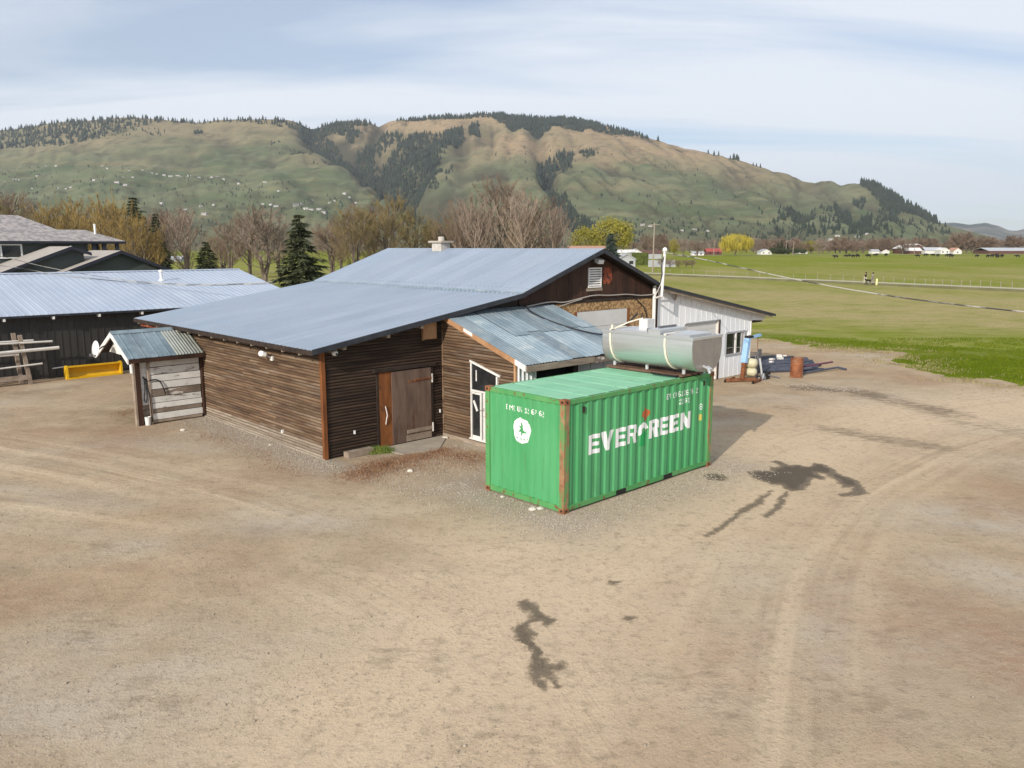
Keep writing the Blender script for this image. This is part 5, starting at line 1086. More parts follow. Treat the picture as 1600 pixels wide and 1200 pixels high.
ap = MB().prism([(1.75, -.03), (4.18, -.02), (4.1, -.28), (2.95, -1.35), (1.85, -1.02)], 2, .0, .035)
single('door_apron', ap, M['concrete'], 'pale concrete slab in front of the brown barn door', 'concrete slab', (2.9, -.6, 0))
mast = thing('service_mast', 'white electrical mast on a bracket where the brown gable meets the white wing', 'mast', (14.86, -.3, 2.5))
part('meter_tube', MB().tube([(14.86, -.14, 2.6), (14.86, -.14, 4.35)], .07, 8), M['white_plastic'], mast)
part('mast_pipe', MB().tube([(14.68, -.62, 3.95), (14.80, -.62, 5.72)], .055, 8), M['white_plastic'], mast)
part('bracket', MB().tube([(14.86, -.14, 4.33), (14.72, -.62, 4.62)], .035, 6).tube([(14.86, -.14, 3.86), (14.68, -.62, 3.98)], .04, 6).tube([(14.86, -.14, 3.9), (14.72, -.62, 4.6)], .025, 6), M['white_trim'], mast)
part('weather_head', MB().lathe([(.06, 5.68), (.10, 5.74), (.07, 5.83), (.02, 5.86)], (14.80, -.62, 0), 8), M['white_plastic'], mast)
cable('gable_cable', [(7.7, -.08, 3.88), (9.0, -.08, 4.02), (9.6, -.08, 3.92), (10.6, -.08, 4.06), (11.3, -.08, 4.14), (12.2, -.08, 4.08), (13.2, -.08, 4.1), (14.0, -.08, 4.0), (14.8, -.16, 4.02)], .024, 'cable_pale', 'grey service cable sagging across the brown gable')
cable('gable_cable', [(9.3, -.07, 3.78), (10.0, -.07, 3.92), (10.6, -.09, 4.02)], .02, 'cable_pale', 'short grey cable rising to the gable cable from the lean-to roof')
cable('gable_cable', [(13.6, -.07, 4.02), (13.9, -.07, 3.8), (14.3, -.08, 3.55), (14.55, -.07, 3.1), (14.35, -.07, 2.88), (14.1, -.07, 3.05), (14.2, -.07, 3.3)], .022, 'cable', 'black cable coiled on the strand board beside the mast')
cable('mast_cable', [(14.80, -.62, 5.6), (14.55, -.66, 5.2), (14.62, -.66, 4.7), (14.86, -.2, 4.0)], .016, 'cable', 'thin black lead curling beside the white mast')
cable('roof_cable', [(7.6, -.2, 3.95), (7.5, -.5, 3.78), (7.6, -1.2, 3.53), (8.0, -2.1, 3.25), (8.6, -2.85, 3.06), (9.2, -3.0, 3.2), (10.2, -2.9, 3.7)], .028, 'cable', 'thick black cable lying across the patched lean-to roof')
cable('overhead_wire', [(14.80, -.62, 5.66)] + [tuple(toUV(p)) + (p[2],) for p in (aty(1100, 405, 27.0), aty(1240, 437, 23), aty(1400, 465, 20), aty(1600, 488, 17.0), aty(1800, 505, 14.5), aty(2200, 505, 11.0))], .017, 'wire', 'twisted service wire running from the white mast across the field view')
def px_wire(pts, r, mm, lab): cable('overhead_wire', [tuple(toUV(p)) + (p[2],) for p in (aty(*q) for q in pts)], r, mm, lab)
px_wire([(-120, 382, 40), (0, 399, 41), (60, 415, 42), (112, 425, 42.5), (206, 440, 43), (300, 445, 42), (400, 443, 41), (425, 440, 40)], .016, 'wire', 'overhead wire crossing from the house over the pale ribbed roof, the upper of two')
px_wire([(-120, 398, 40), (0, 415, 41), (40, 420, 42), (90, 430, 42.5), (206, 441.5, 43), (300, 447, 42), (430, 443, 41)], .016, 'wire', 'overhead wire over the pale ribbed roof, the lower of two')
cam_s = thing('security_camera', 'white dome camera under the near corner of the barn roof', 'security camera', (.3, -.1, 2.95)); part('mount', MB().box(.18, .42, -.12, .02, 3.02, 3.14), M['wood_grey'], cam_s); part('dome', MB().lathe([(.02, 2.93), (.07, 2.95), (.085, 3.0), (.085, 3.05), (.04, 3.07)], (.30, -.20, 0), 12), M['white_plastic'], cam_s, smooth=True); part('lens', MB().lathe([(.005, -.30), (.03, -.296), (.03, -.26)], (.30, 0, 2.985), 10, axis=1), M['black'], cam_s)
fl = thing('floodlight', 'white twin floodlight on the brown side wall under the eave', 'floodlight', (-.05, 2.9, 2.6)); part('base', MB().box(-.05, 0, 2.78, 2.92, 2.52, 2.66).tube([(-.05, 2.85, 2.6), (-.14, 2.85, 2.66)], .03, 6), M['white_plastic'], fl)
for dv in (.17, -.10): part('lamp_head', MB().lathe([(.03, 0), (.075, .05), (.085, .15), (.07, .155)], (0, 0, 0), 10), M['white_plastic'], fl)
for o, dv in zip([c for c in fl.children if c.name.startswith('lamp_head')], (.20, -.08)): o.location = (-.12 - .0, dv + .0, .10); o.rotation_euler = (R(35 if dv > 0 else -20), R(-70), 0); o.data.transform(Matrix.Translation((-.05 - 0, 2.9, 2.6)))
gl = thing('floodlight', 'small white floodlight under the peak of the brown gable', 'floodlight', (11.45, -.1, 5.4)); part('lamp_head', MB().prism([(-.02, 5.48), (-.24, 5.40), (-.20, 5.26), (-.02, 5.33)], 0, 11.32, 11.62), M['white_plastic'], gl); part('mount', MB().box(11.42, 11.52, -.06, 0, 5.34, 5.46), M['white_plastic'], gl)

# engine hoist, hand truck, canister, pipes, drum beside the white wing
hz = thing('engine_hoist', 'light blue hoist arm on a rusty wheeled base outside the white wing', 'hoist', (20.2, -1.2, 0))
part('base_leg', MB().bar((19.45, -.72, .11), (20.85, -1.6, .11), .12, .12), M['rust'], hz); part('base_leg', MB().bar((20.0, -1.75, .10), (20.85, -1.62, .10), .12, .10), M['rust'], hz); part('cross_bar', MB().bar((19.6, -.85, .13), (20.2, -.7, .13), .1, .1), M['rust'], hz)
part('upright', MB().bar((20.12, -1.15, .12), (20.24, -1.15, 1.05), .17, .15, (1, 0, 0)), M['rust'], hz)
part('mast', MB().bar((20.2, -1.15, .85), (20.40, -1.15, 1.92), .24, .20, (1, 0, 0)), M['blue_paint'], hz); part('boom', MB().bar((20.38, -1.15, 1.93), (21.5, -1.15, 1.98), .10, .11), M['blue_paint'], hz)
part('pivot', MB().box(20.3, 20.75, -1.24, -1.06, 1.93, 2.02), M['black'], hz); part('chain', MB().tube([(21.3, -1.15, 1.93), (21.3, -1.15, 1.35)], .018, 5), M['rust'], hz)
for u, v in ((19.45, -.72), (20.86, -1.62), (20.0, -1.76)): part('caster', MB().lathe([(.07, -.03), (.07, .03)], (u, v, .07), 10, axis=1), M['black'], hz)
can = thing('air_tank', 'cream compressor tank tucked behind the rusty hoist upright', 'tank', (20.75, -1.35, 0)); part('vessel', MB().lathe([(.05, -.36), (.2, -.30), (.22, 0), (.2, .30), (.05, .36)], (20.66, -1.15, .80), 14, axis=1), M['cream'], can, smooth=True); part('vessel', MB().lathe([(.05, -.36), (.18, -.30), (.2, 0), (.18, .30), (.05, .36)], (20.66, -1.15, .40), 14, axis=1), M['cream'], can, smooth=True)
part('wheel', MB().lathe([(.12, -.05), (.13, 0), (.12, .05)], (20.75, -1.55, .13), 12, axis=1), M['black'], can); part('hub', MB().lathe([(.06, -.06), (.06, .06)], (20.75, -1.56, .13), 10, axis=1), M['white_plastic'], can)
ht = thing('hand_truck', 'dark grey hand truck and jack standing right of the blue hoist', 'hand truck', (21.6, -1.2, 0))
for u in (21.25, 21.55): part('upright', MB().bar((u, -1.25, .08), (u + .05, -1.05, 1.22), .05, .06, (1, 0, 0)), M['grey_steel'], ht)
part('back_plate', MB().box(21.50, 21.74, -1.12, -1.04, .3, 1.32), M['grey_steel'], ht); part('jack_pole', MB().tube([(21.36, -1.42, .12), (21.28, -1.3, .95)], .045, 7), M['galv_pipe'], ht)
part('toe_plate', MB().box(21.2, 21.75, -1.6, -1.2, .02, .06), M['black'], ht); part('axle_jack', MB().lathe([(.14, 0), (.12, .12), (.05, .3)], (21.32, -1.5, 0), 10), M['grey_steel'], ht)
for v, u in ((-1.35, 22.0), (-1.55, 21.45)): part('wheel', MB().lathe([(.07, -.05), (.14, -.05), (.15, 0), (.14, .05), (.07, .05)], (u, v, .16), 14, axis=1), M['black'], ht)
part('handle', MB().tube([(21.9, -1.3, .16), (22.25, -1.8, .02), (22.1, -1.9, .02)], .03, 6), M['grey_steel'], ht)
for i in range(24):
    a = random.uniform(-.15, .15); u, v = 25.6 + (i % 12) * .24 - 1.4 + random.uniform(-.1, .1), .5 + (i % 12) * .22 - 1.3 + random.uniform(-.3, .3); L = random.uniform(1.2, 2.0)
    single('pipe', MB().tube([(u - L * math.cos(a), v + L * .62 + L * math.sin(a), .06), (u + L * math.cos(a), v - L * .62 + L * math.sin(a), .06 + .04 * (i % 3))], .085, 7), M['tarp'], 'dark blue plastic pipe in the heap on the ground behind the rusty drum', 'pipe', (u, v, 0), group='blue plastic pipes heaped behind the drum')
single('pipe', MB().tube([(23.6, -1.7, .30), (26.2, -2.4, .42)], .05, 6), M['purple'], 'maroon bar lying over the blue pipes right of the drum', 'bar', (23.6, -1.7, 0)); 
single('pipe', MB().tube([(23.9, -2.0, .08), (26.5, -2.55, .14), (26.7, -2.9, .05)], .055, 6), M['tarp'], 'blue pipe sticking out furthest right from behind the drum', 'pipe', (23.9, -2, 0))
for i, (px, py, s_) in enumerate(((1217, 563, .20), (1206, 567, .13), (1219, 566, .16), (1226, 562, .14), (1205, 570, .10))):
    u, v = toUV(gp(px, py)); ang = i
    single('scrap_block', MB().prism([(u + s_ * math.cos(ang + a) * (1.6 if k % 2 else 1), v + s_ * math.sin(ang + a)) for k, a in enumerate((0, 1.4, 3.0, 4.6))], 2, .1, .1 + s_), M['pale_block'], ('largest white scrap block on the blue pipes', 'leftmost white scrap block on the blue pipes', 'white scrap block just under the largest one on the blue pipes', 'white scrap block furthest right on the blue pipes', 'smallest white scrap block on the blue pipes')[i], 'scrap', (u, v, .1), group='white scrap on the blue pipes')
single('tyre_rim', MB().lathe([(.10, .03), (.2, .03), (.22, .09), (.2, .15), (.10, .15)], (23.6, .35, 0), 16), M['galv_pipe'], 'pale grey wheel rim lying at the edge of the blue pipes', 'wheel rim', (23.6, .35, 0))
bx, by = toUV(gp(1244, 589)); dr_ = thing('oil_drum', 'rusty oil drum standing alone in the yard beside the blue pipes', 'drum', (bx, by, 0))
bp_ = [(.285, 0), (.29, .02), (.28, .05), (.28, .28), (.295, .30), (.28, .32), (.28, .56), (.295, .58), (.28, .60), (.28, .83), (.29, .86), (.28, .87)]
part('shell', MB().lathe(bp_ + [(.262, .87), (.262, .70), (.01, .70)], (bx, by, 0), 24), M['barrel'], dr_, smooth=False); part('inner_disc', MB().lathe([(.255, .705), (.02, .715)], (bx, by, 0), 16), M['black'], dr_)  # black disc closes the drum below its rim

# ------------------------------------------------------------------ damp stains, stones, gravel, weeds
dm = bpy.data.materials.new('damp earth'); dm.use_nodes = True; t = dm.node_tree; pb = t.nodes['Principled BSDF']; pb.inputs['Roughness'].default_value = 0.8; pb.inputs['Specular IOR Level'].default_value = 0.2
gtc = nn(t, 'ShaderNodeTexCoord').outputs['Object']
f1 = gnoise(9, 6, rough=0.7); f2 = gnoise(40, 4, rough=0.7); wet = att('wet')
core = mr(math_node(t, 'MULTIPLY_ADD', f1, 0.55, wet), 0.62, 0.98)
t.links.new(mix(core, mix(mr(f2, .35, .65), (0.175, 0.138, 0.098), (0.235, 0.188, 0.13)), mix(mr(f2, .35, .65), (0.080, 0.061, 0.043), (0.118, 0.092, 0.065))), pb.inputs['Base Color'])
fade = mr(math_node(t, 'MULTIPLY_ADD', f1, 0.7, math_node(t, 'MULTIPLY_ADD', f2, 0.35, wet)), 0.66, 0.98)
tr = nn(t, 'ShaderNodeBsdfTransparent'); ms = nn(t, 'ShaderNodeMixShader'); t.links.new(fade, ms.inputs[0]); t.links.new(tr.outputs[0], ms.inputs[1]); t.links.new(pb.outputs[0], ms.inputs[2])
t.links.new(ms.outputs[0], t.nodes['Material Output'].inputs['Surface'])
bb = nn(t, 'ShaderNodeBump'); bb.inputs['Strength'].default_value = 0.5; bb.inputs['Distance'].default_value = 0.03; t.links.new(f2, bb.inputs['Height']); t.links.new(bb.outputs[0], pb.inputs['Normal'])
def stain(pts, label, soft=.12, it=0):
    """a thin damp layer 4 mm over the dirt whose edge fades and breaks up"""
    P = [tuple(gp(*p)[:2]) for p in pts]; cx_, cy_ = np.mean(P, axis=0); c = .04
    xs = np.arange(min(p[0] for p in P) - .25, max(p[0] for p in P) + .25, c); ys = np.arange(min(p[1] for p in P) - .25, max(p[1] for p in P) + .25, c)
    A, B = np.meshgrid(xs, ys); wx_ = .22 * (fbm(A * 3.1, B * 3.1, 401) - .5) + .10 * (fbm(A * 9, B * 9, 402) - .5); wy_ = .22 * (fbm(A * 3.1 + 9, B * 3.1, 403) - .5) + .10 * (fbm(A * 9, B * 9 + 7, 404) - .5)
    d, _, _ = segdist(A + wx_, B + wy_, P + P[:1]); ins = inpoly(A + wx_, B + wy_, P); sdv = np.where(ins, d, -d); wetv = np.clip(.29 + sdv / soft * .30, 0, .75)
    keep = wetv > .02; idx = -np.ones(A.shape, int); idx[keep] = np.arange(keep.sum()); V = np.stack([A[keep], B[keep], gz(A[keep], B[keep]) + .006], 1)
    q = np.stack([idx[:-1, :-1], idx[:-1, 1:], idx[1:, 1:], idx[1:, :-1]], -1).reshape(-1, 4); q = q[(q >= 0).all(1)]
    o = npmesh('damp_patch', V, q, [dm], 'structure', label); at_ = o.data.attributes.new('wet', 'FLOAT', 'POINT'); at_.data.foreach_set('value', wetv[keep].astype(np.float32))
stain([(1169, 739), (1185, 736), (1206, 737), (1203, 729), (1213, 731), (1220, 728), (1206, 722), (1211, 720), (1222, 722), (1232, 728), (1246, 727), (1262, 730), (1270, 725), (1284, 726), (1300, 732), (1304, 739), (1320, 744), (1340, 752), (1350, 764), (1356, 771), (1340, 774), (1315, 776), (1311, 773), (1325, 771), (1338, 768), (1332, 761), (1318, 763), (1310, 755), (1300, 748), (1292, 741), (1278, 740), (1291, 747), (1285, 750), (1270, 748), (1262, 754), (1260, 760), (1254, 766), (1238, 767), (1228, 763), (1222, 757), (1206, 757), (1192, 752), (1178, 747)], 'large ragged dark damp patch right of the container')
stain([(1099, 744), (1112, 741), (1128, 744), (1138, 748), (1126, 752), (1108, 750)], 'small damp patch at the right end of the container')
stain([(1100, 838), (1122, 824), (1150, 806), (1172, 788), (1190, 776), (1204, 768), (1198, 776), (1180, 790), (1158, 806), (1130, 824), (1104, 839)], 'thin damp trickle running down left from the big damp patch')
stain([(1194, 806), (1210, 790), (1222, 778), (1230, 767), (1234, 770), (1226, 782), (1214, 796), (1198, 808)], 'short damp trickle below the big damp patch')
stain([(812, 942), (825, 940), (836, 945), (840, 955), (852, 963), (868, 967), (868, 973), (862, 981), (854, 977), (848, 970), (838, 971), (828, 976), (824, 985), (834, 990), (830, 1002), (832, 1012), (818, 1008), (806, 994), (804, 984), (816, 978), (826, 968), (828, 958), (814, 952)], 'ragged damp patch in the middle foreground, the upper one')
stain([(832, 1036), (848, 1032), (858, 1040), (866, 1056), (877, 1072), (872, 1074), (860, 1060), (850, 1050), (846, 1060), (854, 1070), (852, 1080), (842, 1072), (830, 1058), (834, 1046)], 'ragged damp patch in the middle foreground, the lower one')
stain([(864, 1040), (874, 1034), (880, 1042), (874, 1050), (866, 1048)], 'round damp spot beside the lower foreground patch')
stain([(808, 982), (818, 980), (826, 1000), (836, 1014), (846, 1032), (852, 1042), (842, 1044), (832, 1030), (822, 1014), (812, 1000)], 'narrow damp link between the two foreground patches', .05)
for q in ((958, 910), (978, 964)): stain([(q[0] - 10, q[1] + 3), (q[0] - 2, q[1] - 3), (q[0] + 10, q[1] - 2), (q[0] + 4, q[1] + 4)], 'small dark spot of damp earth in the foreground')

def cloud_(pts_px, n, sd):
    P = np.array([gp(*p)[:2] for p in pts_px]); t_ = rng.uniform(0, len(P) - 1, n); i = t_.astype(int); f = (t_ - i)[:, None]; return P[i] * (1 - f) + P[np.minimum(i + 1, len(P) - 1)] * f + rng.normal(0, sd, (n, 2))
OCT = np.array([(1, 0, 0), (0, 1, 0), (-1, 0, 0), (0, -1, 0), (0, 0, 1), (0, 0, -1)], float); OF = np.array([(0, 1, 4), (1, 2, 4), (2, 3, 4), (3, 0, 4), (1, 0, 5), (2, 1, 5), (3, 2, 5), (0, 3, 5)])
def scatter_stones(name, xy, size, mm, label):
    n = len(xy); s = size[:, None, None] * OCT[None] * rng.uniform(.6, 1.25, (n, 6, 3)) * np.array([1, 1, .7]); a = rng.uniform(0, 6.28, n); c_, s_ = np.cos(a)[:, None], np.sin(a)[:, None]
    x = s[..., 0] * c_ - s[..., 1] * s_ + xy[:, 0:1]; y = s[..., 0] * s_ + s[..., 1] * c_ + xy[:, 1:2]; z = s[..., 2] + size[:, None] * .25 + gz(xy[:, 0], xy[:, 1])[:, None]
    V = np.stack([x, y, z], -1).reshape(-1, 3); F = (np.arange(n)[:, None, None] * 6 + OF[None]).reshape(-1, 3)
    return npmesh(name, V, F, [M[mm]], 'stuff', label)
n = 13000; a = rng.uniform(-40, 1640, n); yy = 600 + 620 * rng.uniform(0, 1, n) ** 0.8; xy = np.array([gp(p, q)[:2] for p, q in zip(a, yy)])
dn = fbm(xy[:, 0] * .5, xy[:, 1] * .5, 301); keep = rng.uniform(0, 1, n) < np.clip((dn - .34) * 3.2, .06, 1); xy = xy[keep]
uu = np.array([toUV(p) for p in xy]); ok = ~(((uu[:, 0] > -.1) & (uu[:, 0] < 24) & (uu[:, 1] > -.1)) | ((uu[:, 0] > 4.1) & (uu[:, 1] > -3.4) & (uu[:, 0] < 9.3))); xy = xy[ok]
scatter_stones('pebbles', xy, rng.uniform(.005, .015, len(xy)) * (1 + (rng.uniform(0, 1, len(xy)) > .985) * 1.2), 'pebble', 'loose pebbles strewn over the sandy yard')
u = -np.abs(rng.normal(0, .62, 5200)); v = rng.uniform(-1.0, 11.5, 5200); k = ~((v > 7.9) & (u > -2.2)); g1 = np.stack([u[k], v[k]], 1)
u = rng.uniform(.6, 8.2, 3800); v = rng.normal(-8.1, .6, 3800); k = ~((u > CU - .02) & (u < CU + CL + .02) & (v > CV - .02)); g2 = np.stack([u[k], v[k]], 1)
u = rng.normal(.95, .6, 3000); v = rng.uniform(-8.6, -4.2, 3000); k = (u < CU - .02); g3 = np.stack([u[k], v[k]], 1)
u = rng.uniform(-.4, 4.1, 2200); v = rng.uniform(-4.6, -1.2, 2200); g4 = np.stack([u, v], 1)
g = np.concatenate([g1, g2, g3, g4]); g = np.array([W(*p)[:2] for p in g]); scatter_stones('gravel', g, rng.uniform(.008, .026, len(g)), 'gravel', 'grey gravel strewn along the barn wall and round the container')
q_ = np.concatenate([cloud_([(1240, 603), (1262, 601)], 90, .35), cloud_([(1290, 606), (1345, 612)], 130, .30), cloud_([(1205, 598), (1190, 597)], 40, .3), cloud_([(1270, 612), (1300, 613)], 40, .25)])
scatter_stones('pale_rubble', q_, rng.uniform(.012, .04, len(q_)), 'gravel', 'pale rubble strewn on the dark strip of ground in front of the drum')
def stone(px, py, r, label):
    p = gp(px, py); mb = MB(); n = 8; V = []; rr = [random.uniform(.8, 1.2) for _ in range(24)]
    for i, (zz_, q) in enumerate(((0, .9), (.35, 1.0), (.62, .62))):
        for k in range(n): V.append((r * q * rr[i * 8 + k] * math.cos(k * 6.283 / n), r * q * rr[i * 8 + k] * .8 * math.sin(k * 6.283 / n), r * zz_ * rr[(k + i) % 24]))
    F = [(i * n + k, i * n + (k + 1) % n, i * n + n + (k + 1) % n, i * n + n + k) for i in range(2) for k in range(n)] + [tuple(2 * n + k for k in range(n))]
    single('stone', mb.add(V, F), M['stone'], label, 'stone', (p[0], p[1], 0), frame=False)
for q in ((832, 797, .10, 'rounded pale stone under the end of the container, left of a pair'), (844, 796, .09, 'rounded pale stone under the end of the container, right of a pair'), (785, 777, .06, 'pale stone near the left foot of the container'), (641, 737, .09, 'white stone among the dry weeds'), (286, 673, .10, 'white stone in the gravel below the small white shed'), (748, 696, .07, 'pale stone at the foot of the lean-to'), (696, 685, .10, 'block shaped pale stone in the inner corner beside the door slab'), (422, 696, .06, 'pale stone beside the gravel under the brown wall')): stone(*q)
def blades(name, xy, hgt, mm, label, lean=.5, wd=.012):
    n = len(xy); a = rng.uniform(0, 6.28, n); h_ = hgt * rng.uniform(.5, 1.2, n); l = rng.uniform(0, lean, n) * h_; b = rng.uniform(0, 6.28, n); w_ = wd * rng.uniform(.7, 1.4, n)
    p0 = np.stack([xy[:, 0] + np.cos(a) * w_, xy[:, 1] + np.sin(a) * w_, np.zeros(n)], 1); p1 = np.stack([xy[:, 0] - np.cos(a) * w_, xy[:, 1] - np.sin(a) * w_, np.zeros(n)], 1); p2 = np.stack([xy[:, 0] + np.cos(b) * l, xy[:, 1] + np.sin(b) * l, h_], 1)
    return npmesh(name, np.stack([p0, p1, p2], 1).reshape(-1, 3), np.arange(3 * n).reshape(-1, 3), [M[mm]], 'stuff', label)
def cloud(pts_px, n, sd):
    P = np.array([gp(*p)[:2] for p in pts_px]); t_ = rng.uniform(0, len(P) - 1, n); i = t_.astype(int); f = (t_ - i)[:, None]; return P[i] * (1 - f) + P[np.minimum(i + 1, len(P) - 1)] * f + rng.normal(0, sd, (n, 2))
blades('dry_weeds', np.concatenate([cloud([(560, 748), (585, 730), (640, 716), (690, 708), (745, 716)], 5200, .28), cloud([(672, 705), (700, 703)], 900, .14), cloud([(560, 742), (620, 728), (740, 724)], 2200, .5)]), .055, 'weed', 'low dry reddish weeds in front of the barn door', 1.2, .008)
blades('grass_tuft', cloud([(575, 708), (592, 706), (607, 706)], 1500, .10), .17, 'weed_green', 'green grass tuft at the corner of the door slab', .7, .008)
blades('dry_weeds', np.concatenate([cloud([(300, 672), (360, 690), (450, 735)], 900, .3), cloud([(215, 640), (195, 648)], 500, .3)]), .05, 'weed', 'sparse dry weeds in the gravel along the brown wall', 1.2, .008)
n = 60000; q = rng.uniform(0, 1, (n, 2)); px_ = 1165 + 480 * q[:, 0]; py_ = 528 + 80 * q[:, 1]; xy = np.array([gp(a_, b_)[:2] for a_, b_ in zip(px_, py_)])
wob = 0.9 * (fbm(xy[:, 0] * 0.6, xy[:, 1] * 0.6, 3) - 0.5) * 2 + 0.5 * (fbm(xy[:, 0] * 2.3, xy[:, 1] * 2.3, 9) - 0.5)
k = ~inpoly(xy[:, 0] + wob, xy[:, 1] + wob * .7, dirt_poly) & (fbm(xy[:, 0] * .7, xy[:, 1] * .7, 33) > .36); blades('lawn_grass', xy[k], .07, 'turf', 'bright green grass at the edge of the field', .6, .02)

n = 9000; i = rng.integers(0, len(edge_w) - 1, n); f = rng.uniform(0, 1, (n, 1)); E0 = np.array(edge_w); xy = E0[i] * (1 - f) + E0[i + 1] * f + rng.normal(0, 1, (n, 2)) * np.array([1.0, .75]) + np.array([0, -.5]); k = fbm(xy[:, 0] * .8, xy[:, 1] * .8, 35) > .47
blades('field_weeds', xy[k], .12, 'weed_edge', 'dry straw coloured weeds along the ragged edge between yard and field', 1.0, .016)

# ------------------------------------------------------------------ path, fence, walkers, cattle
pth = [tuple(gp(*p)[:2]) for p in [(900, 424.5), (1040, 430.5), (1200, 437.3), (1350, 444.2), (1480, 450), (1600, 455.6), (1760, 463)]]
V = []; F = []
for i, (x, y) in enumerate(pth):
    V += [(x + .3, y - 4.6, -.02), (x, y - 2.3, .34), (x - .2, y + 2.7, .40), (x - .3, y + 5.0, -.02)]
    if i: b = 4 * (i - 1); F += [(b, b + 4, b + 5, b + 1), (b + 1, b + 5, b + 6, b + 2), (b + 2, b + 6, b + 7, b + 3)]
M['path'] = mat('gravel path', (0.36, 0.33, 0.235), (0.45, 0.41, 0.30), 0.95, scale=.4); M['bank'] = mat('rough path bank', (0.11, 0.105, 0.042), (0.17, 0.155, 0.07), .95, scale=.3)
o = setting('path', MB().add(V, F), M['bank'], label='pale raised path crossing the green field'); o.data.materials.append(M['path'])
for p_ in o.data.polygons: p_.material_index = 1 if p_.index % 3 == 1 else 0
rdp = [tuple(gp(*p)[:2]) for p in [(1050, 399.6), (1250, 398.6), (1500, 397.6), (1700, 397)]]; V = []; F = []
for i, (x, y) in enumerate(rdp):
    V += [(x, y - 4, .12), (x, y + 6, .14)]
    if i: b = 2 * (i - 1); F.append((b, b + 2, b + 3, b + 1))
setting('road', MB().add(V, F), M['path'], label='pale road along the far edge of the field')
fe_ = thing('wire_fence', 'wire fence of thin stakes along the far side of the path', 'fence', (0, 0, 0), frame=False)
P = np.array([(p[0] - .4, p[1] + 6.0) for p in pth]); tt = np.linspace(1.0, 5.6, 36)
fx = [(float(np.interp(q, range(len(P)), P[:, 0])), float(np.interp(q, range(len(P)), P[:, 1]))) for q in tt]
me = mesh_of('fence_stake', MB().box(-.035, .035, -.035, .035, 0, 1.15), M['pole'])
for x, y in fx: o = bpy.data.objects.new('fence_stake', me); C.objects.link(o); o.parent = fe_; o.location = (x, y, 0); o.rotation_euler = (random.uniform(-.06, .06), random.uniform(-.06, .06), 0)
for z in (.5, .95): part('fence_wire', MB().tube([(x, y, z) for x, y in fx], .004, 3), M['grey_steel'], fe_)
def figure(name, joints, edges, radii, mm, parent=None):
    me = bpy.data.meshes.new(name); me.from_pydata(joints, edges, []); o = bpy.data.objects.new(name, me); C.objects.link(o)
    s = o.modifiers.new('skin', 'SKIN'); s.use_smooth_shade = True; d = me.skin_vertices[0].data
    for i, r in enumerate(radii): d[i].radius = (r, r) if not isinstance(r, tuple) else r
    d[0].use_root = True; sub = o.modifiers.new('subdivision', 'SUBSURF'); sub.levels = 1; sub.render_levels = 1
    me.materials.append(M[mm])
    if parent: o.parent = parent
    return o
def walker(px, py, label, coat, legs, rz, hh=1.68):
    p = gp(px, py, .34); t_ = thing('person', label, 'person', (p[0], p[1], .34), frame=False); t_.rotation_euler = (0, 0, rz); k = hh / 1.7
    J = [(0, 0, .93), (0, 0, 1.15), (0, .01, 1.38), (0, .02, 1.47), (0, .04, 1.58), (0, .04, 1.66), (.10, 0, .88), (.11, .16, .48), (.11, .12, .07), (.11, .26, .04), (-.10, 0, .88), (-.11, -.10, .48), (-.11, -.32, .10), (-.11, -.20, .04), (.19, .01, 1.36), (.24, -.10, 1.10), (.24, .04, .86), (-.19, .01, 1.36), (-.24, .10, 1.10), (-.24, .22, .88)]
    E_ = [(0, 1), (1, 2), (2, 3), (3, 4), (4, 5), (0, 6), (6, 7), (7, 8), (8, 9), (0, 10), (10, 11), (11, 12), (12, 13), (2, 14), (14, 15), (15, 16), (2, 17), (17, 18), (18, 19)]
    Rr = [.13, .12, .13, .055, .095, .085, .085, .06, .04, .035, .085, .06, .04, .035, .06, .045, .03, .06, .045, .03]
    J = [(a * k, b * k, c * k) for a, b, c in J]; figure('body', J, E_, Rr, 'skin', t_)
    figure('coat', [J[0], J[1], J[2], J[14], tuple((np.array(J[15]))), tuple(np.array(J[16]) * .9 + np.array(J[15]) * .1), J[17], J[18], tuple(np.array(J[19]) * .9 + np.array(J[18]) * .1)], [(0, 1), (1, 2), (2, 3), (3, 4), (4, 5), (2, 6), (6, 7), (7, 8)], [.165, .15, .155, .08, .062, .05, .08, .062, .05], coat, t_)
    figure('trousers', [J[0], J[6], J[7], J[8], J[10], J[11], J[12]], [(0, 1), (1, 2), (2, 3), (0, 4), (4, 5), (5, 6)], [.15, .11, .08, .06, .11, .08, .06], legs, t_)
    part('hair', MB().lathe([(.05, 1.44 * k), (.11, 1.50 * k), (.125, 1.60 * k), (.115, 1.70 * k), (.05, 1.75 * k)], (0, -.01, 0), 10), M['hair'], t_, smooth=True)
    return t_
walker(1352, 442.5, 'person in a dark coat and pale trousers walking on the path, left of the pair', 'cloth_black', 'cloth_pale', R(95))
walker(1363, 443, 'dark haired person in grey with a white band on the path, right of the pair', 'cloth_grey', 'cloth_grey', R(95))
pg = gp(1356.5, 443, .34); dg = thing('dog', 'black dog walking between the two people on the path', 'dog', (pg[0], pg[1], .34), frame=False); dg.rotation_euler = (0, 0, R(185))
DJ = [(.0, 0, .50), (.25, 0, .52), (.42, 0, .62), (.55, 0, .70), (.68, 0, .66), (-.3, 0, .52), (-.42, 0, .56), (-.60, 0, .68), (.26, .09, .44), (.24, .09, .24), (.28, .09, .03), (.26, -.09, .44), (.32, -.09, .24), (.34, -.09, .03), (-.3, .09, .42), (-.24, .09, .26), (-.34, .09, .15), (-.30, .09, .03), (-.3, -.09, .42), (-.22, -.09, .26), (-.26, -.09, .15), (-.20, -.09, .03)]
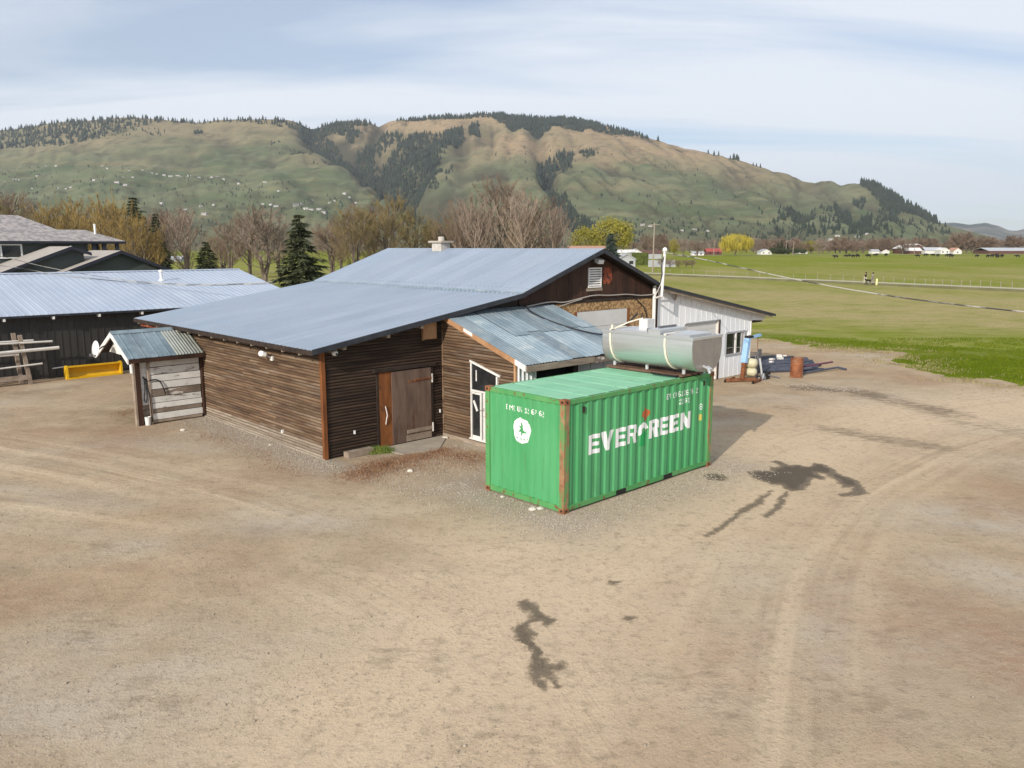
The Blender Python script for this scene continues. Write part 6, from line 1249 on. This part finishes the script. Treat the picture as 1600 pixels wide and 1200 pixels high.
figure('body', DJ, [(0, 1), (1, 2), (2, 3), (3, 4), (0, 5), (5, 6), (6, 7), (1, 8), (8, 9), (9, 10), (1, 11), (11, 12), (12, 13), (5, 14), (14, 15), (15, 16), (16, 17), (5, 18), (18, 19), (19, 20), (20, 21)], [.13, .15, .10, .09, .05, .12, .05, .02, .06, .04, .035, .06, .04, .035, .07, .045, .03, .03, .07, .045, .03, .03], 'cloth_black', dg)
pb_ = gp(1369.5, 446.0, .0); single('marker_post', MB().lathe([(.14, 0), (.14, .95), (.10, 1.02), (.02, 1.04)], (0, 0, 0), 10), M['bollard'], 'pale yellow marker post beside the path right of the walkers', 'post', (pb_[0], pb_[1], 0), frame=False)
CJ = [(0, 0, 1.0), (.55, 0, 1.02), (.95, 0, 1.05), (1.2, 0, 1.0), (1.45, 0, .82), (-.55, 0, 1.05), (-.8, 0, 1.1), (-.9, 0, .7), (.5, .22, .75), (.5, .22, .4), (.52, .22, .04), (.5, -.22, .75), (.46, -.22, .4), (.44, -.22, .04), (-.6, .22, .8), (-.52, .22, .5), (-.66, .22, .3), (-.62, .22, .04), (-.6, -.22, .8), (-.5, -.22, .5), (-.62, -.22, .3), (-.58, -.22, .04)]
cow0 = figure('cow', CJ, [(0, 1), (1, 2), (2, 3), (3, 4), (0, 5), (5, 6), (6, 7), (1, 8), (8, 9), (9, 10), (1, 11), (11, 12), (12, 13), (5, 14), (14, 15), (15, 16), (16, 17), (5, 18), (18, 19), (19, 20), (20, 21)], [.40, .40, .26, .2, .12, .38, .05, .03, .16, .09, .07, .16, .09, .07, .18, .1, .07, .07, .18, .1, .07, .07], 'cow')
cows = [(1306, 404), (1321, 402.6), (1326, 401.8), (1333, 402.8), (1340, 402.6), (1357, 402.6), (1367, 401), (1369, 400), (1384, 400.6), (1434, 402.4), (1446, 401), (1458, 401), (1465, 401.4), (1479, 401), (1483, 401), (1486, 403), (1526, 402.2), (1543, 402.6), (1550, 402.4), (1558, 403.6), (1558, 401.8), (1565, 402.6), (1590, 403)]
ORD = ('first second third fourth fifth sixth seventh eighth ninth tenth eleventh twelfth thirteenth fourteenth fifteenth sixteenth seventeenth eighteenth nineteenth twentieth').split() + ['twenty first', 'twenty second', 'twenty third']
for i, (a, b) in enumerate(cows):
    p = gp(a, b); o = cow0 if i == 0 else cow0.copy()
    if i: C.objects.link(o)
    o.location = (p[0], p[1], 0); o.rotation_euler = (0, 0, random.choice((0, math.pi)) + random.uniform(-.6, .6)); s_ = random.uniform(1.2, 1.45); o.scale = (s_,) * 3
    o['label'] = 'black cow out on the far green field, %s from the left in the herd' % ORD[i]; o['category'] = 'cow'; o['group'] = 'black cattle grazing far out on the field'

# ------------------------------------------------------------------ trees
def slivers(starts, ends, w_):
    n = len(starts); d = ends - starts; r = rng.normal(0, 1, (n, 3)); s = np.cross(d, r); s /= np.linalg.norm(s, axis=1, keepdims=True) + 1e-9; s *= np.asarray(w_).reshape(-1, 1) / 2
    return np.stack([starts - s, starts + s, ends], 1).reshape(-1, 3)
def rand_dir(n, up): v = rng.normal(0, 1, (n, 3)); v[:, 2] = np.abs(v[:, 2]) * up; return v / np.linalg.norm(v, axis=1, keepdims=True)
def bare_proto(name, label, H_, spread, mm, stems=3, nb=44, up=0.9, twigs=14, sub=5, low=.18, tw=.045, bark='bark'):
    """a leafless tree: tubes for trunk and limbs, fine slivers for the twigs"""
    t_ = thing(name, label, 'tree', (0, 0, 0), frame=False); mb = MB(); tips = []
    for s in range(stems):
        a = 6.283 * s / stems + rng.uniform(-.5, .5); lean = spread * rng.uniform(.12, .34) if stems > 1 else rng.uniform(0, .08) * spread
        P = [np.array([.10 * math.cos(a), .10 * math.sin(a), 0])]
        for k in range(1, 6):
            f = k / 5; P.append(np.array([lean * math.cos(a) * f ** 1.3 + rng.normal(0, .02) * H_, lean * math.sin(a) * f ** 1.3 + rng.normal(0, .02) * H_, H_ * .86 * f]))
        mb.tube(P, [.024 * H_ * (1.15 - .95 * k / 5) / math.sqrt(stems) * 1.2 + .012 for k in range(6)], 6)
        for b in range(nb // stems):
            f = rng.uniform(low, .98); i = min(int(f * 5), 4); q = P[i] * (1 - (f * 5 - i)) + P[i + 1] * (f * 5 - i)
            ang = rng.uniform(0, 6.283); L = spread * (.30 + .62 * math.sin(math.pi * min(1, .22 + .75 * f))) * rng.uniform(.45, .8) * (1.25 - .55 * f)
            e = q + np.array([math.cos(ang) * L, math.sin(ang) * L, L * up * rng.uniform(.7, 1.5)]); mid = (q + e) / 2 + np.array([math.cos(ang), math.sin(ang), -.6]) * L * .10
            mb.tube([q, mid, e], [.010 * H_ * .45, .0065 * H_ * .45, .003 * H_ * .45], 4, False); tips.append((q, mid, e, L))
    part('trunk', mb, M[bark], t_)
    S_, E2, Wd = [], [], []
    for q, mid, e, L in tips:
        f = rng.uniform(.25, 1, (twigs, 1)); base = np.where(f < .5, q + (mid - q) * f * 2, mid + (e - mid) * (f - .5) * 2); ax = (e - q) / (np.linalg.norm(e - q) + 1e-9)
        d = rand_dir(twigs, 1.0) * .75 + ax * .7 + np.array([0, 0, .35 * up]); d /= np.linalg.norm(d, axis=1, keepdims=True); l = L * rng.uniform(.22, .5, (twigs, 1)); end = base + d * l
        S_.append(base); E2.append(end); Wd.append(np.full(twigs, tw))
        for k in range(sub):
            g = rng.uniform(.3, 1, (twigs, 1)); b2 = base + (end - base) * g; d2 = rand_dir(twigs, 1.0) * .8 + d * .9 + np.array([0, 0, .2 * up]); d2 /= np.linalg.norm(d2, axis=1, keepdims=True)
            S_.append(b2); E2.append(b2 + d2 * l * rng.uniform(.35, .8, (twigs, 1))); Wd.append(np.full(twigs, tw * .7))
    V = slivers(np.concatenate(S_), np.concatenate(E2), np.concatenate(Wd)); o = npmesh('crown', V, np.arange(len(V)).reshape(-1, 3), [M[mm]], None); o.parent = t_
    return t_
def leafy_proto(name, label, H_, rad, mm, n=5200, weep=False, leaf=.22):
    t_ = thing(name, label, 'tree', (0, 0, 0), frame=False); mb = MB().tube([(0, 0, 0), (.05 * rad, 0, H_ * .3), (0, .08 * rad, H_ * .55), (0, 0, H_ * .8)], [.035 * H_, .028 * H_, .018 * H_, .008 * H_], 7)
    for k in range(14):
        a = rng.uniform(0, 6.28); z = rng.uniform(.22, .6) * H_; mb.tube([(0, 0, z), (rad * .4 * math.cos(a), rad * .4 * math.sin(a), z + .14 * H_), (rad * .75 * math.cos(a), rad * .75 * math.sin(a), z + .24 * H_)], [.010 * H_, .007 * H_, .003 * H_], 5)
    part('trunk', mb, M['bark'], t_); nc_ = 90
    c = rng.normal(0, 1, (nc_, 3)); c /= np.linalg.norm(c, axis=1, keepdims=True); rr = rng.uniform(.55, 1, (nc_, 1)) ** .5
    c = c * rr * np.array([rad, rad, H_ * .40]) * .84 + np.array([0, 0, H_ * .57]); c[:, :2] *= (1 + .10 * np.sin(3 * np.arctan2(c[:, 1], c[:, 0])))[:, None]
    i = rng.integers(0, nc_, n); p = c[i] + rng.normal(0, 1, (n, 3)) * np.array([.13 * rad, .13 * rad, .055 * H_])
    if weep:
        e = p.copy(); r_ = np.hypot(p[:, 0], p[:, 1]); L = rng.uniform(.10, .34, n) * H_ * np.clip(r_ / rad, .2, 1); e[:, 2] = np.maximum(p[:, 2] - L, .06 * H_); e[:, :2] *= 1.05
        V = slivers(p, e, np.full(n, leaf))
    else:
        V = slivers(p, p + rng.normal(0, 1, (n, 3)) * leaf, np.full(n, leaf * 1.3))
    o = npmesh('crown', V, np.arange(len(V)).reshape(-1, 3), [M[mm]], None); o.parent = t_
    return t_
def conifer_proto(name, label, H_, rad, mm, seed=0, levels=26):
    t_ = thing(name, label, 'tree', (0, 0, 0), frame=False); part('trunk', MB().tube([(0, 0, 0), (0, 0, H_ * .5), (0, 0, H_ * .97)], [.022 * H_, .014 * H_, .004 * H_], 6), M['bark'], t_)
    S_, E2, Wd = [], [], []
    for k in range(levels):
        f = (k + .5) / levels; z = H_ * (.07 + .91 * f); R_ = rad * (1 - f) ** .85 * rng.uniform(.8, 1.12) + .04 * rad; nb = int(11 - 5 * f)
        for b in range(nb):
            a = rng.uniform(0, 6.283); L = R_ * rng.uniform(.7, 1.15); q = np.array([0, 0, z]); e = np.array([L * math.cos(a), L * math.sin(a), z - L * .28 + L * .1])
            m_ = 34; g = rng.uniform(.12, 1, (m_, 1)); base = q + (e - q) * g; base[:, 2] -= .05 * L * np.sin(g[:, 0] * 3.1)
            side = np.array([-math.sin(a), math.cos(a), 0]); d = np.array([math.cos(a), math.sin(a), -.25]) * rng.uniform(.3, 1, (m_, 1)) + side * rng.uniform(-1, 1, (m_, 1)) + np.array([0, 0, 1]) * rng.uniform(-.5, .25, (m_, 1))
            S_.append(base); E2.append(base + d * (.16 * rad + .16 * L) * rng.uniform(.5, 1.1, (m_, 1))); Wd.append(np.full(m_, .075 * rad * (1.1 - .4 * f)))
    V = slivers(np.concatenate(S_), np.concatenate(E2), np.concatenate(Wd)); o = npmesh('crown', V, np.arange(len(V)).reshape(-1, 3), [M[mm]], None); o.parent = t_
    return t_
USED = set()
def plant(proto, px, top, Y_, label, wide=1.0, group=None, H0=10.0):
    """stand a tree so that its tip reaches row top at distance Y_"""
    q = aty(px, top, Y_); h_ = q[2] / H0
    if proto.name not in USED:
        USED.add(proto.name); proto.location = (q[0], Y_, 0); proto.scale = (h_ * wide, h_ * wide, h_); proto.rotation_euler = (0, 0, rng.uniform(0, 6.28)); proto['label'] = label
        if group: proto['group'] = group
        return proto
    return dup(proto, (q[0], Y_, 0), rng.uniform(0, 6.28), label, (h_ * wide, h_ * wide, h_), group)
BR1 = bare_proto('bare_tree', 'bare', 10, 4.6, 'twig_brown', 4, 60, .9, 14, 5); BR2 = bare_proto('bare_tree', 'bare', 10, 3.6, 'twig_pale', 5, 56, 1.3, 13, 4, .15, .04, 'twig_pale')
OL = bare_proto('budding_tree', 'olive', 10, 4.8, 'twig_olive', 5, 64, 1.0, 15, 6, .1); GO = bare_proto('willow_tree', 'gold', 10, 4.6, 'twig_gold', 5, 66, 1.2, 16, 7, .08, .05)
BR3 = bare_proto('bare_tree', 'bare', 10, 5.4, 'twig_brown', 3, 60, .6, 14, 5, .2, .05); BR4 = bare_proto('bare_tree', 'bare', 10, 4.2, 'twig_pale', 2, 60, .8, 13, 5, .2, .045)
CF1 = conifer_proto('spruce_tree', 'conifer', 10, 3.0, 'needle'); CF2 = conifer_proto('spruce_tree', 'conifer', 10, 4.0, 'needle', levels=22); CF3 = conifer_proto('spruce_tree', 'conifer', 10, 3.6, 'needle_blue')
BF1 = bare_proto('bare_tree', 'bare', 10, 5.0, 'twig_brown', 3, 54, .7, 13, 5, .08, .13); BF2 = bare_proto('bare_tree', 'bare', 10, 4.4, 'twig_pale', 4, 54, .9, 13, 5, .08, .12); HG = leafy_proto('shrub', 'shrub', 10, 8, 'hedge_dark', 2600, leaf=.5)
YT = leafy_proto('leafy_tree', 'yellow', 10, 5.4, 'leaf_yellow', 7500, leaf=.20); WT = leafy_proto('weeping_willow', 'willow', 10, 7.2, 'leaf_willow', 7000, True, .14)
for a in (
  (BR3, 8, 283, 130, 'reddish bare tree at the left edge behind the grey house roof', 1.0), (OL, -8, 305, 120, 'olive budding tree at the far left edge beside the house roof', 1.0),
  (GO, 78, 320, 125, 'golden twigged willow above the ridge of the grey house, leftmost of its row', 1.15), (GO, 118, 311, 128, 'golden twigged willow, second from the left behind the grey house', 1.0), (GO, 152, 309, 122, 'golden twigged willow above the house roof vent pipe', 1.0), (GO, 186, 318, 118, 'golden twigged willow over the right end of the house roof', .9), (GO, 216, 338, 105, 'small golden willow right of the house porch', 1.0), (GO, 100, 338, 105, 'low golden willow tucked against the grey house roof', 1.3),
  (CF1, 207, 304, 150, 'tall dark spruce half hidden behind the golden willows', 1.0), (CF1, 242, 330, 118, 'narrow dark spruce just right of the golden willows', .8), (CF1, 178, 318, 160, 'dark spruce top rising among the golden willows', .8),
  (BR2, 283, 318, 110, 'pale bare tree with upright limbs between the golden willows and the small spruce', 1.15), (BR3, 256, 316, 170, 'brown bare tree behind the pale upright one', 1.0), (BR3, 232, 326, 175, 'dull brown bare tree behind the narrow dark spruce', 1.0),
  (CF2, 320, 375, 95, 'small rounded dark green spruce behind the pale ribbed roof', .95), (BR1, 355, 338, 150, 'brown bare tree left of the broad bare crown', 1.1), (OL, 345, 365, 170, 'low olive thicket tree behind the small spruce', 1.5),
  (BR4, 405, 312, 108, 'broad pale bare tree just left of the tall dark spruce', 1.25), (BR1, 385, 322, 155, 'brown bare tree behind the broad pale one', 1.0), (BR1, 432, 345, 160, 'brown bare tree showing left of the tall spruce tip', 1.0), (CF2, 467, 331, 92, 'tall dark spruce above the junction of the two barn roofs', .95),
  (BR3, 515, 342, 150, 'low brown bare tree right of the tall spruce', 1.3), (OL, 552, 318, 140, 'olive budding tree with a wide crown over the left of the barn roof', 1.1), (BR3, 580, 308, 165, 'brown bare tree behind the olive budding ones', 1.2), (OL, 604, 300, 145, 'taller olive budding tree left of the chimney', 1.0), (OL, 645, 325, 150, 'olive budding tree close to the left of the chimney', 1.1), (BR1, 530, 330, 175, 'faint brown bare tree farther back over the barn roof', 1.0),
  (OL, 690, 335, 160, 'low olive budding tree right above the chimney', 1.2), (BR1, 720, 308, 140, 'brown bare tree right of the chimney', 1.0), (BR2, 745, 296, 130, 'pale many stemmed bare tree left of the tallest one', 1.0), (BR1, 783, 270, 135, 'tallest bare tree above the middle of the barn roof', .95), (BR2, 815, 290, 125, 'pale bare tree with fanned stems right of the tallest one', 1.1), (BR1, 848, 302, 140, 'brown bare tree, second from the right over the barn roof', .9), (BR2, 868, 318, 130, 'pale bare tree, rightmost over the barn roof', 1.0), (BR3, 700, 345, 165, 'low wide bare tree behind the chimney', 1.4), (OL, 822, 330, 150, 'olive budding tree low among the pale bare stems', 1.2), (BR1, 765, 320, 170, 'brown bare tree far back among the tall bare ones', 1.3)):
    plant(*a)
plant(YT, 958, 337, 330, 'bright yellow green leafy tree right of the barn ridge', .92); plant(YT, 915, 352, 300, 'paler yellow green tree left of the bright yellow green one', .75)
plant(CF3, 955, 362, 118, 'blue green spruce behind the peak of the brown gable', .85); plant(WT, 1150, 363, 560, 'golden weeping willow at the far edge of the field', .95)
plant(BR4, 1068, 370, 480, 'broad pale bare tree across the field between utility pole and weeping willow', 1.3); plant(BR3, 1090, 374, 500, 'low bare tree left of the weeping willow', 1.4); plant(YT, 1054, 372, 500, 'small yellow green tree left of the broad pale bare tree', .6)
plant(BR3, 1030, 360, 420, 'purplish bare tree just right of the tall utility pole', 1.3); plant(BR1, 1008, 363, 430, 'bare tree just left of the tall utility pole', 1.3); plant(BR3, 990, 375, 450, 'low bare tree behind the yellow green one', 1.2)
ft = [(x, 371 + rng.uniform(-4, 8), rng.uniform(690, 800)) for x in np.arange(1180, 1425, 9.0)] + [(x, 374 + rng.uniform(-4, 6), rng.uniform(800, 900)) for x in np.arange(1010, 1660, 13.0)]
ft += [(x, tp, 745.) for x, tp in ((1425, 373), (1440, 369), (1457, 370), (1497, 363), (1505, 360), (1514, 362), (1524, 371), (1536, 367), (1548, 369), (1560, 372), (1574, 366), (1586, 366), (1600, 368), (1615, 370), (1632, 368))]
for x, tp, Y_ in ft:
    plant((BF1, BF1, BF2)[int(rng.integers(0, 3))], x + rng.uniform(-3, 3), tp, float(Y_), 'brown bare tree in the far treeline beyond the field', float(rng.uniform(1.1, 1.6)), 'bare trees in the far treeline')
for x, tp, wh in ((1222, 374, 'middle and tallest'), (1229, 376, 'right'), (1216, 378, 'left')): plant(CF1, x, tp, 690., 'thin dark conifer above the dark far hedge, the %s one of three' % wh, .8, 'thin conifers in the far treeline')
plant(YT, 1268, 375, 720, 'dull yellow green tree in the far treeline', 1.3)
for x, tp, wh in ((1210, 386, 'first'), (1221, 387, 'second'), (1232, 388, 'third'), (1243, 387.5, 'fourth'), (1254, 388.5, 'last')): plant(HG, x, tp, 640., 'dark shrub at the far edge of the field, %s of five from the left' % wh, 1.0, 'shrubs at the far edge of the field')

# ------------------------------------------------------------------ far buildings and poles
def far_house(name, label, cat, x0, x1, ye, yt, Y_, wall, roof, gable=False, dep=None, wins=0, ybase=None):
    A, B = aty(x0, ye, Y_), aty(x1, ye, Y_); ze = A[2]; zr = aty(x0, yt, Y_)[2]; cx_ = (A[0] + B[0]) / 2; hw2 = abs(B[0] - A[0]) / 2; dep = dep or max(6, hw2 * 1.2)
    t_ = thing(name, label, cat, (cx_, Y_, 0), frame=False)
    if gable:
        part('wall', MB().prism([(-hw2, 0), (hw2, 0), (hw2, ze), (0, zr - .15), (-hw2, ze)], 1, 0, dep), M[wall], t_); rf = [(-hw2 * 1.08, ze - .1), (0, zr), (hw2 * 1.08, ze - .1), (hw2 * 1.08, ze - .35), (0, zr - .28), (-hw2 * 1.08, ze - .35)]
        part('roof', MB().prism(rf, 1, -.4, dep + .4), M[roof], t_)
    else:
        part('wall', MB().box(-hw2, hw2, 0, dep, 0, ze), M[wall], t_); part('roof', MB().prism([(-.5, ze - .1), (dep / 2, zr), (dep + .5, ze - .1), (dep + .5, ze - .3), (dep / 2, zr - .25), (-.5, ze - .3)], 0, -hw2 - .4, hw2 + .4), M[roof], t_)
    for k in range(wins): u = -hw2 + (k + .5) * 2 * hw2 / wins; part('window', MB().box(u - .6, u + .6, -.06, -.01, ze * .35, ze * .72), M['glass'], t_)
    return t_
far_house('cottage', 'small grey cottage with pale window behind the barn gable, beside the clipped hedge', 'house', 967, 993, 404, 396, 240, 'far_grey', 'far_grey', True, 9, 2)
far_house('house', 'house with a white roof behind the blue green spruce', 'house', 964, 992, 394, 390, 360, 'far_white', 'far_white'); far_house('house', 'white gabled house below the yellow green tree', 'house', 985, 1003, 394, 388.5, 380, 'far_white', 'far_grey', True)
far_house('house', 'low house with terracotta roof just beyond the barn ridge', 'house', 893, 948, 389.5, 384, 170, 'far_white', 'far_orange', dep=12)
far_house('house', 'low house with a red roof left of the weeping willow', 'house', 1104, 1128, 393, 388, 610, 'far_brown', 'far_red', wins=2); far_house('house', 'small white house right of the weeping willow', 'house', 1189, 1206, 393, 389, 640, 'far_white', 'far_grey', True, 10, 2)
far_house('house', 'pale bungalow between the broad bare tree and the red roof', 'house', 1082, 1100, 395, 392.5, 560, 'far_white', 'far_grey', wins=2); far_house('house', 'low dark roofed house left of the broad bare tree', 'house', 1000, 1034, 395, 391, 400, 'far_grey', 'far_brown')
far_house('barn', 'tall white roofed barn right of centre in the far farmyard', 'barn', 1420, 1448, 388, 381, 720, 'far_brown', 'far_white', True, 30); far_house('barn', 'long low white roofed shed left in the far farmyard', 'barn', 1415, 1440, 391.5, 387, 700, 'far_brown', 'far_white'); far_house('barn', 'grey roofed shed right in the far farmyard', 'barn', 1446, 1474, 391, 386.5, 710, 'far_white', 'far_roof')
far_house('silo_house', 'narrow white house at the right of the far farmyard', 'house', 1470, 1484, 391, 387, 690, 'far_white', 'far_white', True, 10, 2); far_house('house', 'cream house alone between the far farmyard and the long grey sheds', 'house', 1490, 1503, 392, 387, 690, 'far_white', 'far_orange', True, 10, 1)
far_house('shed', 'long grey roofed shed at the right edge, the front one', 'shed', 1545, 1660, 391.5, 387, 700, 'far_brown', 'far_roof', dep=24); far_house('shed', 'long grey roofed shed at the right edge, behind the front one', 'shed', 1570, 1680, 388.5, 384, 760, 'far_grey', 'far_roof', dep=24)
far_house('house', 'pale house among the bare trees left in the far treeline', 'house', 1245, 1262, 392, 389.5, 720, 'far_white', 'far_grey'); far_house('house', 'pale house among the bare trees in the middle of the far treeline', 'house', 1362, 1374, 392, 389.5, 720, 'far_white', 'far_grey'); far_house('house', 'white house among the bare trees left of the far farmyard', 'house', 1378, 1390, 392, 388.8, 730, 'far_white', 'far_brown', True)
far_house('house', 'dark house with white car port beyond the small spruce on the left', 'house', 262, 282, 404, 400, 330, 'far_grey', 'far_grey')
hp = aty(1001, 396, 262); hd = MB()
for k in range(1): hd.box(-2.4, 2.4, 0, 2.2, 0, hp[2])
hed = single('hedge', hd, M['hedge'], 'clipped yellow green hedge right of the small grey cottage', 'hedge', (hp[0], 262, 0), frame=False)
n = 2600; f_ = rng.integers(0, 3, n); q = np.stack([rng.uniform(-2.45, 2.45, n), rng.uniform(-.05, 2.2, n), rng.uniform(0, hp[2] + .05, n)], 1); q[f_ == 0, 1] = -.05; q[f_ == 1, 2] = hp[2]; q[f_ == 2, 0] = np.sign(q[f_ == 2, 0]) * 2.42
V = slivers(q, q + rng.normal(0, .22, (n, 3)), np.full(n, .25)); lf = npmesh('foliage', V, np.arange(len(V)).reshape(-1, 3), [M['hedge']], None); lf.parent = hed
fn = thing('board_fence', 'pale grey board fence right of the clipped hedge', 'fence', (0, 0, 0), frame=False); fa = aty(1013, 402, 240); fb = aty(1056, 402, 240)
for k in range(28): x0 = fa[0] + (fb[0] - fa[0]) * k / 28; part('fence_board', MB().box(x0, x0 + (fb[0] - fa[0]) / 28 - .02, 240, 240.04, 0, 2.0 + random.uniform(-.03, .03)), M['far_grey'], fn)
for k, (x, s_) in enumerate(((1034, 1.0), (1047, .8), (1060, .55), (1072, .5), (1082, .6))):
    plant(BR3, x, 407 - 5 * s_, 225, ('low dark shrub before the pale grey fence, the largest', 'low shrub at the right end of the pale grey fence', 'tiny bare shrub right of the pale grey fence', 'tiny bare shrub in the open field right of the fence', 'bare shrub furthest right of the pale grey fence')[k], 1.5)
def pole(px, top, Y_, label, arm=2.2, r=.13):
    q = aty(px, top, Y_); t_ = thing('utility_pole', label, 'utility pole', (q[0], Y_, 0), frame=False); part('shaft', MB().tube([(0, 0, 0), (0.1, 0, q[2])], [r * 1.25, r * .85], 8), M['pole'], t_); part('crossarm', MB().box(-arm / 2 + .1, arm / 2 + .1, -.1, .02, q[2] - .55, q[2] - .40), M['pole'], t_)
    for x in (-arm / 2 + .2, 0.1, arm / 2): part('insulator', MB().lathe([(.05, 0), (.06, .12), (.03, .2)], (x, -.04, q[2] - .40), 6), M['grey_steel'], t_)
pole(1022, 348, 190, 'tall wooden utility pole right of the barn gable', 2.4, .15); pole(1240, 377, 620, 'thin pale utility pole standing before the far treeline', 3.2, .2); pole(1116, 377, 600, 'utility pole in front of the red roofed house', 2.4, .2); pole(1430, 380, 690, 'utility pole by the far farmyard', 2.4, .2); pole(1229, 376, 680, 'utility pole above the dark hedge across the field', 2.4, .2)
# tiny pale houses on the lower hillside
hm = MB().box(-6, 6, -4, 4, -3, 4.2); me = mesh_of('hill_house', hm, M['hill_house']); b0 = len(hm.v); hm2 = MB().box(-6, 6, -4, 4, -3, 4.2).prism([(-4.6, 4.0), (0, 6.6), (4.6, 4.0)], 0, -6.6, 6.6); me = mesh_of('hill_house', hm2, M['hill_house']); me.materials.append(M['hill_roof'])
for p_ in me.polygons: p_.material_index = 1 if p_.index >= 6 else 0
HS = [(30, 292), (45, 293), (52, 290), (95, 268), (110, 270), (180, 272), (187, 275), (220, 275), (240, 276), (293, 280), (297, 283), (345, 282), (353, 284), (362, 286), (385, 290), (160, 290), (166, 289), (210, 290), (225, 291), (110, 300), (122, 302), (130, 299), (200, 300), (212, 303), (425, 293), (445, 310), (495, 309), (522, 313), (530, 314), (545, 305), (552, 307), (562, 308), (620, 315), (630, 316), (638, 321), (645, 322), (655, 321), (326, 324), (345, 322), (420, 325), (432, 326), (440, 332), (478, 332), (485, 341), (493, 344), (505, 343), (512, 345), (470, 338), (330, 337), (300, 331), (265, 320), (80, 282), (70, 296), (255, 278), (262, 281), (272, 279), (282, 282), (310, 285), (325, 287), (1140, 383), (1175, 380), (1062, 363), (1080, 361), (1100, 364), (1290, 378), (1300, 376), (1330, 378), (1345, 377), (1000, 362), (1012, 364), (905, 364), (925, 366)]
HS = np.array(HS, float); P = hill_point(HS[:, 0], HS[:, 1])
for p in P:
    o = bpy.data.objects.new('hill_house', me); C.objects.link(o); o.location = (p[0], p[1], p[2]); o.rotation_euler = (0, 0, rng.uniform(-.7, .7)); s_ = rng.uniform(.5, .85) * (p[1] / 2100 if p[1] < 1700 else 1) ; o.scale = (s_ * rng.uniform(.8, 1.5), s_, s_ * rng.uniform(.7, 1.1))
    o['label'] = 'tiny pale house scattered on the lower slope of the hill'; o['category'] = 'house'; o['group'] = 'tiny pale houses on the lower hillside'

# ------------------------------------------------------------------ haze of the valley air
HAZE = 5.0e-5
mb = MB().box(-9800, 9800, -400, 9900, -8, 760); hzm = bpy.data.materials.new('valley air'); hzm.use_nodes = True; t = hzm.node_tree; t.nodes.clear(); pv = nn(t, 'ShaderNodeVolumePrincipled'); pv.inputs['Color'].default_value = (0.80, 0.87, 0.96, 1); pv.inputs['Density'].default_value = HAZE; pv.inputs['Anisotropy'].default_value = 0.2
ov = nn(t, 'ShaderNodeOutputMaterial'); t.links.new(pv.outputs[0], ov.inputs['Volume'])
setting('haze', mb, hzm, 'stuff', label='thin pale haze of the valley air')
